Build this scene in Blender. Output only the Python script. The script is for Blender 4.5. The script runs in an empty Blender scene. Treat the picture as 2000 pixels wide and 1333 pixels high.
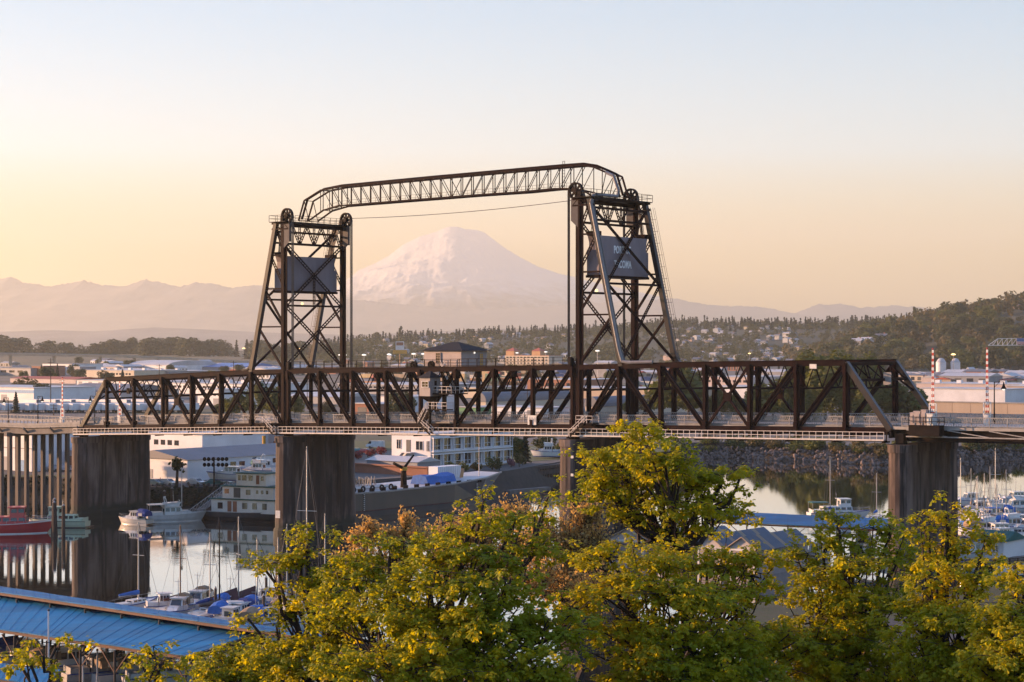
import bpy, bmesh, math, random
import numpy as np
from mathutils import Vector, Matrix

random.seed(7)
rng = np.random.default_rng(7)
SC = bpy.context.scene
COL = SC.collection

# ------------------------------------------------------------------ camera
F = 3700.0      # focal length in pixels of the 2000 px wide photograph
HR = 672.0      # row of the eye-level horizon
H = 34.0        # eye height above the water (z = 0)
cam_d = bpy.data.cameras.new('camera')
cam = bpy.data.objects.new('camera', cam_d)
COL.objects.link(cam)
cam.location = (0, 0, H)
cam.rotation_euler = (math.radians(90), 0, 0)
cam_d.sensor_fit = 'HORIZONTAL'
cam_d.sensor_width = 36.0
cam_d.lens = F / 2000 * 36.0
cam_d.shift_y = (HR - 666.5) / 2000
cam_d.clip_start = 0.5
cam_d.clip_end = 80000
SC.camera = cam

# ------------------------------------------------------------------ sky, sun, exposure
SUN_AZ = math.radians(-74)      # left of the view direction
SUN_EL = math.radians(10.0)
sun_dir = Vector((math.sin(SUN_AZ) * math.cos(SUN_EL), math.cos(SUN_AZ) * math.cos(SUN_EL), math.sin(SUN_EL)))
world = bpy.data.worlds.new('World')
SC.world = world
world.use_nodes = True
nt = world.node_tree
nt.nodes.clear()
w_out = nt.nodes.new('ShaderNodeOutputWorld')
w_bg = nt.nodes.new('ShaderNodeBackground')
w_sky = nt.nodes.new('ShaderNodeTexSky')
w_sky.sky_type = 'NISHITA'
w_sky.sun_disc = False
w_sky.sun_elevation = SUN_EL
w_sky.sun_rotation = SUN_AZ
w_sky.altitude = 30
w_sky.air_density = 1.0
w_sky.dust_density = 1.0
w_sky.ozone_density = 3.0
w_bg.inputs['Strength'].default_value = 0.138
w_gam = nt.nodes.new('ShaderNodeGamma'); w_gam.inputs['Gamma'].default_value = 0.52
w_tint = nt.nodes.new('ShaderNodeMix'); w_tint.data_type = 'RGBA'; w_tint.blend_type = 'MULTIPLY'
w_tint.inputs[0].default_value = 1.0
w_tc = nt.nodes.new('ShaderNodeTexCoord'); w_sep = nt.nodes.new('ShaderNodeSeparateXYZ'); w_rmp = nt.nodes.new('ShaderNodeValToRGB')
nt.links.new(w_tc.outputs['Generated'], w_sep.inputs[0]); nt.links.new(w_sep.outputs['Z'], w_rmp.inputs['Fac'])
w_e = w_rmp.color_ramp.elements      # warm dawn band at the horizon, blue overhead
w_e[0].position = 0.0; w_e[0].color = (1.32, 0.74, 0.12, 1)
w_e[1].position = 0.17; w_e[1].color = (0.80, 1.00, 1.15, 1)
for w_p, w_c in ((0.045, (1.30, 0.87, 0.28, 1)), (0.10, (1.15, 1.21, 1.25, 1)), (0.55, (0.72, 0.93, 1.38, 1))):
    w_e.new(w_p).color = w_c
nt.links.new(w_rmp.outputs[0], w_tint.inputs[7])
nt.links.new(w_sky.outputs[0], w_gam.inputs['Color'])
nt.links.new(w_gam.outputs[0], w_tint.inputs[6])
nt.links.new(w_tint.outputs[2], w_bg.inputs['Color'])
nt.links.new(w_bg.outputs[0], w_out.inputs['Surface'])

sun_l = bpy.data.lights.new('sun', 'SUN')
sun_l.energy = 4.1
sun_l.angle = math.radians(0.6)
sun_l.color = (1.0, 0.58, 0.33)
sun = bpy.data.objects.new('sun', sun_l)
COL.objects.link(sun)
sun.rotation_euler = sun_dir.to_track_quat('Z', 'Y').to_euler()
sun.location = (-200, 60, 120)

SC.view_settings.view_transform = 'Standard'
SC.view_settings.look = 'None'
SC.view_settings.gamma = 1.0
SC.view_settings.use_curve_mapping = False
SC.view_settings.exposure = 1.9
SC.cycles.use_denoising = True
SC.cycles.max_bounces = 5
SC.cycles.volume_bounces = 0
SC.cycles.caustics_reflective = False
SC.cycles.caustics_refractive = False

# ------------------------------------------------------------------ helpers
def at(x, row, Y):
    """photo column/row at a distance Y -> world point"""
    return Vector(((x - 1000) / F * Y, Y, H - (row - HR) / F * Y))

def gy(row, z=0.0):
    return (H - z) * F / (row - HR)

def gp(x, row, z=0.0):
    """photo column/row on the level z -> world point"""
    Y = gy(row, z)
    return Vector(((x - 1000) / F * Y, Y, z))

def wloc(o):
    v = Vector((0, 0, 0))
    while o is not None:
        v += o.location
        o = o.parent
    return v

def tag(o, label=None, cat=None, group=None, kind=None):
    if label: o['label'] = label
    if cat: o['category'] = cat
    if group: o['group'] = group
    if kind: o['kind'] = kind
    return o

def empty(name, loc=(0, 0, 0), rz=0, label=None, cat=None, group=None):
    o = bpy.data.objects.new(name, None)
    COL.objects.link(o)
    o.location = loc
    o.rotation_euler = (0, 0, rz)
    o.empty_display_size = 0.5
    return tag(o, label, cat, group)

def copy_tree(o, parent=None):
    c = o.copy()
    COL.objects.link(c)
    if parent is not None:
        c.parent = parent
    for ch in o.children:
        copy_tree(ch, c)
    return c

def add_mesh(name, V, Fa, mats, parent=None, smooth=False, mi=None):
    me = bpy.data.meshes.new(name)
    me.from_pydata([tuple(v) for v in V], [], Fa)
    for m in (mats if isinstance(mats, (list, tuple)) else [mats]):
        me.materials.append(m)
    if mi is not None:
        me.polygons.foreach_set('material_index', mi)
    if smooth:
        me.polygons.foreach_set('use_smooth', [True] * len(me.polygons))
    me.update()
    o = bpy.data.objects.new(name, me)
    COL.objects.link(o)
    if parent is not None:
        o.parent = parent
    return o

def np_mesh(name, V, T, mats, parent=None, mi=None, smooth=False):
    """big triangle / quad soup from arrays"""
    k = T.shape[1]
    me = bpy.data.meshes.new(name)
    me.vertices.add(len(V)); me.vertices.foreach_set('co', V.astype(np.float32).ravel())
    me.loops.add(T.size); me.loops.foreach_set('vertex_index', T.astype(np.int32).ravel())
    me.polygons.add(len(T))
    me.polygons.foreach_set('loop_start', np.arange(0, T.size, k, dtype=np.int32))
    me.polygons.foreach_set('loop_total', np.full(len(T), k, dtype=np.int32))
    for m in (mats if isinstance(mats, (list, tuple)) else [mats]):
        me.materials.append(m)
    if mi is not None:
        me.polygons.foreach_set('material_index', mi.astype(np.int32))
    if smooth:
        me.polygons.foreach_set('use_smooth', np.ones(len(T), dtype=bool))
    me.update(calc_edges=True)
    o = bpy.data.objects.new(name, me)
    COL.objects.link(o)
    if parent is not None:
        o.parent = parent
    return o

class MB:
    def __init__(self):
        self.v = []; self.f = []; self.mi = []; self.m = 0
    def add(self, vs, fs):
        n = len(self.v)
        self.v.extend(Vector(p) for p in vs)
        for f in fs:
            self.f.append([i + n for i in f]); self.mi.append(self.m)
        return self
    def poly(self, pts):
        return self.add(pts, [list(range(len(pts)))])
    def box(self, c, s, rz=0.0, rx=0.0, ry=0.0):
        M = Matrix.Rotation(rz, 3, 'Z') @ Matrix.Rotation(ry, 3, 'Y') @ Matrix.Rotation(rx, 3, 'X')
        c = Vector(c)
        vs = [c + M @ Vector((sx * s[0] / 2, sy * s[1] / 2, sz * s[2] / 2)) for sz in (-1, 1) for sy in (-1, 1) for sx in (-1, 1)]
        return self.hexa(vs)
    def hexa(self, vs):
        return self.add(vs, [[0, 2, 3, 1], [4, 5, 7, 6], [0, 1, 5, 4], [2, 6, 7, 3], [0, 4, 6, 2], [1, 3, 7, 5]])
    def beam(self, p, q, w, h=None, up=(0, 0, 1)):
        p = Vector(p); q = Vector(q); h = h or w
        d = (q - p).normalized(); up = Vector(up)
        a = d.cross(up)
        if a.length < 1e-3:
            a = d.cross(Vector((0.784, -0.621, 0)))
        a.normalize(); b = a.cross(d).normalized()
        a *= w / 2; b *= h / 2
        return self.hexa([p - a - b, p + a - b, p - a + b, p + a + b, q - a - b, q + a - b, q - a + b, q + a + b])
    def tube(self, p, q, r, r2=None, n=6, caps=True):
        p = Vector(p); q = Vector(q); r2 = r if r2 is None else r2
        d = (q - p).normalized()
        a = d.cross(Vector((0, 0, 1)))
        if a.length < 1e-3:
            a = Vector((1, 0, 0))
        a.normalize(); b = a.cross(d)
        A = [a * math.cos(2 * math.pi * i / n) + b * math.sin(2 * math.pi * i / n) for i in range(n)]
        vs = [p + k * r for k in A] + [q + k * r2 for k in A]
        fs = [[i, (i + 1) % n, n + (i + 1) % n, n + i] for i in range(n)]
        if caps:
            fs += [list(range(n))[::-1], list(range(n, 2 * n))]
        return self.add(vs, fs)
    def path(self, pts, r, n=6):
        for a, b in zip(pts[:-1], pts[1:]):
            self.tube(a, b, r, n=n)
        return self
    def prism(self, pts, z0, z1):
        n = len(pts)
        vs = [(x, y, z0) for x, y in pts] + [(x, y, z1) for x, y in pts]
        fs = [[i, (i + 1) % n, n + (i + 1) % n, n + i] for i in range(n)] + [list(range(n))[::-1], list(range(n, 2 * n))]
        return self.add(vs, fs)
    def loft(self, rings, cap=True, closed=True):
        n = len(rings[0]); vs = [p for r in rings for p in r]; fs = []
        for k in range(len(rings) - 1):
            for i in range(n if closed else n - 1):
                j = (i + 1) % n
                fs.append([k * n + i, k * n + j, (k + 1) * n + j, (k + 1) * n + i])
        if cap:
            fs.append(list(range(n))[::-1]); fs.append(list(range((len(rings) - 1) * n, len(rings) * n)))
        return self.add(vs, fs)
    def sphere(self, c, r, n=8, m=5, sz=1.0):
        c = Vector(c)
        rings = []
        for k in range(m + 1):
            ph = math.pi * k / m
            rr = max(math.sin(ph), 0.02) * r
            rings.append([c + Vector((rr * math.cos(2 * math.pi * i / n), rr * math.sin(2 * math.pi * i / n), -math.cos(ph) * r * sz)) for i in range(n)])
        return self.loft(rings)
    def laced(self, p, q, w, t=0.12, side=None, step=None, rung=0.07):
        """built-up member: two rails with rungs between them"""
        p = Vector(p); q = Vector(q); d = q - p; L = d.length; d.normalize()
        a = Vector(side); a = (a - a.dot(d) * d).normalized() * (w / 2)
        self.beam(p + a, q + a, t, t * 1.6); self.beam(p - a, q - a, t, t * 1.6)
        n = max(2, int(L / (step or w * 1.25)))
        for i in range(1, n):
            c = p + d * (L * i / n)
            self.beam(c + a, c - a, rung, t * 1.3)
        return self
    def build(self, name, mats, parent=None, smooth=False):
        off = wloc(parent) if parent is not None else Vector((0, 0, 0))
        return add_mesh(name, [v - off for v in self.v], self.f, mats, parent, smooth, self.mi)

# ------------------------------------------------------------------ materials
def sk(n, **kw):
    for k, v in kw.items():
        n.inputs[k].default_value = v
    return n

def mat(name, col, rough=0.6, metal=0.0, col2=None, scale=1.5, mixlo=0.35, mixhi=0.65, bump=0.0, bscale=12.0,
        spec=0.5, stretch=(1, 1, 1), detail=5.0, emit=None, coat=0.0, trans=None):
    m = bpy.data.materials.new(name); m.use_nodes = True
    t = m.node_tree; b = t.nodes['Principled BSDF']
    sk(b, Roughness=rough, Metallic=metal)
    b.inputs['Specular IOR Level'].default_value = spec
    if coat: b.inputs['Coat Weight'].default_value = coat
    col2 = col2 or tuple(c * 0.72 for c in col)
    geo = t.nodes.new('ShaderNodeNewGeometry')
    mp = t.nodes.new('ShaderNodeMapping'); mp.inputs['Scale'].default_value = stretch
    t.links.new(geo.outputs['Position'], mp.inputs['Vector'])
    no = t.nodes.new('ShaderNodeTexNoise'); sk(no, Scale=scale, Detail=detail, Roughness=0.6)
    t.links.new(mp.outputs[0], no.inputs['Vector'])
    r = t.nodes.new('ShaderNodeValToRGB')
    r.color_ramp.elements[0].position = mixlo; r.color_ramp.elements[0].color = (*col, 1)
    r.color_ramp.elements[1].position = mixhi; r.color_ramp.elements[1].color = (*col2, 1)
    t.links.new(no.outputs['Fac'], r.inputs['Fac'])
    t.links.new(r.outputs[0], b.inputs['Base Color'])
    if bump:
        n2 = t.nodes.new('ShaderNodeTexNoise'); sk(n2, Scale=bscale, Detail=4.0)
        t.links.new(mp.outputs[0], n2.inputs['Vector'])
        bp_ = t.nodes.new('ShaderNodeBump'); sk(bp_, Strength=bump, Distance=0.05)
        t.links.new(n2.outputs['Fac'], bp_.inputs['Height'])
        t.links.new(bp_.outputs[0], b.inputs['Normal'])
    if emit:
        b.inputs['Emission Color'].default_value = (*emit[0], 1); b.inputs['Emission Strength'].default_value = emit[1]
    return m

M = {}
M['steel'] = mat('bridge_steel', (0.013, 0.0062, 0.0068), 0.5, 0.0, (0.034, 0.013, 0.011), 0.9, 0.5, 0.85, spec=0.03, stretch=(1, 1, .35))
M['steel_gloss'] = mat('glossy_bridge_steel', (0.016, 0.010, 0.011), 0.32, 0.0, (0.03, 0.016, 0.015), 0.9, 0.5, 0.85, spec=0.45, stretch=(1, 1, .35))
M['steel_dark'] = mat('dark_steel', (0.012, 0.010, 0.010), 0.5, 0.0, (0.022, 0.015, 0.013), 1.2, spec=.04)
M['rope'] = mat('wire_rope', (0.05, 0.04, 0.036), 0.5, 0.2, (0.08, 0.06, 0.05), 3)
M['cw'] = mat('counterweight_paint', (0.20, 0.165, 0.18), 0.7, 0, (0.16, 0.13, 0.14), 0.5, 0.4, 0.7, stretch=(1, 1, .3), bump=.1)
M['white_paint'] = mat('white_paint', (0.62, 0.60, 0.57), 0.5, 0, (0.48, 0.46, 0.44), 1.5)
M['rail_white'] = mat('railing_paint', (0.55, 0.50, 0.46), 0.5, 0, (0.35, 0.27, 0.22), 2.5, .5, .75)
M['rail_grey'] = mat('railing_grey', (0.30, 0.29, 0.28), 0.5, 0, (0.2, 0.18, 0.17), 2.5)
M['concrete'] = mat('concrete', (0.19, 0.165, 0.145), 0.85, 0, (0.11, 0.095, 0.085), 0.35, .35, .7, bump=.35, bscale=4, stretch=(1, 1, .35))
M['conc_dark'] = mat('stained_concrete', (0.085, 0.062, 0.052), 0.85, 0, (0.016, 0.011, 0.010), 0.28, .38, .60, bump=.5, bscale=3, stretch=(1, 1, .22), detail=9)
def pier_mat():
    m = mat('stained_pier_concrete', (0.19, 0.14, 0.125), 0.85, 0, (0.045, 0.026, 0.020), 0.20, .42, .56, bump=.6, bscale=2.5, stretch=(1, 1, .25), detail=10)
    t = m.node_tree; b = t.nodes['Principled BSDF']
    geo = t.nodes.new('ShaderNodeNewGeometry'); sx = t.nodes.new('ShaderNodeSeparateXYZ'); t.links.new(geo.outputs['Position'], sx.inputs[0])
    mp = t.nodes.new('ShaderNodeMapping'); mp.inputs['Scale'].default_value = (1, 1, .06); t.links.new(geo.outputs['Position'], mp.inputs['Vector'])
    n = t.nodes.new('ShaderNodeTexNoise'); sk(n, Scale=1.1, Detail=6.0, Roughness=.7); t.links.new(mp.outputs[0], n.inputs['Vector'])
    r1 = t.nodes.new('ShaderNodeMapRange'); sk(r1, **{'From Min': .47, 'From Max': .60}); t.links.new(n.outputs['Fac'], r1.inputs['Value'])
    m1 = t.nodes.new('ShaderNodeMix'); m1.data_type = 'RGBA'; m1.inputs[7].default_value = (.014, .010, .009, 1)
    src = b.inputs['Base Color'].links[0].from_socket
    t.links.new(r1.outputs[0], m1.inputs[0]); t.links.new(src, m1.inputs[6])
    # tide band with weed, uneven upper edge
    n2 = t.nodes.new('ShaderNodeTexNoise'); sk(n2, Scale=.8, Detail=4.0); t.links.new(geo.outputs['Position'], n2.inputs['Vector'])
    ad = t.nodes.new('ShaderNodeMath'); ad.operation = 'MULTIPLY_ADD'; ad.inputs[1].default_value = 2.4; t.links.new(n2.outputs['Fac'], ad.inputs[0]); t.links.new(sx.outputs['Z'], ad.inputs[2])
    r2 = t.nodes.new('ShaderNodeMapRange'); sk(r2, **{'From Min': 3.3, 'From Max': 4.4, 'To Min': 1.0, 'To Max': 0.0}); t.links.new(ad.outputs[0], r2.inputs['Value'])
    m2 = t.nodes.new('ShaderNodeMix'); m2.data_type = 'RGBA'; m2.inputs[7].default_value = (.022, .022, .014, 1)
    t.links.new(r2.outputs[0], m2.inputs[0]); t.links.new(m1.outputs[2], m2.inputs[6]); t.links.new(m2.outputs[2], b.inputs['Base Color'])
    return m
M['conc_dark'] = pier_mat()
M['column'] = mat('column_concrete', (0.14, 0.115, 0.10), 0.85, 0, (0.07, 0.055, 0.048), 0.4, .4, .65, bump=.3, stretch=(1, 1, .15))
M['conc_light'] = mat('concrete_light', (0.34, 0.31, 0.28), 0.85, 0, (0.24, 0.22, 0.2), 0.6, bump=.2)
M['asphalt'] = mat('asphalt', (0.055, 0.053, 0.055), 0.9, 0, (0.04, 0.04, 0.042), 0.4)
M['roof_dark'] = mat('roof_shingle', (0.016, 0.015, 0.018), 0.8, 0, (0.024, 0.022, 0.024), 3, bump=.3, spec=.2)
M['siding'] = mat('beige_siding', (0.37, 0.30, 0.28), 0.7, 0, (0.32, 0.26, 0.24), 1)
M['cabin'] = mat('cabin_paint', (0.30, 0.26, 0.25), 0.6, 0, (0.25, 0.21, 0.20), 1.5)
M['glass'] = mat('window_glass', (0.02, 0.022, 0.026), 0.08, 0, (0.03, 0.03, 0.035), 1, spec=.8)
M['lamp_on'] = mat('lit_lamp', (0.9, 0.6, 0.3), 0.5, emit=((1.0, 0.62, 0.22), .8))
M['lamp_white'] = mat('lit_lamp_white', (0.9, 0.9, 0.85), 0.5, emit=((1.0, 0.93, 0.8), .3))
M['yellow'] = mat('yellow_paint_and_reflection', (0.6, 0.30, 0.03), 0.5)  # real yellow paint, and the reflection coloured into one machinery house pane
M['red'] = mat('red_paint', (0.42, 0.03, 0.03), 0.4, col2=(0.34, 0.025, 0.03))
# ------------------------------------------------------------------ noise
def vnoise(x, y, seed=0):
    xi = np.floor(x).astype(np.int64); yi = np.floor(y).astype(np.int64)
    fx = x - xi; fy = y - yi
    fx = fx * fx * (3 - 2 * fx); fy = fy * fy * (3 - 2 * fy)
    def h(a, b):
        n = (a * 374761393 + b * 668265263 + seed * 1442695041) & 0x7fffffff
        n = ((n ^ (n >> 13)) * 1274126177) & 0x7fffffff
        return ((n ^ (n >> 16)) & 0xffff) / 65535.0
    return (h(xi, yi) * (1 - fx) + h(xi + 1, yi) * fx) * (1 - fy) + (h(xi, yi + 1) * (1 - fx) + h(xi + 1, yi + 1) * fx) * fy

def fbm(x, y, seed=0, octv=5, ridged=False):
    s = np.zeros_like(x, dtype=float); a = 0.5; f = 1.0
    for k in range(octv):
        n = vnoise(x * f, y * f, seed + k)
        if ridged: n = 1 - np.abs(2 * n - 1)
        s += a * n; a *= 0.5; f *= 2.03
    return s

def grid_mesh(name, P, mats, parent=None, smooth=True):
    nv, nu = P.shape[:2]
    idx = np.arange(nv * nu).reshape(nv, nu)
    Q = np.stack([idx[:-1, :-1], idx[:-1, 1:], idx[1:, 1:], idx[1:, :-1]], -1).reshape(-1, 4)
    return np_mesh(name, P.reshape(-1, 3), Q, mats, parent, smooth=smooth)

LAND = 4.5
# ------------------------------------------------------------------ water
def water_material():
    m = bpy.data.materials.new('harbour_water'); m.use_nodes = True
    t = m.node_tree; b = t.nodes['Principled BSDF']
    sk(b, **{'Base Color': (0.010, 0.014, 0.014, 1), 'Roughness': 0.03, 'IOR': 2.9})
    b.inputs['Specular IOR Level'].default_value = 0.5
    geo = t.nodes.new('ShaderNodeNewGeometry')
    mp = t.nodes.new('ShaderNodeMapping'); mp.inputs['Scale'].default_value = (0.35, 1.0, 1)
    t.links.new(geo.outputs['Position'], mp.inputs['Vector'])
    n1 = t.nodes.new('ShaderNodeTexNoise'); sk(n1, Scale=0.9, Detail=3.0, Roughness=0.5)
    n2 = t.nodes.new('ShaderNodeTexNoise'); sk(n2, Scale=0.014, Detail=2.0)
    t.links.new(mp.outputs[0], n1.inputs['Vector'])
    mp2 = t.nodes.new('ShaderNodeMapping'); mp2.inputs['Scale'].default_value = (0.5, 1.6, 1)
    t.links.new(geo.outputs['Position'], mp2.inputs['Vector'])
    t.links.new(mp2.outputs[0], n2.inputs['Vector'])
    rp = t.nodes.new('ShaderNodeMapRange'); sk(rp, **{'From Min': 0.58, 'From Max': 0.66, 'To Min': 0.012, 'To Max': 0.10})
    t.links.new(n2.outputs['Fac'], rp.inputs['Value'])
    bu = t.nodes.new('ShaderNodeBump'); sk(bu, Distance=0.25)
    t.links.new(rp.outputs[0], bu.inputs['Strength'])
    t.links.new(n1.outputs['Fac'], bu.inputs['Height'])
    t.links.new(bu.outputs[0], b.inputs['Normal'])
    sk(b, **{'Coat Weight': 1.0, 'Coat Roughness': 0.03, 'Coat IOR': 2.9}); t.links.new(bu.outputs[0], b.inputs['Coat Normal'])
    return m
M['water'] = water_material()
wt = add_mesh('water', [(-1200, 40, 0), (1200, 40, 0), (1200, 900, 0), (-1200, 900, 0)], [[0, 1, 2, 3]], M['water'])
tag(wt, 'calm dark harbour water mirroring the sky and piers', 'water', kind='structure')

# ------------------------------------------------------------------ far bank and tide flats
def ground_mat(name, a, b_, c, s1, s2):
    m = mat(name, a, 0.95, 0, b_, s1, .4, .6, bump=.3, bscale=.8)
    t = m.node_tree; b = t.nodes['Principled BSDF']
    geo = t.nodes.new('ShaderNodeNewGeometry')
    n = t.nodes.new('ShaderNodeTexNoise'); sk(n, Scale=s2, Detail=3.0)
    t.links.new(geo.outputs['Position'], n.inputs['Vector'])
    mr = t.nodes.new('ShaderNodeMapRange'); sk(mr, **{'From Min': .52, 'From Max': .58})
    t.links.new(n.outputs['Fac'], mr.inputs['Value'])
    mx = t.nodes.new('ShaderNodeMix'); mx.data_type = 'RGBA'
    src = b.inputs['Base Color'].links[0].from_socket
    t.links.new(mr.outputs[0], mx.inputs[0]); t.links.new(src, mx.inputs[6])
    mx.inputs[7].default_value = (*c, 1)
    t.links.new(mx.outputs[2], b.inputs['Base Color'])
    return m
M['flats'] = ground_mat('tide_flats_ground', (0.10, 0.09, 0.085), (0.075, 0.07, 0.068), (0.05, 0.055, 0.028), 0.05, 0.012)
M['bank'] = mat('bank_earth', (0.045, 0.036, 0.030), 0.95, 0, (0.025, 0.022, 0.018), 0.5, bump=.6, bscale=2)
shore_px = [(-700, 972), (0, 976), (140, 980), (250, 1000), (500, 1000), (690, 985), (990, 962), (1110, 938), (1340, 897), (1440, 896), (1600, 902), (1730, 909), (1870, 905), (2000, 898), (2900, 880)]
shore = [gp(x, r, 0) for x, r in shore_px]
def dense(pts, step):
    out = []
    for a, b in zip(pts[:-1], pts[1:]):
        n = max(1, int((b - a).length / step))
        out += [a.lerp(b, i / n) for i in range(n)]
    return out + [pts[-1]]
shore_d = dense(shore, 6.0)
rows = []
for dy, z in ((-1.5, -1.5), (0.0, 0.0), (3.0, 2.2), (6.5, LAND)):
    rows.append([(p.x + (random.uniform(-.8, .8) if 0 < z < LAND else 0), p.y + dy + (random.uniform(-.7, .7) if 0 < z < LAND else 0), z) for p in shore_d])
bank = grid_mesh('river_bank', np.array(rows), M['bank'])
tag(bank, 'dark earth bank of the waterway behind the bridge', 'bank', kind='structure')
top = rows[-1]
far = [(max(-8600, min(8600, p[0] * 32000 / p[1])), 32000, LAND) for p in top]
mid = [(p[0] * 2.2, p[1] * 2.2, LAND) for p in top]
mid2 = [(p[0] * 6, p[1] * 6, LAND) for p in top]
gl = grid_mesh('ground', np.array([top, mid, mid2, far]), M['flats'], smooth=False)
tag(gl, 'flat industrial ground stretching to the hills', 'ground', kind='structure')

# near bluff under the camera and the foreground trees
M['bluff'] = mat('bluff_soil', (0.05, 0.045, 0.025), 0.95, 0, (0.035, 0.05, 0.015), 0.6, bump=.6, bscale=3)
bx_ = np.linspace(-140, 150, 60)
prof_b = [(-12, 31.5), (4, 31.0), (14, 26.5), (30, 19), (50, 11), (70, 6.0), (92, 3.4), (118, 3.0), (123, 1.0), (126, -1.5)]
Pb = np.zeros((len(prof_b), 60, 3))
for i, (y, z) in enumerate(prof_b):
    Pb[i, :, 0] = bx_
    Pb[i, :, 1] = y + (6 * np.sin(bx_ * .05) + 5 * np.sin(bx_ * .017 + 1)) * (i > 3)
    Pb[i, :, 2] = z + (fbm(bx_ * .2, bx_ * 0 + y * .2, 5) - .5) * (1.2 if 1 < i < 6 else 0.0)
tag(grid_mesh('bluff', Pb, M['bluff']), 'steep wooded bluff falling to the marina', 'ground', kind='structure')

# ------------------------------------------------------------------ hills
def lerp_tab(tab, x):
    xs, ys = zip(*tab)
    return np.interp(x, xs, ys)
skyA = [(-600, 693), (560, 690), (640, 680), (690, 673), (780, 668), (850, 664), (1000, 660), (1150, 652), (1300, 642), (1450, 640), (1550, 641), (1700, 636), (1900, 630), (2300, 630)]
skyB = [(1380, 750), (1500, 730), (1580, 705), (1640, 680), (1700, 655), (1750, 640), (1850, 618), (1950, 602), (2000, 597), (2300, 592)]
def hill_z(X, Y):
    X = np.asarray(X, float); Y = np.asarray(Y, float)
    colA = 1000 + F * X / np.maximum(Y, 1)
    zA = H - (lerp_tab(skyA, colA) - HR) / F * 3600
    tA = np.clip((Y - 2450) / (3600 - 2450), 0, 1); tA = tA * tA * (3 - 2 * tA)
    a = LAND - 1 + (zA - LAND) * tA
    zB = H - (lerp_tab(skyB, colA) - HR) / F * 2600
    tB = np.clip((Y - 1900) / (2600 - 1900), 0, 1); tB = tB * tB * (3 - 2 * tB)
    b = LAND - 1 + np.maximum(zB - LAND, 0) * tB
    n = (fbm(X * .006, Y * .006, 3) - .48) * 16
    return np.maximum(a + n * tA, b + n * .8 * tB)
gu = np.linspace(-600, 2300, 190); gv = np.linspace(1380, 4300, 90)
U, V_ = np.meshgrid(gu, gv)
Xh = (U - 1000) / F * V_
M['hill'] = mat('hillside', (0.045, 0.05, 0.026), 0.95, 0, (0.07, 0.06, 0.035), 0.012, bump=.3, bscale=.1)
tag(grid_mesh('hills', np.stack([Xh, V_, hill_z(Xh, V_)], -1), M['hill']), 'low wooded hills behind the tide flats', 'hill', kind='structure')

# ------------------------------------------------------------------ mountains
def mountain(name, tab, Yr, depth, amp, mat_, n_u, n_v, fr, power, base, label, seed, jag=0):
    u = np.linspace(tab[0][0], tab[-1][0], n_u)
    ridge = H - (lerp_tab(tab, u) - HR) / F * Yr
    jg = (fbm(u * .11, u * 0 + seed, seed + 3, 5, True) - .6) * jag
    v = np.concatenate([np.linspace(0, 1, n_v), 1 + np.linspace(.05, .5, 8)])
    U2, V2 = np.meshgrid(u, v)
    X = (U2 - 1000) / F * Yr
    Yv = Yr - depth * (1 - V2)
    vv = np.where(V2 <= 1, V2, 2 - V2)
    rn = fbm(X * fr, Yv * fr * .8, seed, 6, True)
    g = vv ** power
    sm = ridge
    if jag:
        kw = np.hanning(91); kw /= kw.sum(); sm = np.convolve(np.pad(ridge, 45, mode='edge'), kw, mode='valid')
    Z = base + (sm[None, :] - base) * g + (ridge - sm)[None, :] * vv ** 9
    Z += jg[None, :] * np.clip(vv, 0, 1) ** 14
    Z += (rn - .55) * amp * np.clip((1 - vv) * 5, 0.10, 1) * np.clip(vv * 3, 0, 1)
    P = np.stack([X, Yv, Z], -1)
    o = grid_mesh(name, P, mat_)
    return tag(o, label, 'mountain', kind='structure')

def snow_mat():
    m = bpy.data.materials.new('snow_and_rock'); m.use_nodes = True
    t = m.node_tree; b = t.nodes['Principled BSDF']; sk(b, Roughness=0.85)
    geo = t.nodes.new('ShaderNodeNewGeometry')
    sx = t.nodes.new('ShaderNodeSeparateXYZ'); t.links.new(geo.outputs['Position'], sx.inputs[0])
    no = t.nodes.new('ShaderNodeTexNoise'); sk(no, Scale=0.0036, Detail=8.0, Roughness=.65)
    t.links.new(geo.outputs['Position'], no.inputs['Vector'])
    ad = t.nodes.new('ShaderNodeMath'); ad.operation = 'MULTIPLY_ADD'
    t.links.new(no.outputs['Fac'], ad.inputs[0]); ad.inputs[1].default_value = 870; t.links.new(sx.outputs['Z'], ad.inputs[2])
    mr = t.nodes.new('ShaderNodeMapRange'); sk(mr, **{'From Min': 970, 'From Max': 1350})
    t.links.new(ad.outputs[0], mr.inputs['Value'])
    r = t.nodes.new('ShaderNodeMix'); r.data_type = 'RGBA'
    r.inputs[6].default_value = (0.10, 0.095, 0.10, 1); r.inputs[7].default_value = (0.56, 0.54, 0.54, 1)
    t.links.new(mr.outputs[0], r.inputs[0]); t.links.new(r.outputs[2], b.inputs['Base Color'])
    return m
M['snow'] = snow_mat()
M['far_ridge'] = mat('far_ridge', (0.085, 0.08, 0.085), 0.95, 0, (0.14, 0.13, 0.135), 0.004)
tab_r = [(560, 640), (620, 598), (660, 560), (690, 537), (700, 529), (735, 514), (760, 500), (790, 478), (820, 463), (850, 455), (868, 447), (880, 444), (895, 444), (908, 449), (930, 450), (948, 456), (962, 467), (985, 484), (1015, 502), (1050, 520), (1090, 534), (1120, 541), (1160, 552), (1220, 566), (1320, 586), (1420, 612), (1500, 650)]
mountain('snow_mountain', tab_r, 30000, 7600, 300, M['snow'], 420, 170, .00126, 1.25, 20, 'snow covered volcano rising pale above the lift span', 11)
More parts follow.
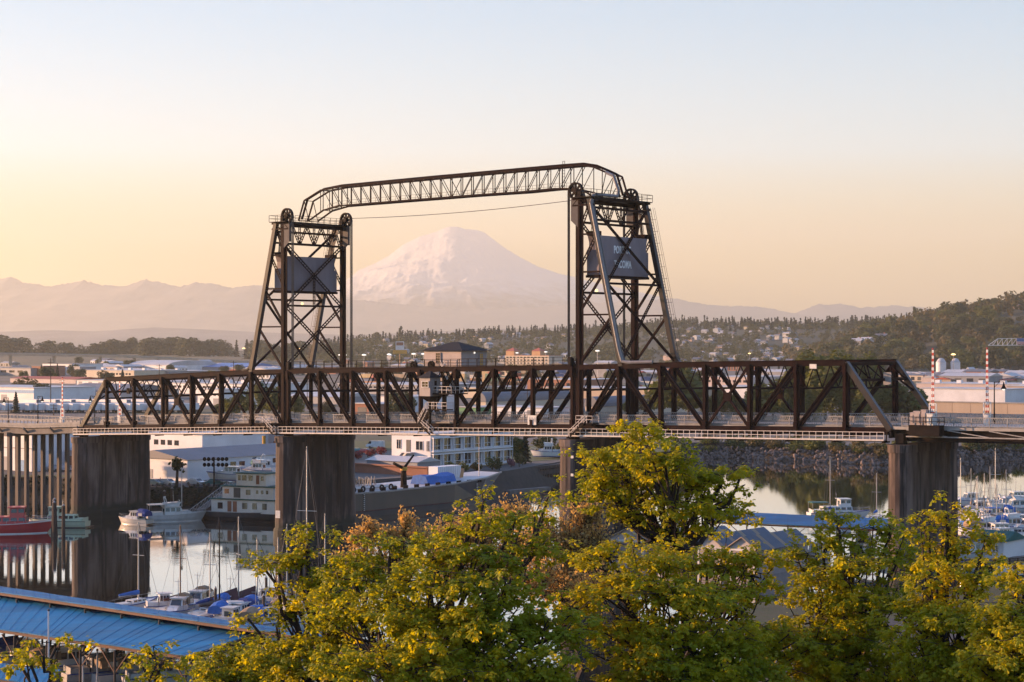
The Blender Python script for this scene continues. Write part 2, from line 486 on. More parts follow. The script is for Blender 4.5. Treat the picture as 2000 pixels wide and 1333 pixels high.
tab_l = [(-325, 552), (-250, 545), (-60, 556), (0, 545), (20, 541), (45, 552), (100, 560), (140, 552), (165, 548), (200, 557), (240, 560), (285, 546), (320, 554), (350, 560), (382, 551), (420, 556), (455, 563), (490, 557), (520, 560), (555, 566), (610, 575), (680, 585), (740, 590), (900, 605), (1050, 600), (1200, 590), (1290, 584), (1320, 583), (1345, 590), (1400, 598), (1460, 599), (1510, 604), (1550, 615), (1580, 601), (1598, 594), (1620, 597), (1648, 593), (1680, 602), (1740, 597), (1800, 601), (1850, 607), (1950, 600), (2100, 606), (2325, 592)]
mountain('mountain_range', tab_l, 24000, 5000, 60, M['far_ridge'], 760, 40, .0016, 1.1, 15, 'long hazy mountain ridge along the horizon', 23, 40)
tab_f = [(-500, 655), (-100, 652), (100, 645), (180, 648), (300, 640), (380, 643), (520, 650), (700, 655), (900, 645), (1100, 640), (1300, 632), (1500, 630), (1800, 625), (2400, 620)]
mountain('foothills', tab_f, 13000, 2000, 40, M['far_ridge'], 200, 20, .0025, 1.0, 5, 'low faint foothills under the mountains', 31)
# ------------------------------------------------------------------ lift bridge
BD = Vector((0.784, -0.621, 0)).normalized()     # along the bridge, towards the right of the view
BN = Vector((0.621, 0.784, 0)).normalized()      # across it, away from the camera
P1 = Vector((-445 / F * 334, 334, 0))            # near vertical leg of the farther tower
W = 15.0
def bp(s, t, z): return P1 + BD * s + BN * t + Vector((0, 0, z))
def sz(x, row, t=0.0):
    """photo column/row in the lengthwise plane t of the bridge -> (s, z)"""
    o = P1 + BN * t
    u = (x - 1000) / F
    s = (u * o.y - o.x) / (BD.x - u * BD.y)
    Y = o.y + s * BD.y
    return s, H - (row - HR) / F * Y
def S(x, t=0.0): return sz(x, 700, t)[0]
def prof(tab):
    k = sorted(sz(x, r) for x, r in tab)
    return lambda s: float(np.interp(s, [a for a, b in k], [b for a, b in k]))
zb = prof([(60, 838), (160, 835), (555, 831), (850, 832), (1132, 834.5), (1440, 838), (1737, 841), (2000, 846)])   # bottom chord
zt = prof([(208, 742), (490, 727), (560, 725.5), (800, 723), (1100, 718.5), (1250, 715), (1400, 712), (1650, 709.5)])  # top chord
zdeck = lambda s: zb(s) + 0.55

def part(mb, name, m, parent): return mb.build(name, M[m] if isinstance(m, str) else m, parent)

def truss_span(name, label, xs_bottom, xs_top, diags, xdiags, end_posts, posts, group, sway_skip=()):
    """xs_*: photo columns of the panel points in the near truss plane"""
    sb = [S(x) for x in xs_bottom]; st = [S(x) for x in xs_top]
    root = empty(name, bp(sb[0], 0, zb(sb[0])), 0, label, 'bridge', group)
    for t in (0.0, W):
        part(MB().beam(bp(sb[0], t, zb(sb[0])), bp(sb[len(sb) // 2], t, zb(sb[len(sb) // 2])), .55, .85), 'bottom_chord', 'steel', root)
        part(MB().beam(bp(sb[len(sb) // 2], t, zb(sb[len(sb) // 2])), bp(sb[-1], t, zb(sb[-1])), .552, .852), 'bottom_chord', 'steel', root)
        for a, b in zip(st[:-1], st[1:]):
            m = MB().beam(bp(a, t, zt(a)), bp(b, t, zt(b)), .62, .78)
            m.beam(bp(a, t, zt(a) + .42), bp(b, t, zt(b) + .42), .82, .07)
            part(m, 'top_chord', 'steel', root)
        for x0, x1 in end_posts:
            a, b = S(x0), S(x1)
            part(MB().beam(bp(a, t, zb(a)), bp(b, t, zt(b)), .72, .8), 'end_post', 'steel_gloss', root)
        for x in posts:
            s = S(x)
            m = MB()
            for o in (-.22, .22):
                m.beam(bp(s + o, t, zb(s)), bp(s + o, t, zt(s)), .14, .5)
            m.beam(bp(s, t, zb(s)), bp(s, t, zt(s)), .45, .2)
            m.beam(bp(s, t - .01, zt(s) - 1.5), bp(s, t - .01, zt(s)), 1.25, .56)
            m.beam(bp(s, t - .01, zb(s)), bp(s, t - .01, zb(s) + 1.1), 1.1, .56)
            part(m, 'vertical_post', 'steel', root)
        for x0, x1 in diags:      # top column, bottom column
            a, b = S(x0), S(x1)
            p, q = bp(a, t, zt(a)), bp(b, t, zb(b)); d = (q - p).normalized(); c = d.cross(BN).normalized() * .24
            m = MB().beam(p + c, q + c, .5, .13, c).beam(p - c, q - c, .5, .13, c).beam(p, q, .18, .5, c)
            part(m, 'diagonal', 'steel', root)
        for x0, x1 in xdiags:
            a, b = S(x0), S(x1)
            for e, g in ((a, b), (b, a)):
                part(MB().beam(bp(e, t, zt(e)), bp(g, t, zb(g)), .3, .34), 'counter_diagonal', 'steel', root)
            mz = (zt(a) + zb(a)) / 2
            part(MB().box(bp((a + b) / 2, t, mz), (1.3, .36, 1.3), math.atan2(BD.y, BD.x)), 'gusset_plate', 'steel', root)
    # sway frames across the road at each panel point
    for i, s in enumerate(st):
        z = zt(s); h = 3.6
        m = MB().beam(bp(s, .3, z - .1), bp(s, W - .3, z - .1), .3, .4).beam(bp(s, .3, z - h), bp(s, W - .3, z - h), .22, .28)
        n = 6
        for k in range(n):
            t0, t1 = .4 + (W - .8) * k / n, .4 + (W - .8) * (k + 1) / n
            a, b = (z - .2, z - h) if k % 2 == 0 else (z - h, z - .2)
            m.beam(bp(s, t0, a), bp(s, t1, b), .13)
        if i not in sway_skip:
            part(m, 'sway_frame', 'steel', root)
    # lateral bracing between the top chords
    for a, b in zip(st[:-1], st[1:]):
        m = MB().beam(bp(a, .4, zt(a) - .1), bp(b, W - .4, zt(b) - .1), .2).beam(bp(b, .4, zt(b) - .13), bp(a, W - .4, zt(a) - .13), .2)
        part(m, 'lateral_brace', 'steel', root)
    # floor: beams, stringers, road slab, footpath kerb
    for s in sb:
        part(MB().beam(bp(s, -.3, zb(s) - .55), bp(s, W + .3, zb(s) - .55), .4, 1.0), 'floor_beam', 'steel_dark', root)
    for a, b in zip(sb[:-1], sb[1:]):
        m = MB()
        for t in (1.5, 4.5, 7.5, 10.5, 13.5):
            m.beam(bp(a, t, zb(a) - .3), bp(b, t, zb(b) - .3), .25, .8)
        part(m, 'stringer', 'steel_dark', root)
        d = MB()
        g = .012
        d.hexa([bp(a + g, .45, zdeck(a) - .35), bp(b - g, .45, zdeck(b) - .35), bp(a + g, W - .45, zdeck(a) - .35), bp(b - g, W - .45, zdeck(b) - .35),
                bp(a + g, .45, zdeck(a)), bp(b - g, .45, zdeck(b)), bp(a + g, W - .45, zdeck(a)), bp(b - g, W - .45, zdeck(b))])
        part(d, 'deck_slab', 'conc_light', root)
    return root, sb, st

def deck_railing(root, s0, s1, t, step=7.7):
    """lattice footpath railing: posts, rails and a diamond mesh of flat bars"""
    n = max(1, round((s1 - s0) / 2.6))
    for i in range(n):
        a = s0 + (s1 - s0) * i / n; b = s0 + (s1 - s0) * (i + 1) / n
        m = MB()
        za, zbb = zdeck(a), zdeck(b)
        m.beam(bp(a, t, za), bp(a, t, za + 1.35), .12)
        for hh, w in ((1.32, .11), (.72, .05), (.14, .07)):
            m.beam(bp(a, t, za + hh), bp(b, t, zbb + hh), w)
        k = 7
        for j in range(k):
            f0, f1 = j / k, (j + 1) / k
            c, d = a + (b - a) * f0, a + (b - a) * f1
            m.beam(bp(c, t, zdeck(c) + .2), bp(d, t, zdeck(d) + 1.28), .035)
            m.beam(bp(c, t, zdeck(c) + 1.28), bp(d, t, zdeck(d) + .2), .035)
        part(m, 'railing_panel', 'rail_grey', root)
    m = MB().beam(bp(s0, t + .25, zdeck(s0) + .05), bp(s1, t + .25, zdeck(s1) + .05), .25, .35)
    part(m, 'kerb', 'conc_light', root)

def catwalk(root, s0, s1, t=-1.15, dz=-1.35):
    zc = lambda s: zb(s) + dz
    m = MB().beam(bp(s0, t, zc(s0) - .08), bp(s1, t, zc(s1) - .08), 1.1, .12)
    part(m, 'catwalk_floor', 'steel_dark', root)
    for tt in (t - .5,):
        m = MB()
        for hh in (.06, .62, 1.15):
            m.beam(bp(s0, tt, zc(s0) + hh), bp(s1, tt, zc(s1) + hh), .075 if hh > .1 else .16, .075 if hh > .1 else .2)
        part(m, 'catwalk_rail', 'rail_white', root)
        m = MB(); n = int((s1 - s0) / 1.05)
        for i in range(n + 1):
            s = s0 + (s1 - s0) * i / n
            m.beam(bp(s, tt, zc(s)), bp(s, tt, zc(s) + 1.15), .07)
        tag(part(m, 'catwalk_rail_posts', 'rail_white', root), kind='stuff')
    n = int((s1 - s0) / 7.5)
    for i in range(n + 1):
        s = s0 + .2 + (s1 - s0 - .4) * i / n
        m = MB()
        m.beam(bp(s, -1.7, zc(s) - .25), bp(s, .4, zc(s) - .25), .2, .2)
        m.beam(bp(s, -.62, zc(s) - .2), bp(s, -.3, zb(s)), .14)
        part(m, 'catwalk_bracket', 'steel_dark', root)

# left truss span
xbL = [160, 209, 262, 318, 374, 431, 492, 552]
spanL, sbL, stL = truss_span('truss_span', 'dark steel through truss span farthest from the camera, left of both towers', xbL, xbL[1:-1],
    [(209, 262), (262, 318), (431, 374), (492, 431), (492, 552)], [(318, 374)], [(160, 209)], [209, 262, 318, 374, 431, 492], 'fixed truss spans of the bridge')
deck_railing(spanL, S(162), S(550), .75); deck_railing(spanL, S(162), S(550), W - .75)
catwalk(spanL, S(156), S(552))
# lift span
xbM = [564, 625, 689, 755, 822, 892, 966, 1041, 1119]
spanM, sbM, stM = truss_span('lift_span', 'dark steel lift span hanging between the two towers with house on top', xbM, xbM,
    [(564, 625), (625, 689), (689, 755), (755, 822), (892, 822), (966, 892), (1041, 966), (1119, 1041)], [], [], xbM, None)
spanM['category'] = 'bridge'
deck_railing(spanM, S(562), S(1121), .75); deck_railing(spanM, S(562), S(1121), W - .75)
catwalk(spanM, S(556), S(1122))
# right truss span
xbR = [1140, 1210, 1291, 1378, 1465, 1556, 1652, 1740]
spanR, sbR, stR = truss_span('truss_span', 'dark steel through truss span nearest the camera, right of both towers', xbR, xbR[1:-1],
    [(1210, 1140), (1210, 1291), (1291, 1378), (1556, 1465), (1652, 1556)], [(1378, 1465)], [(1740, 1652)], [1210, 1291, 1378, 1465, 1556, 1652], 'fixed truss spans of the bridge')
deck_railing(spanR, S(1142), S(1760), .75); deck_railing(spanR, S(1142), S(1760), W - .75)
catwalk(spanR, S(1124), S(1737))
# portal frames on the sloping end posts
for sp, x0, x1 in ((spanL, 160, 209), (spanR, 1740, 1652)):
    a, b = S(x0), S(x1)
    f = lambda k, t: bp(a + (b - a) * k, t, zb(a) + (zt(b) - zb(a)) * k)
    m = MB().beam(f(.985, .4), f(.985, W - .4), .4, .5).beam(f(.74, .4), f(.74, W - .4), .3, .4)
    n = 8
    for k in range(n):
        t0, t1 = .5 + (W - 1) * k / n, .5 + (W - 1) * (k + 1) / n
        m.beam(f(.97 if k % 2 else .75, t0), f(.75 if k % 2 else .97, t1), .16)
    m.beam(f(.74, .5), f(.55, .4), .3).beam(f(.74, 2.5), f(.56, .4), .25).beam(f(.74, W - 2.5), f(.56, W - .4), .25)
    part(m, 'portal_frame', 'steel', sp)
# small plates and notices on the trusses
def plate(root, x, row, w, h, t, m, name):
    s, z = sz(x, row, t)
    return part(MB().box(bp(s, t, z), (w, .06, h), math.atan2(BD.y, BD.x)), name, m, root)
plate(spanR, 1588, 716, 1.1, .65, -.5, 'white_paint', 'notice_plate')
nb = plate(spanM, 1039, 821, 1.7, 1.5, -.45, 'white_paint', 'notice_board')
for k in range(5):
    s, z = sz(1039, 821, -.5)
    part(MB().box(bp(s - .55 + k * .28, -.5, z + .1 - .2 * (k % 2)), (.08, .02, .7), math.atan2(BD.y, BD.x)), 'notice_print', 'rail_grey', nb)
plate(spanR, 1733, 740, 1.2, 1.8, 8.0, 'rail_grey', 'portal_sign')
plate(spanL, 251, 764, 1.1, 1.1, 3.0, 'steel_dark', 'signal_box')

# top walkway on the lift span
def top_railing(root, s0, s1, t, h=1.15, m_='steel_dark', zf=None, step=1.9):
    zf = zf or (lambda s: zt(s) + .5)
    m = MB(); n = max(1, int((s1 - s0) / step))
    for hh in (h, h * .5):
        m.beam(bp(s0, t, zf(s0) + hh), bp(s1, t, zf(s1) + hh), .06)
    for i in range(n + 1):
        s = s0 + (s1 - s0) * i / n
        m.beam(bp(s, t, zf(s) - .1), bp(s, t, zf(s) + h), .07)
    part(m, 'walkway_railing', m_, root)
part(MB().beam(bp(S(566), 1.6, zt(S(566)) + .52), bp(S(1117), 1.6, zt(S(1117)) + .52), 2.2, .1), 'top_walkway', 'steel_dark', spanM)
top_railing(spanM, S(566), S(825), .55); top_railing(spanM, S(890), S(1117), .55); top_railing(spanM, S(566), S(1117), 2.7)
# operating ropes' deflector sheaves on the top chord
def sheave(root, s, t, z, r, w, hub_m='steel_dark', name='sheave'):
    m = MB(); n = 20
    def ring(rr, tt): return [bp(s + rr * math.cos(2 * math.pi * i / n), tt, z + rr * math.sin(2 * math.pi * i / n)) for i in range(n)]
    m.loft([ring(r * .82, t - w / 2), ring(r, t - w / 2), ring(r, t + w / 2), ring(r * .82, t + w / 2), ring(r * .82, t - w / 2)], cap=False)
    for k in range(4):
        a = math.pi * k / 4
        m.beam(bp(s - r * .9 * math.cos(a), t, z - r * .9 * math.sin(a)), bp(s + r * .9 * math.cos(a), t, z + r * .9 * math.sin(a)), w * .5, r * .2)
    m.tube(bp(s, t - w * .8, z), bp(s, t + w * .8, z), r * .3, n=12)
    return part(m, name, hub_m, root)
for x in (807, 841):
    s = S(x)
    sheave(spanM, s, .2, zt(s) + .8, .62, .5)
    m = MB()
    for o in (-.45, .45):
        m.beam(bp(s + o, .2, zt(s) + .3), bp(s, .2, zt(s) + 1.0), .16, .6)
    part(m, 'sheave_bracket', 'steel_dark', spanM)
for x in (566, 1116):
    s = S(x)
    m = MB().poly([bp(s - .7, 0, zt(s) + .3), bp(s + .9, 0, zt(s) + .3), bp(s + .4, 0, zt(s) + 1.5), bp(s - .4, 0, zt(s) + 1.5)])
    m.beam(bp(s, -.3, zt(s) + .3), bp(s, -.3, zt(s) + 1.6), .5, .4)
    part(m, 'lifting_bracket', 'steel_dark', spanM)

# machinery house on the lift span
def hip_roof(c4, z, ov, rise, ridge_f=.28):
    """c4: four ground corners in order; returns an MB"""
    c = sum((Vector(p) for p in c4), Vector()) / 4
    e = [c + (Vector(p) - c) * (1 + ov) for p in c4]
    a = (e[0] + e[3]) / 2; b = (e[1] + e[2]) / 2
    r0 = a.lerp(b, .5 - ridge_f / 2); r1 = a.lerp(b, .5 + ridge_f / 2)
    up = Vector((0, 0, 1))
    E = [Vector((p.x, p.y, z)) for p in e]; R0 = Vector((r0.x, r0.y, z + rise)); R1 = Vector((r1.x, r1.y, z + rise))
    m = MB().add(E + [R0, R1], [[0, 1, 5, 4], [1, 2, 5], [2, 3, 4, 5], [3, 0, 4], [3, 2, 1, 0]])
    return m
hs0, hs1 = S(829, 3.2), S(901, 3.2); ht0, ht1 = 3.2, 9.8
hz0 = zt(hs0) + .55; hz1 = hz0 + 2.65
house = empty('machinery_house', bp((hs0 + hs1) / 2, (ht0 + ht1) / 2, hz0), 0, 'beige sided machinery house with dark hip roof on top of the lift span', 'house')
m = MB()
zz = hz0
ang = math.atan2(BD.y, BD.x)
cen = bp((hs0 + hs1) / 2, (ht0 + ht1) / 2, 0)
part(MB().box(cen + Vector((0, 0, (hz0 + hz1) / 2)), (hs1 - hs0, ht1 - ht0, hz1 - hz0), ang), 'wall', 'siding', house)
nbd = 11
for k in range(nbd):      # lapped boards
    z0 = hz0 + (hz1 - hz0) * k / nbd
    b = MB()
    for (sa, ta, sb_, tb) in ((hs0 - .02, ht0 - .05, hs1 + .04, ht0 - .05), (hs1 + .05, ht0 - .06, hs1 + .05, ht1 + .02)):
        o = .07
        dn = -BN if ta == tb else BD
        p0, p1 = bp(sa, ta, z0 + .012), bp(sb_, tb, z0 + .012)
        q0, q1 = bp(sa, ta, z0 + .245), bp(sb_, tb, z0 + .245)
        b.add([p0 + dn * o * .6, p1 + dn * o * .6, q1, q0, p0, p1], [[0, 1, 2, 3], [4, 5, 1, 0]])
    part(b, 'siding_board', 'siding', house)
c4 = [bp(hs0, ht0, 0), bp(hs1, ht0, 0), bp(hs1, ht1, 0), bp(hs0, ht1, 0)]
part(hip_roof(c4, hz1 + .02, .17, 1.45, .15), 'roof', 'roof_dark', house)
def bwin(root, s, t, z, w, h, face, gm='glass', bars=(1, 3), fm='siding'):
    """window on a face looking along -BN ('n') or +BD ('d')"""
    ax = BD if face == 'n' else BN; nrm = -BN if face == 'n' else BD
    r = ang if face == 'n' else math.atan2(BN.y, BN.x)
    c = bp(s, t, z) + nrm * .07
    wdw = part(MB().box(c, (w, .1, h), r), 'window', gm, root)
    f = MB()
    for sx in (-1, 1):
        f.box(c + ax * sx * w / 2 + nrm * .04, (.1, .14, h + .1), r)
    for sz_ in (-1, 1):
        f.box(c + Vector((0, 0, sz_ * h / 2)) + nrm * .041, (w + .1, .14, .1), r)
    for k in range(1, bars[0] + 1):
        f.box(c + ax * (w * (k / (bars[0] + 1) - .5)) + nrm * .03, (.05, .12, h), r)
    for k in range(1, bars[1] + 1):
        f.box(c + Vector((0, 0, h * (k / (bars[1] + 1) - .5))) + nrm * .031, (w, .12, .05), r)
    part(f, 'window_frame', fm, wdw)
    return wdw
bwin(house, S(857, 3.2), ht0 - .06, hz0 + 1.45, 1.0, 1.7, 'n')
bwin(house, hs1 + .06, ht0 + 5.0, hz0 + 1.2, .9, 2.0, 'd', 'yellow', (1, 4))  # orange sky reflection put into the pane as yellow colour
part(MB().sphere(bp(hs1 + .2, ht0 + 3.2, hz0 + 2.3), .16), 'wall_lamp', 'lamp_white', house)
part(MB().box(cen + Vector((0, 0, hz0 - .2)), (hs1 - hs0 + 3, ht1 - ht0 + 1.5, .3), ang), 'house_platform', 'steel_dark', house)

# control cabin on brackets beside the near truss
cs0, cz0 = sz(819, 774, -2.6); cs1 = S(840, -2.6)
cz1 = cz0 + 3.0
cab = empty('control_cabin', bp((cs0 + cs1) / 2, -1.4, cz0), 0, 'small pale control cabin with dark pyramid roof hung beside the lift span', 'cabin')
cc = bp((cs0 + cs1) / 2, -1.3, 0)
part(MB().box(cc + Vector((0, 0, (cz0 + cz1) / 2)), (cs1 - cs0, 2.6, cz1 - cz0), ang), 'wall', 'cabin', cab)
c4 = [bp(cs0, -2.6, 0), bp(cs1, -2.6, 0), bp(cs1, 0, 0), bp(cs0, 0, 0)]
part(hip_roof(c4, cz1 + .02, .22, 1.1, .1), 'roof', 'roof_dark', cab)
bwin(cab, (cs0 + cs1) / 2 + .2, -2.6, cz0 + 1.95, 1.4, .95, 'n', bars=(1, 1), fm='white_paint')
bwin(cab, cs1, -1.4, cz0 + 1.7, .8, 1.8, 'd', bars=(0, 1), fm='cabin')
part(MB().loft([[cc + BD * a * k + BN * b * k + Vector((0, 0, z)) for a, b in ((-1, -1), (1, -1), (1, 1), (-1, 1))] for k, z in ((1.25, cz0 - .01), (.35, cz0 - .9))]), 'bracket', 'steel_dark', cab)
part(MB().tube(cc + Vector((0, 0, cz0 - .8)), bp((cs0 + cs1) / 2, -1.3, zb(cs0)), .25), 'support_post', 'steel_dark', cab)

def platform(root, s0, s1, t0, t1, z, rail_m='rail_white', sides='nds', h=1.1):
    part(MB().hexa([bp(a, b, c) for c in (z - .18, z) for b in (t0, t1) for a in (s0, s1)]), 'platform', 'steel_dark', root)
    m = MB()
    runs = {'n': (bp(s0, t0, z), bp(s1, t0, z)), 'd': (bp(s1, t0, z), bp(s1, t1, z)), 's': (bp(s0, t0, z), bp(s0, t1, z)), 'f': (bp(s0, t1, z), bp(s1, t1, z))}
    for k in sides:
        p, q = runs[k]; L = (q - p).length; n = max(1, int(L / 1.0))
        for hh in (h * .5, h):
            m.beam(p + Vector((0, 0, hh)), q + Vector((0, 0, hh)), .07)
        for i in range(n + 1):
            c = p.lerp(q, i / n); m.beam(c, c + Vector((0, 0, h)), .07)
    part(m, 'platform_railing', rail_m, root)
def stairs(root, p, q, w=.9):
    d = (q - p); n = max(3, int(abs(d.z) / .25)); side = BN * w / 2
    m = MB().beam(p + side, q + side, .08, .3).beam(p - side, q - side, .08, .3)
    for i in range(1, n):
        c = p.lerp(q, i / n); m.box(c, (.3, w, .05), ang)
    part(m, 'stair', 'steel_dark', root)
    m = MB()
    for sd in (side, -side):
        for hh in (.55, 1.05):
            m.beam(p + sd + Vector((0, 0, hh)), q + sd + Vector((0, 0, hh)), .07)
        for i in range(0, n + 1, 3):
            c = p.lerp(q, i / n) + sd; m.beam(c, c + Vector((0, 0, 1.05)), .06)
    part(m, 'stair_railing', 'rail_white', root)
sA, zA = sz(838, 799, -1.6); sB = S(876, -1.6)
stairway = empty('access_stairway', bp(sA, -1.6, zb(sA) - 1.3), 0, 'white railed stairs and landings below the control cabin', 'stairs')
platform(stairway, sA, sB, -2.1, -.4, zA)
stairs(stairway, bp(sA, -1.9, zA), bp(S(824, -1.6), -1.9, zA - 2.4))
stairs(stairway, bp(S(822, -1.6), -1.9, zA - 2.4), bp(S(846, -1.6), -1.9, zb(sA) - 1.35))
s2, z2 = sz(853, 768, -.9)
platform(stairway, s2, S(890, -.9), -2.0, 2.2, z2)
stairs(stairway, bp(S(888, 1.0), .6, z2), bp(S(866, 1.0), .6, zt(s2) + .5), .8)
m = MB().sphere(bp(S(866, -1), -.8, zA + 2.6), .9, 8, 5, .7).tube(bp(S(866, -1), -.8, zA), bp(S(866, -1), -.8, z2), .35)
part(m, 'machinery_drum', 'steel_dark', stairway)
# landings at the towers
for x0, x1, root_lab in ((503, 533, 'railed landing with ladder at the foot of the farther tower'), (1129, 1161, 'railed landing with ladder at the foot of the nearer tower')):
    a, z_ = sz(x0, 826, -1.6); b = S(x1, -1.6)
    ln = empty('tower_landing', bp(a, -1.6, z_), 0, root_lab, 'platform', 'landings at the tower feet')
    platform(ln, a, b, -2.2, -.5, z_)
    sg = 1 if x0 < 900 else -1
    stairs(ln, bp((a + b) / 2, -1.9, z_), bp((a + b) / 2 + sg * 2.6, -1.9, zb(a) - 1.35), .8)
    part(MB().beam(bp(a, -1.6, z_ - .2), bp(a + .3, -.2, z_ - 1.6), .2).beam(bp(b, -1.6, z_ - .2), bp(b - .3, -.2, z_ - 1.6), .2), 'bracket', 'steel_dark', ln)

M['plate'] = mat('grey_plate', (0.075, 0.07, 0.075), 0.6, 0, (0.05, 0.045, 0.05), .8, spec=.2)
M['duct'] = mat('pale_duct_paint', (0.17, 0.165, 0.175), 0.4, 0, (0.12, 0.11, 0.115), 1.2, spec=.5)
# ------------------------------------------------------------------ towers
HT = 26.4
def tower(label, xv, xs_bot, xs_top_s, sgn):
    """xv: column of the near vertical leg; sgn: side of the sloping legs (-1 left, +1 right)"""
    sv = S(xv); sl0 = S(xs_bot)
    base = zt(sv); z0v = zb(sv) - 1.2
    sl1 = sv + sgn * 1.95
    root = empty('lift_tower', bp(sv, 0, z0v), 0, label, 'tower', 'lift towers of the bridge')
    top = base + HT
    zsl0 = zt(sl0)
    def leg(k):  # point on sloping leg at height fraction k
        return sl0 + (sl1 - sl0) * k, zsl0 + (top - .2 - zsl0) * k
    for t in (0, W):
        m = MB()
        for o in (-.3, .3):
            m.beam(bp(sv + o, t, z0v), bp(sv + o, t, top), .2, .8)
        m.beam(bp(sv, t, z0v), bp(sv, t, top), .55, .3)
        part(m, 'vertical_leg', 'steel', root)
        a, b = leg(0), leg(1)
        # the sloping leg curves into the top chord of the side span
        m = MB().beam(bp(a[0] + sgn * .0, t, a[1]), bp(b[0], t, b[1]), .75, .75)
        pts = [bp(sl0 + sgn * 2.2, t, zt(sl0 + sgn * 2.2) + .4), bp(sl0 + sgn * .9, t, zsl0 + .45), bp(sl0 + sgn * .3, t, zsl0 + .9), bp(*(lambda q: (q[0] + sgn * .3, t, q[1]))(leg(.09)))]
        for p, q in zip(pts[:-1], pts[1:]):
            m.beam(p, q, .7, .3)
        part(m, 'sloping_leg', 'steel_gloss', root)
        if sgn < 0:
            part(MB().beam(bp(sl0, t, zsl0 + .01), bp(sv, t, base + .01), .6, .76), 'top_strut', 'steel', root)
        else:
            part(MB().beam(bp(sv, t, base + .01), bp(sl0, t, zsl0 + .01), .6, .76), 'top_strut', 'steel', root)
        # side bracing
        ks = [.985, .785, .56, .305, 0]
        js = [leg(k) for k in ks]
        for i in range(4):
            (a0, a1), (b0, b1) = js[i], js[i + 1]
            if i:
                part(MB().beam(bp(a0, t, a1), bp(sv, t, a1), .26), 'side_strut', 'steel', root)
            m = MB()
            p, q = bp(a0, t, a1 - .2), bp(sv, t, b1 + .3)
            if i == 0 or i == 1: m.laced(p, q, .42, .11, BD)
            else: m.beam(p, q, .3, .34)
            part(m, 'side_brace', 'steel', root)
        # sheave, its housing and gusset box
        ss = sv - sgn * .75
        sheave(root, ss, t, top + 1.0, 1.35, .55)
        m = MB().box(bp(ss, t, top - 1.9), (1.5, .5, 3.4), ang)
        m.poly([bp(ss - .75, t - .26, top - 3.6), bp(ss + .75, t - .26, top - 3.6), bp(sv + sgn * .2, t - .26, top - 5.0)])
        part(m, 'sheave_support', 'plate', root)
        part(MB().box(bp(sv + sgn * .1, t, top + .5), (.7, 1.0, 1.0), ang), 'bearing_block', 'steel_dark', root)
        # ropes down to the lift span and to the counterweight
        m = MB()
        for k in range(4):
            o = -.25 + .17 * k
            m.tube(bp(ss - sgn * 1.35, t + o, zt(sv) + .6), bp(ss - sgn * 1.35, t + o, top + 1.0), .055, n=5)
        part(m, 'lift_rope', 'rope', root)
        m = MB()
        for k in range(4):
            o = -.25 + .17 * k
            tt = t + (1.0 if t == 0 else -1.0) + o
            m.tube(bp(sv + sgn * 2.2, tt, base + 20.6), bp(ss + sgn * 1.35, t + o, top + 1.0), .05, n=5)
        part(m, 'counterweight_rope', 'rope', root)
    # transverse bracing in the plane of the vertical legs (laced members)
    lv = [top - .6, top - 3.9, base + 11.6, base + .8]
    part(MB().beam(bp(sv, .3, lv[0]), bp(sv, W - .3, lv[0]), .4, .6), 'cross_strut', 'steel', root)
    part(MB().beam(bp(sv, .3, lv[1]), bp(sv, W - .3, lv[1]), .3, .34), 'cross_strut', 'steel', root)
    part(MB().beam(bp(sv, .3, lv[2]), bp(sv, W - .3, lv[2]), .3, .34), 'cross_strut', 'steel', root)
    m = MB(); n = 6
    for k in range(n):
        t0, t1 = 2 + (W - 4) * k / n, 2 + (W - 4) * (k + 1) / n
        a, b = (lv[0], lv[1]) if k % 2 == 0 else (lv[1], lv[0])
        m.laced(bp(sv, t0, a), bp(sv, t1, b), .42, .1, BN)
        if k % 2: m.laced(bp(sv, t0, lv[1]), bp(sv, t0, lv[0]), .4, .09, BN)
    part(m, 'cross_truss', 'steel', root)
    for za, zb_ in ((lv[1], lv[2]), (lv[2], lv[3])):
        for ta, tb in ((.3, W - .3), (W - .3, .3)):
            part(MB().laced(bp(sv, ta, za), bp(sv, tb, zb_), .5, .12, BN), 'cross_brace', 'steel', root)
    part(MB().laced(bp(sv, W / 2, (lv[1] + lv[2]) / 2), bp(sv, W / 2, lv[2]), .42, .1, BN), 'hanger', 'steel', root)
    # transverse bracing between the sloping legs
    ks = [.945, .49, .03]
    for k in ks[:2] + [.87]:
        a = leg(k); part(MB().beam(bp(a[0], .3, a[1]), bp(a[0], W - .3, a[1]), .3, .34), 'cross_strut', 'steel', root)
    for ka, kb in zip(ks[:-1], ks[1:]):
        a, b = leg(ka), leg(kb)
        for ta, tb in ((.3, W - .3), (W - .3, .3)):
            m = MB()
            if sgn > 0: m.laced(bp(a[0], ta, a[1]), bp(b[0], tb, b[1]), .34, .12, BN, .45)
            else: m.beam(bp(a[0], ta, a[1]), bp(b[0], tb, b[1]), .3, .36)
            part(m, 'cross_brace', 'steel', root)
    # head frame
    part(MB().hexa([bp(a, b, c) for c in (top - .12, top) for b in (-.9, W + .9) for a in ((sl1 - .9, sv + 1.2) if sgn < 0 else (sv - 1.2, sl1 + .9))]), 'head_platform', 'steel_dark', root)
    hp0, hp1 = ((sl1 - .9, sv + 1.2) if sgn < 0 else (sv - 1.2, sl1 + .9))
    for t in (-.2, W + .2):
        m = MB().beam(bp(hp0, t, top - .3), bp(hp1, t, top - .3), .2, .3).beam(bp(hp0, t, top - 1.3), bp(hp1, t, top - 1.3), .2, .25)
        n = 4
        for k in range(n):
            a, b = hp0 + (hp1 - hp0) * k / n, hp0 + (hp1 - hp0) * (k + 1) / n
            m.beam(bp(a, t, top - (.3 if k % 2 else 1.3)), bp(b, t, top - (1.3 if k % 2 else .3)), .13)
        part(m, 'head_girder', 'steel', root)
    m = MB()
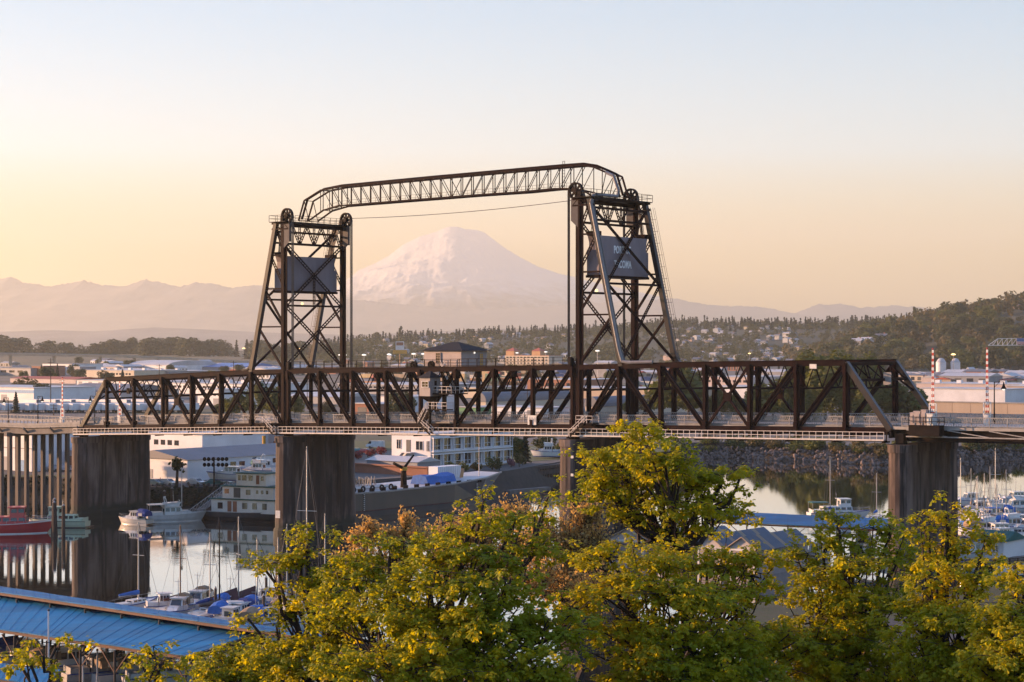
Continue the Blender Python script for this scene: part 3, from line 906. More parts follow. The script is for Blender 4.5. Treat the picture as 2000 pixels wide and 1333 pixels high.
    def rail(p, q):
        L = (q - p).length; n = max(1, int(L / 1.5))
        for hh in (.55, 1.1): m.beam(p + Vector((0, 0, hh)), q + Vector((0, 0, hh)), .06)
        for i in range(n + 1):
            c = p.lerp(q, i / n); m.beam(c, c + Vector((0, 0, 1.1)), .06)
    es = hp0 if sgn < 0 else hp1
    es2 = hp1 if sgn < 0 else hp0
    rail(bp(es, -.9, top), bp(es, W + .9, top)); rail(bp(es2, 1.5, top), bp(es2, W - 1.5, top))
    rail(bp(hp0, -.9, top), bp(hp1, -.9, top)); rail(bp(hp0, W + .9, top), bp(hp1, W + .9, top))
    part(m, 'head_railing', 'steel_dark', root)
    # caged ladder beside the farther sloping leg
    m = MB()
    a, b = leg(.02), leg(.97)
    o = sgn * .75
    p0, p1 = bp(a[0] + o, W, a[1]), bp(b[0] + o, W, b[1])
    for sd in (-.25, .25):
        m.beam(p0 + BN * sd, p1 + BN * sd, .07)
        m.beam(p0 + BN * sd + BD * sgn * .8, p1 + BN * sd + BD * sgn * .8, .035)
    n = 52
    for i in range(n):
        c = p0.lerp(p1, i / n); m.beam(c - BN * .25, c + BN * .25, .05)
        if i % 4 == 0:
            m.beam(c, c + BD * sgn * .8, .05)
            m.beam(c - BD * sgn * .75, c, .05)
    part(m, 'ladder', 'rope', root)
    part(MB().sphere(bp(sv, W / 2 - 3, lv[2] + .4), .22), 'beacon', 'lamp_on', root)
    return root, sv, sl1, base, top, leg

towL = tower('farther dark steel lift tower with blank grey counterweight, left of the mountain', 555, 491, 535, -1)
towR = tower('nearer dark steel lift tower carrying the lettered counterweight, right of the mountain', 1132, 1214, 1165, 1)

# counterweights
def counterweight(T, label, x_row, sgn, rows_h):
    root_t, sv, sl1, base, top, leg = T
    z1 = base + 20.4; z0 = z1 - 6.1
    sc = sv + sgn * 2.0
    root = empty('counterweight', bp(sc, W / 2, z0), 0, label, 'counterweight', 'counterweights of the lift towers')
    th = 1.15
    out = [(.75, z0), (W - .75, z0), (W - .75, z1 - 2.2), (W - 1.35, z1 - 2.2), (W - 1.35, z1 - 1.0), (W - .95, z1), (.95, z1), (1.35, z1 - 1.0), (1.35, z1 - 2.2), (.75, z1 - 2.2)]
    n = len(out)
    vs = [bp(sc - th, t, z) for t, z in out] + [bp(sc + th, t, z) for t, z in out]
    fs = [[i, (i + 1) % n, n + (i + 1) % n, n + i] for i in range(n)] + [list(range(n))[::-1], list(range(n, 2 * n))]
    part(MB().add(vs, fs), 'block', 'cw', root)
    part(MB().hexa([bp(a, b, c) for c in (z0 - .4, z0 - .01) for b in (.6, W - .6) for a in (sc - th - .1, sc + th + .1)]), 'bottom_plate', 'steel', root)
    for t in (1.1, W - 1.1):
        m = MB().box(bp(sc, t, z1 + .35), (2.0, 1.1, .7), ang)
        for k in range(4):
            m.tube(bp(sc - .6 + .4 * k, t, z1 + .6), bp(sc - .3 + .2 * k, t, z1 + 2.4), .05, n=5)
        part(m, 'rope_anchor', 'steel', root)
    return root, sc + th, z0, z1
cwL = counterweight(towL, 'blank grey counterweight block hanging in the farther tower', 0, -1, 0)
cwR = counterweight(towR, 'grey counterweight lettered in white hanging in the nearer tower', 0, 1, 0)
M['letter_white'] = mat('letter_white', (0.8, 0.8, 0.8), 0.6)
def lettering(txt, size, p, xdir, nrm, m, parent, name='lettering', depth=.02, sx=1.0):
    cu = bpy.data.curves.new('lettering_curve', 'FONT'); cu.body = txt; cu.size = size; cu.align_x = 'CENTER'; cu.align_y = 'CENTER'
    cu.extrude = depth; cu.space_character = 1.08; cu.offset = size * .03
    tmp = bpy.data.objects.new('tmp_text', cu); COL.objects.link(tmp)
    dg = bpy.context.evaluated_depsgraph_get()
    me = bpy.data.meshes.new_from_object(tmp.evaluated_get(dg))
    bpy.data.objects.remove(tmp)
    zd = Vector((0, 0, 1))
    R = Matrix((xdir.normalized() * sx, zd, nrm)).transposed()
    me.transform(R.to_4x4())
    me.transform(Matrix.Translation(Vector(p) - wloc(parent)))
    me.materials.clear(); me.materials.append(M[m])
    o = bpy.data.objects.new(name, me); COL.objects.link(o); o.parent = parent
    return o
lettering('PORT OF', 1.6, bp(cwR[1] + .03, W / 2 - .5, cwR[3] - 2.1), BN, BD, 'letter_white', cwR[0], sx=.66)
lettering('TACOMA', 1.6, bp(cwR[1] + .03, W / 2 - .4, cwR[3] - 4.35), BN, BD, 'letter_white', cwR[0], sx=.66)

# ------------------------------------------------------------------ overhead pipe truss between the tower heads
arch = None
def arch_truss():
    tc = W / 2; hw = 1.15
    up_px = [(592, 432), (603, 393), (635, 373), (670, 366), (760, 357.5), (850, 349), (940, 341), (1030, 333), (1100, 327), (1142, 324), (1168, 328), (1192, 338), (1207, 345), (1219, 386)]
    lo_px = [(612, 432), (640, 412), (672, 403), (760, 396), (850, 389), (940, 382), (1030, 376), (1090, 370), (1125, 370), (1152, 376), (1180, 394)]
    up = [sz(x, r, tc) for x, r in up_px]; lo = [sz(x, r, tc) for x, r in lo_px]
    root = empty('overhead_truss', bp(up[0][0], tc, up[0][1]), 0, 'arched lattice truss carrying cables between the two tower heads', 'truss')
    for t in (tc - hw, tc + hw):
        for L, nm in ((up, 'upper_chord'), (lo, 'lower_chord')):
            for a, b in zip(L[:-1], L[1:]):
                part(MB().beam(bp(a[0], t, a[1]), bp(b[0], t, b[1]), .2, .26), nm, 'steel', root)
    fu = lambda s: float(np.interp(s, [a for a, b in up], [b for a, b in up])); fl = lambda s: float(np.interp(s, [a for a, b in lo], [b for a, b in lo]))
    s0, s1 = lo[1][0], lo[-2][0]; n = 25
    for k in range(n):
        a, b = s0 + (s1 - s0) * k / n, s0 + (s1 - s0) * (k + 1) / n
        for t in (tc - hw, tc + hw):
            m = MB().beam(bp(a, t, fl(a)), bp(a, t, fu(a)), .11)
            if k < n / 2: m.beam(bp(a, t, fu(a)), bp(b, t, fl(b)), .09)
            else: m.beam(bp(a, t, fl(a)), bp(b, t, fu(b)), .09)
            part(m, 'web_member', 'steel', root)
        m = MB().beam(bp(a, tc - hw, fl(a)), bp(b, tc + hw, fl(b)), .08).beam(bp(a, tc - hw, fu(a)), bp(a, tc + hw, fu(a)), .1).beam(bp(a, tc - hw, fl(a)), bp(a, tc + hw, fl(a)), .1)
        m.beam(bp(a, tc - hw, fu(a)), bp(b, tc + hw, fu(b)), .08)
        part(m, 'cross_member', 'steel', root)
    # end frames
    for (i0, i1, L) in ((0, 3, up), (len(up) - 4, len(up) - 1, up)):
        for q in L[i0:i1 + 1]:
            s = min(max(q[0], lo[0][0]), lo[-1][0])
            m = MB()
            for t in (tc - hw, tc + hw):
                m.beam(bp(q[0], t, q[1]), bp(s, t, fl(s)), .1)
            m.beam(bp(q[0], tc - hw, q[1]), bp(q[0], tc + hw, q[1]), .12)
            part(m, 'end_frame', 'steel', root)
    # walkway rail inside and the pipe on top
    m = MB()
    for hh in (.5, 1.0):
        for k in range(n):
            a, b = s0 + (s1 - s0) * k / n, s0 + (s1 - s0) * (k + 1) / n
            m.beam(bp(a, tc, fl(a) + hh), bp(b, tc, fl(b) + hh), .04)
    for k in range(2 * n):
        a = s0 + (s1 - s0) * k / (2 * n); m.beam(bp(a, tc, fl(a)), bp(a, tc, fl(a) + 1.0), .04)
    part(m, 'walkway_railing', 'rope', root)
    m = MB()
    for a, b in zip(up[:-1], up[1:]):
        m.tube(bp(a[0], tc - .3, a[1] + .28), bp(b[0], tc - .3, b[1] + .28), .2, n=8)
    part(m, 'cable_duct', 'steel', root)
    s = sz(1101, 327, tc)[0]
    m = MB()
    for o in (-.2, .2): m.beam(bp(s + o, tc, fl(s)), bp(s + o, tc, fu(s) + 1.0), .06)
    for k in range(10): m.beam(bp(s - .2, tc, fl(s) + k * .5), bp(s + .2, tc, fl(s) + k * .5), .05)
    part(m, 'ladder', 'steel', root)
arch_truss()
# pale cable duct climbing the nearer tower and joining the overhead truss
_r, _sv, _sl1, _b, _top, _leg = towR
dpts = [bp(_leg(0)[0] + 6, -.42, zt(_leg(0)[0] + 6) + .55), bp(_leg(0)[0] + 1.6, -.42, zt(_leg(0)[0]) + .6), bp(_leg(.03)[0] + .55, -.42, _leg(.03)[1]), bp(_leg(.10)[0] + .35, -.42, _leg(.10)[1]), bp(_leg(.97)[0] + .35, -.42, _leg(.97)[1]), bp(_sl1 + .6, .2, _top + .35), bp(_sl1 + .9, W / 2 - 1.4, _top + .35), bp(_sl1 + 1.0, W / 2 - 1.2, _top + 1.2)]
for x, r in ((1207, 345), (1192, 338)):
    q = sz(x, r, W / 2); dpts.append(bp(q[0], W / 2 - 1.2, q[1]))
dm = MB()
for p, q in zip(dpts[:-1], dpts[1:]):
    dm.tube(p, q, .26, n=8)
part(dm, 'cable_duct', 'duct', _r)
# operating cable sagging between the towers
a, b = sz(687, 427, W), sz(1124, 391, 3)
m = MB(); pa, pb = bp(a[0], W, a[1]), bp(b[0], 3, b[1]); pts = []
for i in range(17):
    k = i / 16; p = pa.lerp(pb, k); p.z -= 1.0 * 4 * k * (1 - k) * .5; pts.append(p)
tag(m.path(pts, .05, 4).build('span_cable', M['rope']), 'thin sagging cable strung between the two tower heads', 'cable')

# ------------------------------------------------------------------ concrete piers
def pier(label, x_near, top_row, t0=-.6, t1=W - 1.2, rn=2.1, th=3.2, z_top=None, m_='conc_dark', off=0.0, group='concrete bridge piers'):
    s = S(x_near) + off
    zt_ = zb(s) - 1.9 if z_top is None else z_top
    root = empty('bridge_pier', bp(s, W / 2, 0), 0, label, 'pier', group)
    def outline(k, z):
        pts = []
        for i in range(9):
            a = math.pi * i / 8
            pts.append((s + rn * k * math.cos(a), t0 - rn * k * math.sin(a) * .9))
        pts = pts[::-1] if False else pts
        near = [(s + rn * k * math.cos(math.pi + math.pi * i / 8), t0 + rn * .2 + rn * k * math.sin(math.pi + math.pi * i / 8)) for i in range(9)]
        farp = [(s + rn * k * math.cos(math.pi * i / 8), t1 + rn * k * math.sin(math.pi * i / 8)) for i in range(9)]
        web = th * k / 2
        loop = near + [(s + rn * k * .98, t0 + rn * 1.3), (s + web, t0 + rn * 1.7), (s + web, t1 - rn * 1.7), (s + rn * k * .98, t1 - rn * 1.3)] + farp + [(s - rn * k * .98, t1 - rn * 1.3), (s - web, t1 - rn * 1.7), (s - web, t0 + rn * 1.7), (s - rn * k * .98, t0 + rn * 1.3)]
        return [bp(a, b, z) for a, b in loop]
    part(MB().loft([outline(1.12, -4), outline(1.0, zt_ - 1.1)]), 'shaft', m_, root)
    part(MB().loft([outline(1.10, zt_ - 1.095), outline(1.12, zt_)]), 'cap', m_, root)
    part(MB().loft([outline(1.22, -4.5), outline(1.22, 1.3), outline(1.14, 1.7)]), 'footing', 'conc_dark', root)
    for t in (0, W):
        part(MB().box(bp(s, t, (zt_ + zb(s) - .45) / 2 + .01), (1.2, 1.2, max(.3, zb(s) - .45 - zt_)), ang), 'bearing', 'steel_dark', root)
    return root
pA = pier('stained concrete pier under the far end of the left truss span', 160, 855, off=.6)
pB = pier('stained concrete pier under the farther lift tower', 556, 855, off=1.0)
pC = pier('stained concrete pier under the nearer lift tower, half hidden by maple', 1132, 860, off=-1.0)
pD = pier('tall dark stained pier at the right end of the nearest truss span', 1740, 868, off=1.6, rn=1.6, th=2.4)
# notice and tide boards fixed to the piers
s, z = sz(543, 1005, -2.7)
part(MB().box(bp(s, -2.75, z), (1.0, .06, 1.3), ang + .12), 'notice_board', 'white_paint', pB)
for r in (893, 928):
    s, z = sz(1118, r, -2.7)
    part(MB().box(bp(s, -2.78, z), (.5, .06, .4), ang), 'tide_board', 'white_paint', pC)
part(MB().tube(bp(S(541), -3.2, zb(0) - 3.2), bp(S(541), -3.2, zb(0) - 1.8), .3, n=8), 'navigation_lamp', 'yellow', pB)

# ------------------------------------------------------------------ approaches
def approach(label, s0, s1, sgn, girder_m, fascia, group):
    root = empty('approach_viaduct', bp(s0, W / 2, zb(s0)), 0, label, 'viaduct', group)
    n = max(2, int(abs(s1 - s0) / 8))
    for i in range(n):
        a, b = s0 + (s1 - s0) * i / n, s0 + (s1 - s0) * (i + 1) / n
        if a > b: a, b = b, a
        g = .01
        part(MB().hexa([bp(x, t, z + dz) for dz in (-.4, 0) for t in (-.2, W + .2) for x, z in ((a + g, zdeck(a)), (b - g, zdeck(b)))]), 'deck_slab', 'conc_light', root)
        for t in (.3, W - .3) if fascia else (.6, 5, 10, W - .6):
            part(MB().beam(bp(a + g, t, zb(a) - .55), bp(b - g, t, zb(b) - .55), .35, 1.1 if fascia else 1.9), 'girder', girder_m, root)
        if fascia:
            part(MB().beam(bp(b - .2, -.9, zdeck(b) - .35), bp(b - .2, .3, zb(b) - .9), .3, .35), 'bracket', 'concrete', root)
    return root
sL0, sL1 = S(158), S(158) - 75
apL = approach('concrete approach viaduct on slender columns at the left edge', sL0, sL1, -1, 'concrete', True, 'approach viaducts of the bridge')
# concrete parapet with rail
for t in (-.15, W + .15):
    n = 16
    for i in range(n):
        a, b = sL0 + (sL1 - sL0) * i / n, sL0 + (sL1 - sL0) * (i + 1) / n
        m = MB().beam(bp(a, t, zdeck(a) + .25), bp(b + .02, t, zdeck(b) + .25), .22, .5).beam(bp(a, t, zdeck(a) + 1.2), bp(b, t, zdeck(b) + 1.2), .18, .18)
        for k in range(4):
            c = a + (b - a) * k / 4; m.beam(bp(c, t, zdeck(c) + .3), bp(c, t, zdeck(c) + 1.15), .14)
        part(m, 'parapet', 'conc_light', apL)
for xb_ in (17, -80):
    sb_ = S(xb_)
    for k in range(8):
        t = .3 + (W - .6) * k / 7
        part(MB().beam(bp(sb_, t, -3), bp(sb_, t, zb(sb_) - 1.55), .72, .72, BD), 'column', 'column', apL)
    part(MB().beam(bp(sb_, -.8, zb(sb_) - 1.3), bp(sb_, W + .8, zb(sb_) - 1.3), .9, .8), 'bent_cap', 'concrete', apL)
sR0, sR1 = S(1745), S(1745) + 60
apR = approach('dark steel girder approach viaduct at the right edge', sR0, sR1, 1, 'steel_dark', False, 'approach viaducts of the bridge')
deck_railing(apR, S(1762), sR1, -.05); deck_railing(apR, S(1762), sR1, W + .05)
m = MB()
for i in range(7):
    a, b = S(1775) + i * 6, S(1775) + i * 6 + 6
    m.beam(bp(a, -.8, zb(a) - .75), bp(b, -.8, zb(b) - .75), .16).beam(bp(a, -.7, zdeck(a) - .4), bp(b, -.7, zb(b) - .7), .12)
part(m, 'utility_pipe', 'rail_grey', apR)
# gate operator's platform at the right end of the trusses
a, z_ = sz(1778, 830, -1.3); b = S(1838, -1.3)
gpf = empty('gate_platform', bp(a, -1.3, z_), 0, 'railed steel platform with control cabinets beside the right end of the bridge', 'platform')
platform(gpf, a, b, -1.9, -.3, z_, 'steel_dark')
part(MB().box(bp((a + b) / 2, -1.1, z_ - .8), (b - a, 1.5, 1.3), ang), 'platform_girder', 'steel_dark', gpf)
for x, h, w, mm in ((1793, 1.8, 1.0, 'siding'), (1806, 2.0, .7, 'siding'), (1783, 1.6, .5, 'siding'), (1818, 1.5, .9, 'white_paint')):
    s = S(x, -1.2); part(MB().box(bp(s, -1.2, z_ + h / 2 + .005), (w, .7, h), ang).box(bp(s, -1.2, z_ + h + .05), (w + .1, .8, .08), ang), 'cabinet', mm, gpf)
    part(MB().box(bp(s, -1.58, z_ + h * .5), (w * .7, .05, h * .7), ang), 'cabinet_door', mm, gpf)

# barrier gates with striped arms standing upright
def stripe_mat():
    m = bpy.data.materials.new('barrier_stripes'); m.use_nodes = True
    t = m.node_tree; b = t.nodes['Principled BSDF']; sk(b, Roughness=.5)
    geo = t.nodes.new('ShaderNodeNewGeometry'); sx = t.nodes.new('ShaderNodeSeparateXYZ'); t.links.new(geo.outputs['Position'], sx.inputs[0])
    mm = t.nodes.new('ShaderNodeMath'); mm.operation = 'FRACT'
    ml = t.nodes.new('ShaderNodeMath'); ml.operation = 'MULTIPLY'; ml.inputs[1].default_value = 1.25
    t.links.new(sx.outputs['Z'], ml.inputs[0]); t.links.new(ml.outputs[0], mm.inputs[0])
    gt = t.nodes.new('ShaderNodeMath'); gt.operation = 'GREATER_THAN'; gt.inputs[1].default_value = .5; t.links.new(mm.outputs[0], gt.inputs[0])
    mx = t.nodes.new('ShaderNodeMix'); mx.data_type = 'RGBA'; mx.inputs[6].default_value = (.75, .72, .68, 1); mx.inputs[7].default_value = (.45, .05, .03, 1)
    t.links.new(gt.outputs[0], mx.inputs[0]); t.links.new(mx.outputs[2], b.inputs['Base Color'])
    return m
M['stripe'] = stripe_mat()
def barrier(x, row_b, row_t, t, label):
    s, z0 = sz(x, row_b, t); z1 = sz(x, row_t, t)[1]
    zd = zdeck(s)
    root = empty('barrier_gate', bp(s, t, zd), 0, label, 'barrier gate', 'raised barrier gates at the bridge ends')
    part(MB().box(bp(s, t, zd + .7), (.8, .7, 1.4), ang).box(bp(s, t, zd + 1.44), (.9, .8, .08), ang), 'gate_cabinet', 'white_paint', root)
    L = z1 - zd - 1.6
    m = MB()
    for o in (-.16, .16): m.beam(bp(s + o, t, zd + 1.6), bp(s + o * .4, t, z1), .11, .11)
    for k in range(int(L / .55)):
        z = zd + 1.8 + k * .55; m.beam(bp(s - .15, t, z), bp(s + .15, t, z + .3), .08)
    part(m, 'gate_arm', 'stripe', root)
    part(MB().beam(bp(s - .5, t, zd + 1.5), bp(s - .5, t, zd + 3.2), .14).beam(bp(s + .5, t, zd + 1.5), bp(s + .5, t, zd + 3.2), .14).beam(bp(s - .5, t, zd + 3.2), bp(s + .5, t, zd + 3.2), .12), 'counter_arm', 'white_paint', root)
    part(MB().sphere(bp(s, t, z1 + .15), .14), 'gate_lamp', 'red', root)
barrier(122, 815, 739, 3, 'red and white striped barrier arm left of the far truss span')
barrier(234, 812, 742, W, 'red and white striped barrier arm seen through the far truss span')
barrier(1822, 812, 684, -.6, 'red and white striped barrier arm beside the gate platform')
barrier(1928, 812, 683, 9, 'red and white striped barrier arm nearest the right edge')

# road lamps with bell shades on brackets
def road_lamp(x, row_top, sgn, t, label, z_=None):
    s, z1 = sz(x, row_top, t); zd = zdeck(s) if z_ is None else z_
    root = empty('road_lamp', bp(s, t, zd), 0, label, 'street lamp', 'bell shaded lamps on the approaches')
    part(MB().tube(bp(s, t, zd), bp(s, t, z1), .11, .07, 8), 'pole', 'steel_dark', root)
    part(MB().tube(bp(s, t, zd), bp(s, t, zd + .9), .2, .15, 8), 'base', 'steel_dark', root)
    e = bp(s + sgn * 1.4, t, z1)
    part(MB().tube(bp(s, t, z1 - .1), e, .05).tube(bp(s, t, z1 - .8), bp(s + sgn * .7, t, z1 - .1), .035), 'bracket_arm', 'steel_dark', root)
    sh = part(MB().loft([[e + Vector((r * math.cos(2 * math.pi * i / 10), r * math.sin(2 * math.pi * i / 10), dz)) for i in range(10)] for r, dz in ((.06, -.05), (.12, -.3), (.2, -.6), (.42, -1.0))]), 'lamp_shade', 'steel_dark', root)
    part(MB().sphere(e + Vector((0, 0, -1.02)), .2, 8, 4), 'lamp_globe', 'lamp_white', sh)
road_lamp(16, 777, -1, .5, 'bell shaded road lamp nearest the left edge')
road_lamp(74, 774, 1, .5, 'bell shaded road lamp between the left edge and the far truss')
road_lamp(185, 774, -1, W - .3, 'bell shaded road lamp seen against the far end post')
road_lamp(1942, 746, 1, W - .3, 'bell shaded road lamp on the right approach')
# ------------------------------------------------------------------ buildings on the far bank and the tide flats
M['wh_white'] = mat('white_metal_wall', (0.66, 0.65, 0.66), 0.55, 0, (0.56, 0.55, 0.56), 0.15)
M['wh_grey'] = mat('grey_metal_wall', (0.24, 0.24, 0.26), 0.6, 0, (0.19, 0.19, 0.21), 0.15)
M['wh_cream'] = mat('cream_wall', (0.55, 0.45, 0.34), 0.7, 0, (0.47, 0.38, 0.29), 0.15)
M['wh_pink'] = mat('pale_pink_wall', (0.50, 0.40, 0.37), 0.7, 0, (0.43, 0.34, 0.31), 0.2)
M['wh_tan'] = mat('tan_concrete_wall', (0.42, 0.32, 0.23), 0.8, 0, (0.34, 0.26, 0.19), 0.1, stretch=(1, 1, .2))
M['wh_brick'] = mat('brick_wall', (0.30, 0.13, 0.08), 0.85, 0, (0.24, 0.10, 0.06), 0.3)
M['wh_orange'] = mat('orange_wall', (0.50, 0.27, 0.13), 0.8, 0, (0.42, 0.22, 0.10), 0.2)
M['roof_pale'] = mat('pale_roof', (0.44, 0.43, 0.44), 0.5, 0, (0.34, 0.34, 0.35), 0.08)
M['roof_grey'] = mat('grey_roof', (0.13, 0.13, 0.15), 0.6, 0, (0.10, 0.10, 0.115), 0.1)
M['roof_blue'] = mat('blue_roof', (0.06, 0.16, 0.40), 0.5, 0, (0.05, 0.13, 0.34), 0.2)
M['roof_red'] = mat('red_roof', (0.36, 0.07, 0.04), 0.7)
M['blue_band'] = mat('blue_band', (0.05, 0.25, 0.52), 0.5)
M['door_dark'] = mat('dark_door', (0.06, 0.06, 0.065), 0.6)
M['green_paint'] = mat('green_paint', (0.03, 0.20, 0.08), 0.5)

def block_frame(x0, x1, row, z=LAND):
    C = gp(x1, row, z); u0 = (x0 - 1000) / F
    L = (C.x - u0 * C.y) / (BD.x - u0 * BD.y)
    O = C - BD * L
    return O, L

def building(name, label, x0, x1, row, h, depth, wall='wh_white', roof='roof_pale', rtype='flat', rise=2.0, wins=(), doors=(), vents=0, z=LAND, cat='building', group=None, band=None, fm='white_paint', frames=False, side_wins=()):
    """near wall from photo column x0 to x1 on ground row; wins: (a0,a1,z0,z1,n[,mat]) as fractions/metres"""
    O, L = block_frame(x0, x1, row, z)
    Q = lambda a, b, c: O + BD * a + BN * b + Vector((0, 0, c))
    root = empty(name, O, 0, label, cat, group)
    part(MB().hexa([Q(a, b, c) for c in (-1, h) for b in (0, depth) for a in (0, L)]), 'wall', wall, root)
    ov = .35
    if rtype == 'flat':
        part(MB().hexa([Q(a, b, c) for c in (h + .01, h + .35) for b in (-ov, depth + ov) for a in (-ov, L + ov)]), 'roof', roof, root)
    elif rtype == 'gable':       # ridge along the near wall
        y0, y1, ym = -ov, depth + ov, depth / 2
        part(MB().add([Q(-ov, y0, h), Q(L + ov, y0, h), Q(L + ov, ym, h + rise), Q(-ov, ym, h + rise), Q(L + ov, y1, h), Q(-ov, y1, h)], [[0, 1, 2, 3], [3, 2, 4, 5], [0, 3, 5], [1, 4, 2], [0, 5, 4, 1]]), 'roof', roof, root)
    elif rtype == 'gable2':      # gable end on the near wall
        part(MB().add([Q(-ov, -ov, h), Q(L + ov, -ov, h), Q(L / 2, -ov, h + rise), Q(-ov, depth, h), Q(L + ov, depth, h), Q(L / 2, depth, h + rise)], [[0, 2, 5, 3], [2, 1, 4, 5], [0, 1, 2], [3, 5, 4], [0, 3, 4, 1]]), 'roof', roof, root)
    elif rtype == 'barrel':      # vaulted roof running away from the near wall (axis along BN)
        n = 10; prof_ = [(L / 2 - (L / 2 + ov) * math.cos(math.pi * i / n), h + rise * math.sin(math.pi * i / n)) for i in range(n + 1)]
        part(MB().loft([[Q(a, -ov, c) for a, c in prof_], [Q(a, depth, c) for a, c in prof_]]), 'roof', roof, root)
    elif rtype == 'vault':       # vaulted roof with its axis along the near wall
        n = 10; prof_ = [(depth / 2 - (depth / 2 + ov) * math.cos(math.pi * i / n), h + rise * math.sin(math.pi * i / n)) for i in range(n + 1)]
        part(MB().loft([[Q(-ov, b, c) for b, c in prof_], [Q(L + ov, b, c) for b, c in prof_]]), 'roof', roof, root)
    if band:
        part(MB().hexa([Q(a, b, c) for c in (band[0], band[1]) for b in (-.06, .1) for a in (-.06, L + .06)]), 'band', band[2], root)
    for w in wins:
        a0, a1, z0, z1, n = w[:5]; g = w[5] if len(w) > 5 else 'glass'
        for k in range(n):
            ww = (a1 - a0) * L / n
            c0 = a0 * L + ww * (k + .18); c1 = a0 * L + ww * (k + .82)
            o = part(MB().hexa([Q(a, b, c) for c in (z0, z1) for b in (-.03, .1) for a in (c0, c1)]), 'window', g, root)
            if frames:
                f = MB()
                for a in (c0, (c0 + c1) / 2, c1): f.hexa([Q(aa, b, c) for c in (z0 - .05, z1 + .05) for b in (-.09, 0.0) for aa in (a - .05, a + .05)])
                for c in (z0, z1): f.hexa([Q(aa, b, cc_) for cc_ in (c - .06, c + .06) for b in (-.1, 0.0) for aa in (c0, c1)])
                part(f, 'window_frame', fm, o)
    for w in side_wins:
        b0, b1, z0, z1, n = w[:5]; g = w[5] if len(w) > 5 else 'glass'
        for k in range(n):
            ww = (b1 - b0) * depth / n
            c0 = b0 * depth + ww * (k + .18); c1 = b0 * depth + ww * (k + .82)
            part(MB().hexa([Q(a, b, c) for c in (z0, z1) for b in (c0, c1) for a in (L - .1, L + .03)]), 'window', g, root)
    for (a, w, hh, mm) in doors:
        part(MB().hexa([Q(aa, b, c) for c in (0, hh) for b in (-.05, .1) for aa in (a * L, a * L + w)]), 'door', mm, root)
    for k in range(vents):
        a = L * (k + .5) / vents; part(MB().hexa([Q(aa, b, c) for c in (h + .35, h + 2.2) for b in (depth * .3, depth * .3 + 3) for aa in (a - 1.6, a + 1.6)]), 'roof_vent', 'wh_white', root)
    return root, Q, L

def tank(name, label, x, row, r, h, m, dome=.25, z=LAND, cat='silo', group=None):
    c = gp(x, row, z); root = empty(name, c, 0, label, cat, group)
    rg = lambda rr, zz: [c + Vector((rr * math.cos(2 * math.pi * i / 16), rr * math.sin(2 * math.pi * i / 16), zz)) for i in range(16)]
    part(MB().loft([rg(r, 0), rg(r, h)]), 'shell', m, root)
    part(MB().loft([rg(r * 1.03, h + .02), rg(r * .55, h + r * dome * .8), rg(.15, h + r * dome)]), 'roof', 'roof_pale', root)
    return root

# --- left part of the flats
building('warehouse', 'white warehouse with a blue band beside the lone conifer', -90, 66, 784, 6.6, 40, 'wh_white', 'roof_pale', band=(4.0, 5.6, 'blue_band'), doors=((.2, 5, 3, 'wh_grey'), (.6, 5, 3, 'wh_grey')))
building('warehouse', 'low pink walled shed with dark pitched roof behind the trailers', 107, 232, 781, 4.6, 42, 'wh_pink', 'roof_grey', 'gable', 3.2, doors=((.15, 6, 3.2, 'wh_brick'), (.5, 8, 3.4, 'wh_grey')))
building('warehouse', 'cream warehouse with a row of dark windows and roof vents', 155, 262, 739, 6.3, 60, 'wh_cream', 'roof_pale', wins=((.55, .95, 2.6, 4.2, 7),), vents=4)
building('warehouse', 'grey warehouse adjoining the cream warehouse', 266, 330, 738, 5.4, 60, 'wh_grey', 'roof_pale', wins=((.1, .9, 2.4, 3.8, 6),), vents=2)
building('hangar', 'pale vaulted hangar below the motorway viaduct', 252, 328, 727, 7, 70, 'wh_white', 'roof_pale', 'vault', 5)
building('warehouse', 'long white shed with grey stripes far left of the bridge', 83, 140, 729, 9, 40, 'wh_white', 'roof_grey', wins=((.05, .95, 4, 7, 8, 'wh_grey'),))
building('office_block', 'tall narrow grey block left of the cream warehouse', 144, 156, 737, 9, 18, 'wh_grey', 'roof_pale')
building('warehouse', 'long low shed with rust red roof on the flats', 20, 148, 750, 3.2, 26, 'wh_pink', 'roof_red', 'gable', 1.6)
building('warehouse', 'dark shed at the left edge of the flats', -60, 60, 735, 7, 40, 'wh_grey', 'roof_grey', wins=((.1, .9, 3, 5, 6),))
building('warehouse', 'brown fronted small factory left of the far truss', 62, 84, 735, 9, 25, 'wh_brick', 'roof_grey')
building('warehouse', 'pale long shed with flat roof above the trailers', 150, 330, 757, 3.6, 45, 'wh_white', 'roof_pale', doors=tuple((k / 9 + .02, 4, 2.8, 'wh_grey') for k in range(8)))
building('warehouse', 'shed with a bright blue roof below the viaduct', 392, 472, 727, 5, 60, 'wh_grey', 'roof_blue', 'gable', 4)
building('warehouse', 'white box van depot seen through the far truss', 386, 437, 793, 7.5, 25, 'wh_white', 'roof_pale', wins=((.1, .9, 4.6, 5.8, 5),), doors=((.1, 4, 3.4, 'wh_grey'), (.6, 4, 3.4, 'wh_grey')))
building('warehouse', 'long pale factory behind the depot with clerestory', 330, 480, 772, 6, 55, 'wh_white', 'roof_pale', vents=5, wins=((.05, .95, 3.4, 4.8, 14),))
building('warehouse', 'low white roofed shed seen through the farther tower foot', 556, 662, 790, 3.5, 30, 'wh_grey', 'roof_pale', 'gable', 2)
building('warehouse', 'brown loading shed behind the lift span', 688, 742, 812, 4.6, 22, 'wh_brick', 'roof_pale', doors=((.2, 5, 3.2, 'door_dark'), (.6, 5, 3.2, 'door_dark')))
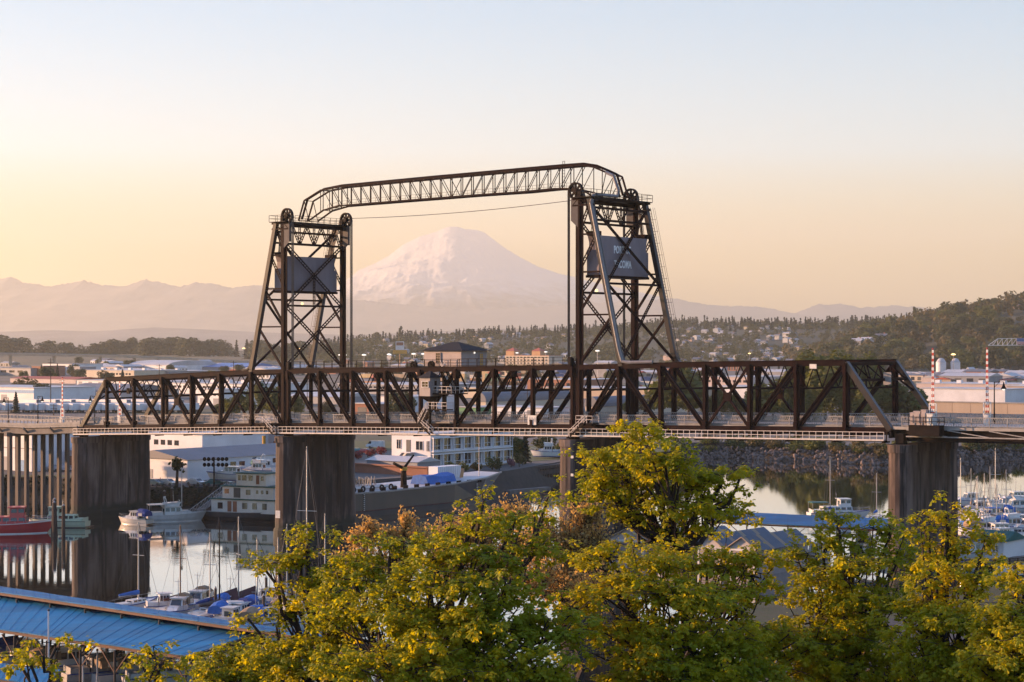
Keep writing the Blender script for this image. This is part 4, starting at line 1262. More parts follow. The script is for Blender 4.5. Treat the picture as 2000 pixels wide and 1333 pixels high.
building('warehouse', 'white cold store seen through the lift span', 742, 806, 806, 6.5, 30, 'wh_white', 'roof_pale', doors=((.3, 3, 3.0, 'wh_grey'),))
building('warehouse', 'long grey green transit shed beyond the lift span', 660, 815, 772, 5.5, 60, 'wh_grey', 'roof_pale', wins=((.05, .95, 3.5, 4.6, 18),))
building('warehouse', 'cream lit depot right of the control cabin', 905, 934, 778, 5.5, 40, 'wh_cream', 'roof_pale')
building('railway_shed', 'vaulted grey shed with a cream arched end wall', 924, 949, 806, 4.5, 62, 'wh_cream', 'roof_grey', 'barrel', 4.2, group='vaulted sheds with cream ends')
building('railway_shed', 'second vaulted grey shed nearer the nearer tower', 1143, 1167, 815, 4.2, 75, 'wh_cream', 'roof_grey', 'barrel', 4.0, group='vaulted sheds with cream ends')
building('warehouse', 'low shed with a green fascia and white roof', 896, 930, 812, 3.2, 26, 'green_paint', 'roof_pale')
building('warehouse', 'white flat roofed store in front of the vaulted shed', 960, 1060, 816, 3.6, 18, 'wh_white', 'roof_pale', doors=((.2, 3, 2.6, 'wh_grey'), (.7, 4, 2.8, 'wh_grey')))
building('warehouse', 'brick red factory among the container stacks', 1030, 1130, 765, 7, 45, 'wh_brick', 'roof_pale', wins=((.05, .95, 3, 5, 9),))
building('warehouse', 'long tan wall shed right of the nearer tower', 1060, 1330, 783, 5.5, 40, 'wh_tan', 'roof_pale')
building('warehouse', 'wide pale warehouse between the far poplars', 1370, 1470, 758, 7, 60, 'wh_pink', 'roof_pale', wins=((.1, .9, 3.4, 5, 8),))
building('warehouse', 'white warehouse partly hidden by the cottonwoods', 1380, 1475, 779, 6, 40, 'wh_white', 'roof_pale')
building('warehouse', 'broad grey shed low on the flats right of tower', 1480, 1570, 742, 6, 60, 'wh_grey', 'roof_pale')
building('warehouse', 'white shed below the wooded hill, left of the silos', 1735, 1815, 744, 6, 40, 'wh_white', 'roof_pale')
building('warehouse', 'long white lit warehouse above the tan ramp', 1795, 1963, 791, 7.2, 30, 'wh_white', 'roof_pale', wins=((.02, .06, 3, 4.2, 1),), vents=0)
building('warehouse', 'tan warehouse at the right edge above the ramp', 1966, 2080, 789, 8.2, 30, 'wh_tan', 'roof_pale', wins=((.1, .7, 2, 5, 1),))
building('warehouse', 'long low brown roofed sheds right of the silos', 1850, 2090, 750, 4.5, 50, 'wh_brick', 'roof_grey', vents=5)
building('warehouse', 'broad white roofed shed below the silos', 1790, 2050, 765, 3.8, 50, 'wh_pink', 'roof_pale', vents=6)
hotel = building('hotel', 'cream hotel with red roofed corner towers on the flats', 986, 1072, 716, 14, 30, 'wh_cream', 'roof_red', wins=((.02, .98, 3, 5, 12), (.02, .98, 7, 9, 12), (.02, .98, 10.6, 12.4, 12)))
for k in (.03, .62):
    a0 = k * hotel[2]; a1 = a0 + 14; Qh = hotel[1]
    part(MB().hexa([Qh(a, b, c) for c in (13.9, 20) for b in (-.4, 12) for a in (a0, a1)]), 'corner_tower', 'wh_orange', hotel[0])
    part(MB().add([Qh(a0 - .6, -1, 20), Qh(a1 + .6, -1, 20), Qh(a1 + .6, 12.6, 20), Qh(a0 - .6, 12.6, 20), Qh((a0 + a1) / 2, 6, 24.5)], [[0, 1, 4], [1, 2, 4], [2, 3, 4], [3, 0, 4]]), 'tower_roof', 'roof_red', hotel[0])
building('warehouse', 'orange lit store with dark windows below the hill houses', 1417, 1502, 712, 10, 40, 'wh_orange', 'roof_pale', wins=((.55, .75, 3, 6, 3), (.1, .45, 3, 5, 4)), vents=2)
for x, w_, r_, lab in ((1838, 4.2, 741, 'tall pale storage silo with pointed cap'), (1866, 4.0, 741, 'second pale storage silo beside the mast lamp')):
    tank('silo', lab, x, r_, w_, 14, 'wh_white', .9, group='pale silos below the hill')
building('concrete_plant', 'small white plant building with hopper right of the silos', 1882, 1898, 741, 6, 12, 'wh_white', 'roof_pale', 'gable2', 4)

# tan retaining wall of the ramp on the right
O, L = block_frame(1790, 2080, 812)
rw = empty('ramp_wall', O, 0, 'tan concrete ramp wall with pale coping behind the right approach', 'wall')
n = 8
for k in range(n):
    a, b = L * k / n + .06, L * (k + 1) / n - .06
    part(MB().hexa([O + BD * x + BN * y + Vector((0, 0, zz)) for zz in (-1, 4.4) for y in (0, .6) for x in (a, b)]), 'wall_panel', 'wh_tan', rw)
part(MB().hexa([O + BD * x + BN * y + Vector((0, 0, zz)) for zz in (4.41, 4.9) for y in (-.3, .9) for x in (0, L)]), 'coping', 'conc_light', rw)

# motorway viaduct across the background
vd = empty('motorway_viaduct', at(200, 700, 2600) * 1.0, 0, 'long pale motorway viaduct crossing the far flats', 'viaduct')
vp = [at(x, r, Y) for x, r, Y in ((-420, 691, 2400), (-100, 692, 2420), (60, 693, 2450), (240, 697, 2480), (330, 701, 2500), (420, 706, 2520), (520, 710, 2540), (640, 713, 2560), (760, 716, 2600))]
for a, b in zip(vp[:-1], vp[1:]):
    part(MB().beam(a, b, 12, 2.6), 'deck', 'wh_tan', vd)
    part(MB().beam(a + Vector((0, -6.1, 1.9)), b + Vector((0, -6.1, 1.9)), .5, 1.0), 'parapet', 'conc_light', vd)
    n = max(2, int((b - a).length / 45))
    for k in range(n):
        p = a.lerp(b, (k + .5) / n)
        if p.z - 1.3 > LAND + 1.5:
            part(MB().hexa([Vector((p.x + sx, p.y + sy, zz)) for zz in (LAND - 1, p.z - 1.31) for sy in (-3, 3) for sx in (-1.3, 1.3)]), 'viaduct_pier', 'wh_tan', vd)

# containers and trucks in the yards
cont_cols = [(0.45, 0.20, 0.08), (0.50, 0.48, 0.45), (0.09, 0.14, 0.30), (0.34, 0.07, 0.05), (0.30, 0.22, 0.15), (0.07, 0.18, 0.12), (0.48, 0.33, 0.16)]
cont_m = [mat('container_paint', c, .55, 0, None, .4) for c in cont_cols]
for k, c in enumerate(cont_m): M['cont%d' % k] = c
def container_proto(m):
    b = MB().box((0, 0, 1.3), (12.2, 2.45, 2.6))
    root = empty('container')
    part(b, 'box', m, root)
    r = MB()
    for i in range(12):
        r.box((-5.6 + i * 1.02, -1.26, 1.3), (.35, .06, 2.3))
    part(r, 'corrugation', m, root)
    part(MB().box((6.12, 0, 1.3), (.06, 2.2, 2.3)), 'door', m, root)
    return root
protos = [container_proto(c) for c in cont_m]
used = [False] * len(protos)
colname = ['orange', 'pale grey', 'blue', 'dark red', 'brown', 'green', 'ochre']
def put_container(x, row, level, k, rz):
    o = protos[k] if not used[k] else copy_tree(protos[k])
    used[k] = True
    p = gp(x, row, LAND + .05)
    o.location = (p.x, p.y, LAND + .05 + level * 2.62); o.rotation_euler = (0, 0, rz)
    tag(o, '%s shipping container in the sunlit yards behind the lift span' % colname[k], 'container', '%s containers in the yards' % colname[k])
rr_ = random.Random(3)
for row, xs in ((752, range(700, 1140, 9)), (746, range(690, 1130, 11)), (760, range(1040, 1330, 13)), (742, range(840, 1100, 8))):
    for x in xs:
        if rr_.random() < .68:
            k = rr_.randrange(7)
            for lv in range(rr_.choice((1, 1, 2, 2, 3))):
                put_container(x + rr_.uniform(-2, 2), row + rr_.uniform(-.6, .6), lv, k if rr_.random() < .6 else rr_.randrange(7), ang + rr_.choice((0, 0, math.pi / 2)))

# white semi-trailers parked in a line
def trailer_proto():
    root = empty('semi_trailer')
    part(MB().box((0, 0, 2.55), (13.6, 2.6, 2.8)), 'box_body', 'wh_white', root)
    part(MB().box((6.82, 0, 2.55), (.05, 2.4, 2.6)), 'rear_door', 'wh_grey', root)
    part(MB().box((0, 0, 1.05), (13, 1.0, .2)), 'chassis', 'door_dark', root)
    for x in (4.2, 5.5):
        for y in (-1.05, 1.05):
            part(MB().tube((x, y - .25, .5), (x, y + .25, .5), .5, n=12), 'wheel', 'door_dark', root)
    for y in (-.6, .6):
        part(MB().box((-4, y, .5), (.15, .15, 1.0)), 'landing_leg', 'door_dark', root)
    return root
tp = trailer_proto(); first = True
for row, xs in ((806, (8, 30, 52, 75, 96, 118, 140, 162, 184, 206, 228, 250, 272, 294, 316, 338, 360)), (797, (60, 95, 128, 160, 196, 230, 264, 300, 336))):
    for x in xs:
        o = tp if first else copy_tree(tp); first = False
        p = gp(x + rr_.uniform(-3, 3), row, LAND + .02); o.location = p; o.rotation_euler = (0, 0, ang + (math.pi / 2 if row > 800 else 0) + rr_.uniform(-.04, .04))
        tag(o, 'white box semi trailer parked in line behind the left truss span', 'trailer', 'white semi trailers in the yard')

# masts, lamps and poles
def mast_lamp(x, row_b, row_t, lit, label, group):
    b = gp(x, row_b, LAND); t_ = at(x, row_t, b.y)
    root = empty('mast_lamp', b, 0, label, 'street lamp', group)
    part(MB().tube(b, t_, .28, .18, 6), 'mast', 'wh_grey' if lit else 'rail_white', root)
    part(MB().loft([[t_ + Vector((r * math.cos(2 * math.pi * i / 10), r * math.sin(2 * math.pi * i / 10), dz)) for i in range(10)] for r, dz in ((.5, .9), (2.0, .3), (1.9, -.2), (.6, -.5))]), 'lamp_head', 'lamp_on' if lit else 'lamp_white', root)
for x, rb, rt, near in ((476, 722, 681, 'the farther tower'), (584, 722, 682, 'the farther tower legs'), (1862, 742, 693, 'the silos'), (1464, 715, 691, 'the orange store')):
    mast_lamp(x, rb, rt, True, 'glowing orange mast lamp near ' + near, 'lit mast lamps on the flats')
for x, rb, rt in ((665, 738, 694), (673, 738, 694), (711, 738, 694), (760, 738, 693), (808, 738, 692), (827, 738, 692), (1010, 722, 690), (1066, 722, 688), (1167, 738, 686)):
    mast_lamp(x, rb, rt, False, 'white headed lamp mast standing along the far road', 'white lamp masts along the far road')
def utility_pole(x, row_b, row_t, label):
    b = gp(x, row_b, LAND); t_ = at(x, row_t, b.y)
    root = empty('utility_pole', b, 0, label, 'pole', 'wooden utility poles on the flats')
    part(MB().tube(b, t_, .22, .15, 6), 'pole', 'bark', root)
    for d in (.8, 2.0):
        part(MB().box(t_ - Vector((0, 0, d)), (2.8, .16, .16)), 'crossarm', 'bark', root)
M['bark'] = mat('bark', (0.055, 0.04, 0.03), 0.9, 0, (0.03, 0.022, 0.018), 2.0, bump=.5, bscale=8)
for x, rb, rt in ((105, 812, 789), (99, 800, 700), (121, 790, 740), (311, 790, 712), (456, 800, 705), (600, 800, 742), (1030, 812, 760), (1380, 800, 770), (858, 790, 742), (955, 800, 752)):
    utility_pole(x, rb, rt, 'thin wooden utility pole rising from the tide flats')
# advertising pylon and tower crane jib
b = gp(781, 726, LAND); t_ = at(781, 683, b.y)
pyl = empty('pylon_sign', b, 0, 'tall roadside pylon sign with pale panels on the flats', 'sign')
part(MB().tube(b, t_, .6, n=8), 'post', 'wh_orange', pyl)
part(MB().box(t_ + Vector((0, 0, 4)), (9, 1.2, 9)), 'panel', 'wh_white', pyl)
part(MB().box(t_ + Vector((0, 0, -2.5)), (15, 1.2, 4)), 'panel', 'yellow', pyl)
part(MB().box(t_ + Vector((0, -.7, 6)), (7.5, .2, 3.4)), 'panel', 'wh_brick', pyl)
cy = 1250
j0, j1 = at(1930, 675, cy), at(2060, 674, cy)
cr = empty('crane_jib', Vector((j1.x, j1.y, LAND)), 0, 'white lattice crane jib with a flag banner at the right edge', 'crane')
m = MB().beam(j0, j1, .5)
topc = lambda k: j0.lerp(j1, k) + Vector((0, 0, min(k * 30, 4.4)))
n = 14
for k in range(n):
    m.beam(topc(k / n), topc((k + 1) / n), .4)
    m.beam(j0.lerp(j1, k / n), topc((k + 1) / n), .3).beam(topc((k + 1) / n), j0.lerp(j1, (k + 1) / n), .25)
part(m, 'jib', 'white_paint', cr)
part(MB().beam(Vector((j1.x - 3, j1.y, LAND)), j1 + Vector((-3, 0, 0)), 1.6), 'mast', 'white_paint', cr)
fl = at(1986, 667, cy - 1.2); fw, fh = 12.0, 4.0
for k in range(13):
    part(MB().box(fl + Vector((fw / 2, 0, fh * (k / 13 - .46))), (fw, .05, fh / 13), 0), 'flag_stripe', 'red' if k % 2 == 0 else 'white_paint', cr)
part(MB().box(fl + Vector((fw * .2, -.06, fh * .23)), (fw * .4, .06, fh * .54)), 'flag_canton', 'cont2', cr)

# small sheds, stores and scattered clutter across the flats
sh_ = random.Random(77)
def small_shed_proto(wm, rm, L_, D_, h_):
    root = empty('small_shed')
    part(MB().box((0, 0, h_ / 2), (L_, D_, h_)), 'wall', wm, root)
    part(MB().add([(-L_ / 2 - .4, -D_ / 2 - .4, h_), (L_ / 2 + .4, -D_ / 2 - .4, h_), (L_ / 2 + .4, 0, h_ + D_ * .12), (-L_ / 2 - .4, 0, h_ + D_ * .12), (L_ / 2 + .4, D_ / 2 + .4, h_), (-L_ / 2 - .4, D_ / 2 + .4, h_)], [[0, 1, 2, 3], [3, 2, 4, 5], [0, 3, 5], [1, 4, 2]]), 'roof', rm, root)
    for k in range(4):
        part(MB().box((-L_ * .36 + k * L_ * .24, -D_ / 2 - .02, h_ * .45), (L_ * .13, .1, h_ * .6)), 'door' if k % 2 else 'window', 'door_dark' if k % 2 else 'glass', root)
    for k in range(2):
        part(MB().box((-L_ * .2 + k * L_ * .4, D_ * .2, h_ + D_ * .1), (2, 2, 1.6)), 'roof_vent', 'wh_grey', root)
    return root
SSP = [small_shed_proto(*a) for a in (('wh_white', 'roof_pale', 26, 16, 5.5), ('wh_cream', 'roof_grey', 22, 14, 5), ('wh_grey', 'roof_pale', 30, 18, 6), ('wh_brick', 'roof_grey', 18, 14, 7), ('wh_pink', 'roof_pale', 34, 18, 5), ('wh_tan', 'roof_red', 24, 14, 4.5))]
SSN = ['white walled', 'cream walled', 'grey walled', 'brick red', 'pink walled', 'tan walled']
SSU = set()
for i in range(150):
    x = sh_.choice((sh_.uniform(-40, 480), sh_.uniform(480, 1150), sh_.uniform(1180, 1560), sh_.uniform(1760, 2030))); row = sh_.uniform(712, 740) if x < 1700 else sh_.uniform(742, 752)
    if 950 < x < 1090 and row < 728: continue
    k = sh_.randrange(6); o = SSP[k] if k not in SSU else copy_tree(SSP[k]); SSU.add(k)
    o.location = gp(x, row, LAND); o.rotation_euler = (0, 0, ang + sh_.choice((0, 0, math.pi / 2))); s_ = sh_.uniform(.6, 1.3); o.scale = (s_, s_, sh_.uniform(.7, 1.1))
    tag(o, '%s small shed far out on the hazy flats' % SSN[k], 'shed', '%s small sheds on the flats' % SSN[k])
# ------------------------------------------------------------------ background trees
def leaf_mat(name, col, col2, trans=0.35, scale=0.6, rough=.65, tcol=None):
    m = mat(name, col, rough, 0, col2, scale, .35, .65, spec=.25)
    t = m.node_tree; b = t.nodes['Principled BSDF']; out = t.nodes['Material Output']
    tr = t.nodes.new('ShaderNodeBsdfTranslucent')
    mx = t.nodes.new('ShaderNodeMixShader'); mx.inputs[0].default_value = trans
    src = b.inputs['Base Color'].links[0].from_socket
    hsv = t.nodes.new('ShaderNodeMix'); hsv.data_type = 'RGBA'; hsv.blend_type = 'MULTIPLY'; hsv.inputs[0].default_value = 1
    hsv.inputs[7].default_value = (*(tcol or (1.6, 1.5, .7)), 1)
    t.links.new(src, hsv.inputs[6]); t.links.new(hsv.outputs[2], tr.inputs['Color'])
    t.links.new(b.outputs[0], mx.inputs[1]); t.links.new(tr.outputs[0], mx.inputs[2]); t.links.new(mx.outputs[0], out.inputs['Surface'])
    return m
M['leaf_far'] = leaf_mat('spring_foliage', (0.125, 0.13, 0.028), (0.06, 0.075, 0.02), .35, .12)
M['leaf_olive'] = leaf_mat('olive_foliage', (0.075, 0.08, 0.026), (0.04, 0.048, 0.018), .25, .1)
M['leaf_brown'] = leaf_mat('budding_foliage', (0.12, 0.09, 0.034), (0.07, 0.06, 0.024), .25, .1)
M['needle'] = leaf_mat('conifer_needles', (0.022, 0.032, 0.016), (0.013, 0.02, 0.011), .15, .2)

def quads_at(P, N, size, g):
    """one leaf-clump quad at each point, facing roughly N"""
    n = len(P)
    N = N + g.normal(0, .55, (n, 3)); N /= np.linalg.norm(N, axis=1, keepdims=True) + 1e-9
    A = np.cross(N, g.normal(0, 1, (n, 3))); A /= np.linalg.norm(A, axis=1, keepdims=True) + 1e-9
    B = np.cross(N, A)
    s = (size * g.uniform(.6, 1.35, n))[:, None]
    A = A * s * .5; B = B * s * .5 * g.uniform(.5, 1.0, n)[:, None]
    V = np.stack([P - A - B * .3, P + B, P + A + B * .2, P - B], 1).reshape(-1, 3)
    T = np.arange(4 * n).reshape(n, 4)
    return V, T

def crown_pts(n, lobes, g):
    """lobes: (cx,cy,cz,rx,ry,rz); points spread through the shells, denser outside"""
    w = np.array([l[3] * l[4] + l[4] * l[5] + l[3] * l[5] for l in lobes]); w /= w.sum()
    k = g.choice(len(lobes), n, p=w); L = np.array(lobes)[k]
    d = g.normal(0, 1, (n, 3)); d /= np.linalg.norm(d, axis=1, keepdims=True)
    r = g.uniform(.35, 1.0, n) ** .45
    return L[:, :3] + d * L[:, 3:] * r[:, None], d

def decid(h, w, g, n, size, m, lobn=9, name='tree', tall=1.0):
    lobes = []
    for i in range(lobn):
        a = g.uniform(0, 2 * math.pi); zz = g.uniform(.32, .88) * h
        spread = w * .5 * (1 - abs(zz / h - .5) * 1.1)
        rr = g.uniform(.16, .26) * w
        lobes.append((spread * math.cos(a) * .8, spread * math.sin(a) * .8, zz, rr * 1.1, rr * 1.1, rr * tall))
    lobes.append((0, 0, h * .6, w * .27, w * .27, h * .36))
    P, N = crown_pts(n, lobes, g)
    P = P[P[:, 2] > h * .12]; N = N[:len(P)]
    N = N + np.array([0, 0, .5])
    return quads_at(P, N, size, g)

def conif(h, w, g, n, size):
    z = h * (.08 + .92 * g.uniform(0, 1, n) ** 1.3)
    lay = np.floor(z / h * 11) / 11
    r = w * .5 * (1 - z / h) ** .85 * g.uniform(.35, 1.1, n) * (.72 + .5 * ((z / h * 11) % 1 < .5))
    a = g.uniform(0, 2 * math.pi, n)
    P = np.stack([r * np.cos(a), r * np.sin(a), z - r * .25], 1)
    N = np.stack([np.cos(a) * .6, np.sin(a) * .6, np.full(n, .8)], 1)
    return quads_at(P, N, size, g)

def tree_proto(name, kind, h, w, n, size, m, seed, lobn=9):
    g = np.random.default_rng(seed)
    root = empty(name)
    part(MB().tube((0, 0, -.5), (0, 0, h * .75), h * .022, h * .006, 6), 'trunk', 'bark', root)
    if kind == 'c': V, T = conif(h, w, g, n, size)
    else:
        V, T = decid(h, w, g, n, size, m, lobn, tall=2.2 if kind == 'p' else 1.1)
        for k in range(4):
            a = g.uniform(0, 6.28); part(MB().tube((0, 0, h * .2 + k * h * .08), (math.cos(a) * w * .3, math.sin(a) * w * .3, h * (.5 + .08 * k)), h * .01, h * .003, 5), 'limb', 'bark', root)
    np_mesh('crown', V, T, M[m], root)
    return root
TP = {
    'd1': tree_proto('broadleaf_tree', 'd', 14, 11, 1500, 1.25, 'leaf_far', 1),
    'd2': tree_proto('broadleaf_tree', 'd', 14, 12, 1500, 1.25, 'leaf_olive', 2, 11),
    'd3': tree_proto('budding_tree', 'd', 13, 10, 1100, 1.1, 'leaf_brown', 3),
    'p1': tree_proto('cottonwood_tree', 'p', 22, 10, 3600, 1.0, 'leaf_far', 4, 14),
    'p2': tree_proto('poplar_tree', 'p', 20, 4.2, 1300, 1.0, 'leaf_olive', 5, 8),
    'c1': tree_proto('conifer_tree', 'c', 16, 6.5, 1100, 1.15, 'needle', 6),
    'c2': tree_proto('conifer_tree', 'c', 18, 5.2, 1000, 1.15, 'needle', 7),
}
TU = set()
tr_ = random.Random(11)
def put_tree(k, p, sc, label, group=None, sw=1.0):
    o = TP[k] if k not in TU else copy_tree(TP[k]); TU.add(k)
    o.location = p; o.rotation_euler = (0, 0, tr_.uniform(0, 6.28)); o.scale = (sc * sw, sc * sw, sc)
    return tag(o, label, 'tree', group)
def tree_px(k, x, row_b, row_t, label, group=None, z=LAND, sw=1.0):
    p = gp(x, row_b, z); hh = (row_b - row_t) / F * p.y
    base = {'d1': 14, 'd2': 14, 'd3': 13, 'p1': 22, 'p2': 20, 'c1': 16, 'c2': 18}[k]
    return put_tree(k, p, hh / base, label, group, sw)

tree_px('c1', 31, 808, 766, 'lone dark conifer in front of the white trailers')
tree_px('d3', 48, 775, 733, 'broad budding tree beside the blue banded warehouse', sw=1.4)
tree_px('d2', 82, 782, 750, 'low olive tree right of the blue banded warehouse', sw=1.3)
tree_px('c2', 112, 745, 711, 'dark conifer among the far left warehouses')
for x, rb, rt, k in ((452, 818, 775, 'd1'), (478, 818, 762, 'd1'), (512, 820, 745, 'p1'), (535, 820, 752, 'd1'), (575, 818, 770, 'd1'), (640, 818, 778, 'd3'), (430, 820, 790, 'd2')):
    tree_px(k, x, rb, rt, 'yellow green tree growing behind the farther tower foot', 'trees behind the farther tower foot')
for x, rb, rt, k in ((780, 818, 765, 'd2'), (800, 818, 772, 'd2'), (1085, 790, 750, 'd3'), (1228, 815, 780, 'd1'), (1265, 812, 765, 'd3'), (1290, 815, 757, 'd1')):
    tree_px(k, x, rb, rt, 'rounded tree seen through the bridge trusses', 'trees seen through the trusses')
for x, rb, rt in ((1320, 826, 722), (1345, 824, 712), (1388, 826, 772), (1410, 824, 762), (1440, 826, 770), (1478, 826, 748), (1510, 828, 742), (1535, 828, 725), (1565, 828, 706), (1590, 826, 692), (1612, 830, 690), (1640, 828, 694), (1662, 830, 706), (1690, 828, 700), (1715, 832, 722), (1742, 830, 735), (1768, 832, 752), (1790, 832, 775), (1625, 834, 740), (1580, 836, 752), (1690, 836, 750), (1540, 836, 770), (1480, 836, 786)):
    tree_px('p1' if tr_.random() < .75 else 'd1', x, rb, rt, 'tall green cottonwood behind the nearest truss span', 'cottonwoods behind the nearest truss span', sw=1.25)
# left treeline on the flats
for x, rb, rt, k, sw in [(-30, 704, 655, 'd2', 2.0), (8, 704, 657, 'd2', 1.8), (40, 704, 661, 'd2', 1.5), (75, 704, 667, 'd3', 1.3), (100, 704, 667, 'd2', 1.3), (128, 704, 670, 'd2', 1.2), (158, 704, 671, 'd3', 1.2), (182, 704, 672, 'd2', 1.1), (205, 704, 668, 'd2', 1.0), (222, 704, 664, 'd2', 1.0), (235, 704, 667, 'd2', 1.0), (262, 704, 661, 'd2', .9), (280, 705, 664, 'd2', 1.1), (300, 705, 661, 'd2', 1.2), (322, 705, 661, 'd2', 1.2), (345, 705, 660, 'd2', 1.3), (370, 706, 661, 'd2', 1.3), (395, 706, 667, 'd2', 1.2), (418, 706, 664, 'd2', 1.2), (440, 706, 663, 'd3', 1.2), (462, 706, 665, 'c2', 1.2), (482, 708, 664, 'c1', 1.2), (505, 708, 666, 'd2', 1.2), (530, 709, 672, 'd2', 1.2), (560, 709, 672, 'd2', 1.2), (590, 709, 668, 'd2', 1.3), (620, 709, 671, 'd3', 1.2), (650, 709, 672, 'd2', 1.2)]:
    tree_px(k, x, rb, rt, 'hazy grey green tree in the belt beyond the viaduct', 'tree belt beyond the viaduct', sw=sw)

# forests on the hills: one mass, merged from simple crowns
def forest(name, label, pts, seed, m, conf):
    g = np.random.default_rng(seed); VV, TT, off = [], [], 0
    for (x, y, z, h, c) in pts:
        if c: V, T = conif(h, h * .38, g, 70, h * .17)
        else: V, T = decid(h, h * .85, g, 62, h * .20, None, 4)
        VV.append(V + np.array([x, y, z])); TT.append(T + off); off += len(V)
    return tag(np_mesh(name, np.concatenate(VV), np.concatenate(TT), M[m]), label, 'forest', kind='stuff')
gf = np.random.default_rng(5)
def hill_pts(n, col_rng, y_rng, frac_c, hh, fn=None):
    out = []
    while len(out) < n:
        c = gf.uniform(*col_rng); y = gf.uniform(*y_rng); x = (c - 1000) / F * y
        z = float(hill_z(np.array([x]), np.array([y]))[0])
        if z < LAND + 1: continue
        if fn and not fn(c, y, z): continue
        out.append((x, y, z - .5, gf.uniform(*hh), gf.random() < frac_c))
    return out
pts = hill_pts(2500, (500, 1800), (2500, 3650), .0, (8, 15), lambda c, y, z: vnoise(np.array([c * .03]), np.array([y * .006]), 9)[0] > .28)
forest('woodland', 'mixed broadleaf woodland over the far hillside', [p for p in pts if not p[4]], 3, 'leaf_olive', False)
pts = hill_pts(620, (560, 1900), (3300, 3700), 1.0, (13, 22))
forest('conifer_forest', 'dark conifer forest along the far hill crest', pts, 4, 'needle', True)
pts = hill_pts(700, (1540, 2250), (1950, 2700), .0, (13, 24))
forest('woodland', 'brownish green woodland on the steep near hill at right', pts[:450], 6, 'leaf_brown', False)
forest('woodland', 'olive woodland on the steep near hill at right', pts[450:], 7, 'leaf_olive', False)
# single trees standing out on the skylines
def sky_tree(k, x, Y, row_t, label, group, sw=1.0, dz=-1):
    X = (x - 1000) / F * Y; z = float(hill_z(np.array([X]), np.array([float(Y)]))[0]) + dz
    hh = (H - (row_t - HR) / F * Y) - z
    base = {'d1': 14, 'd2': 14, 'd3': 13, 'p1': 22, 'p2': 20, 'c1': 16, 'c2': 18}[k]
    put_tree(k, (X, Y, z), max(hh, 5) / base, label, group, sw)
for x, rt, k in ((690, 655, 'c1'), (700, 657, 'c2'), (711, 654, 'c1'), (722, 659, 'c1'), (738, 650, 'd2'), (748, 653, 'c1'), (760, 650, 'c2'), (771, 655, 'c1'), (782, 636, 'p2'), (812, 645, 'c1'), (822, 648, 'c2'), (834, 646, 'c1'), (845, 644, 'c1'), (860, 650, 'c2'), (873, 648, 'c1'), (885, 650, 'd2'), (897, 642, 'c1'), (918, 643, 'd2'), (936, 648, 'c2'), (950, 651, 'c1'), (967, 638, 'c2'), (978, 650, 'c1'), (990, 637, 'c2'), (1004, 648, 'c1'), (1020, 644, 'c1'), (1038, 635, 'c2'), (1066, 634, 'c1'), (1084, 635, 'c1'), (1100, 641, 'c2'), (1115, 640, 'c1'), (1360, 622, 'c1'), (1395, 626, 'c2'), (1418, 620, 'c1'), (1425, 621, 'c2'), (1434, 620, 'c1'), (1448, 619, 'c1'), (1470, 627, 'c2'), (1500, 628, 'd2'), (1520, 627, 'c1'), (1545, 626, 'c2'), (1575, 627, 'c1'), (1600, 629, 'c2')):
    sky_tree(k, x, 3560, rt, 'dark tree standing up from the far hill skyline', 'single trees on the far skyline')
for x in range(1130, 1640, 9):
    sky_tree('c1' if tr_.random() < .5 else 'c2', x + tr_.uniform(-4, 4), 3590, float(lerp_tab([(1130, 643), (1300, 631), (1450, 630), (1550, 634), (1640, 633)], x)) + tr_.uniform(-3, 4), 'small conifer in the forest edge on the far crest', 'conifers on the far crest')
for x, rt, k, sw in ((1708, 634, 'd2', 1), (1722, 640, 'd2', 1.2), (1737, 616, 'd1', .6), (1760, 622, 'd3', 1.2), (1787, 598, 'p2', 1.1), (1800, 622, 'd2', 1.2), (1835, 612, 'd3', 1.4), (1862, 601, 'd2', 1.2), (1887, 594, 'p2', 1.2), (1910, 590, 'd2', 1.1), (1935, 585, 'd2', 1.4), (1967, 582, 'c1', 1.0), (1978, 577, 'c2', 1.1), (1990, 588, 'c1', 1), (2010, 585, 'd2', 1.4), (1845, 620, 'd2', 1.4), (1820, 630, 'd3', 1.3), (1775, 632, 'd2', 1.3), (1690, 645, 'd2', 1.3)):
    sky_tree(k, x, 2570, rt, 'tree on the crest of the wooded hill at right', 'trees on the right hill crest', sw)
for x, Y, hh, k in [(tr_.uniform(1600, 2060), tr_.uniform(1930, 2480), tr_.uniform(16, 28), tr_.choice(('d1', 'd1', 'd2', 'd3', 'd2'))) for _ in range(90)]:
    X = (x - 1000) / F * Y; z = float(hill_z(np.array([X]), np.array([Y]))[0])
    put_tree(k, (X, Y, z - 1), hh / 14, 'rounded tree on the slope of the wooded hill at right', 'trees on the right hill slope', 1.2)

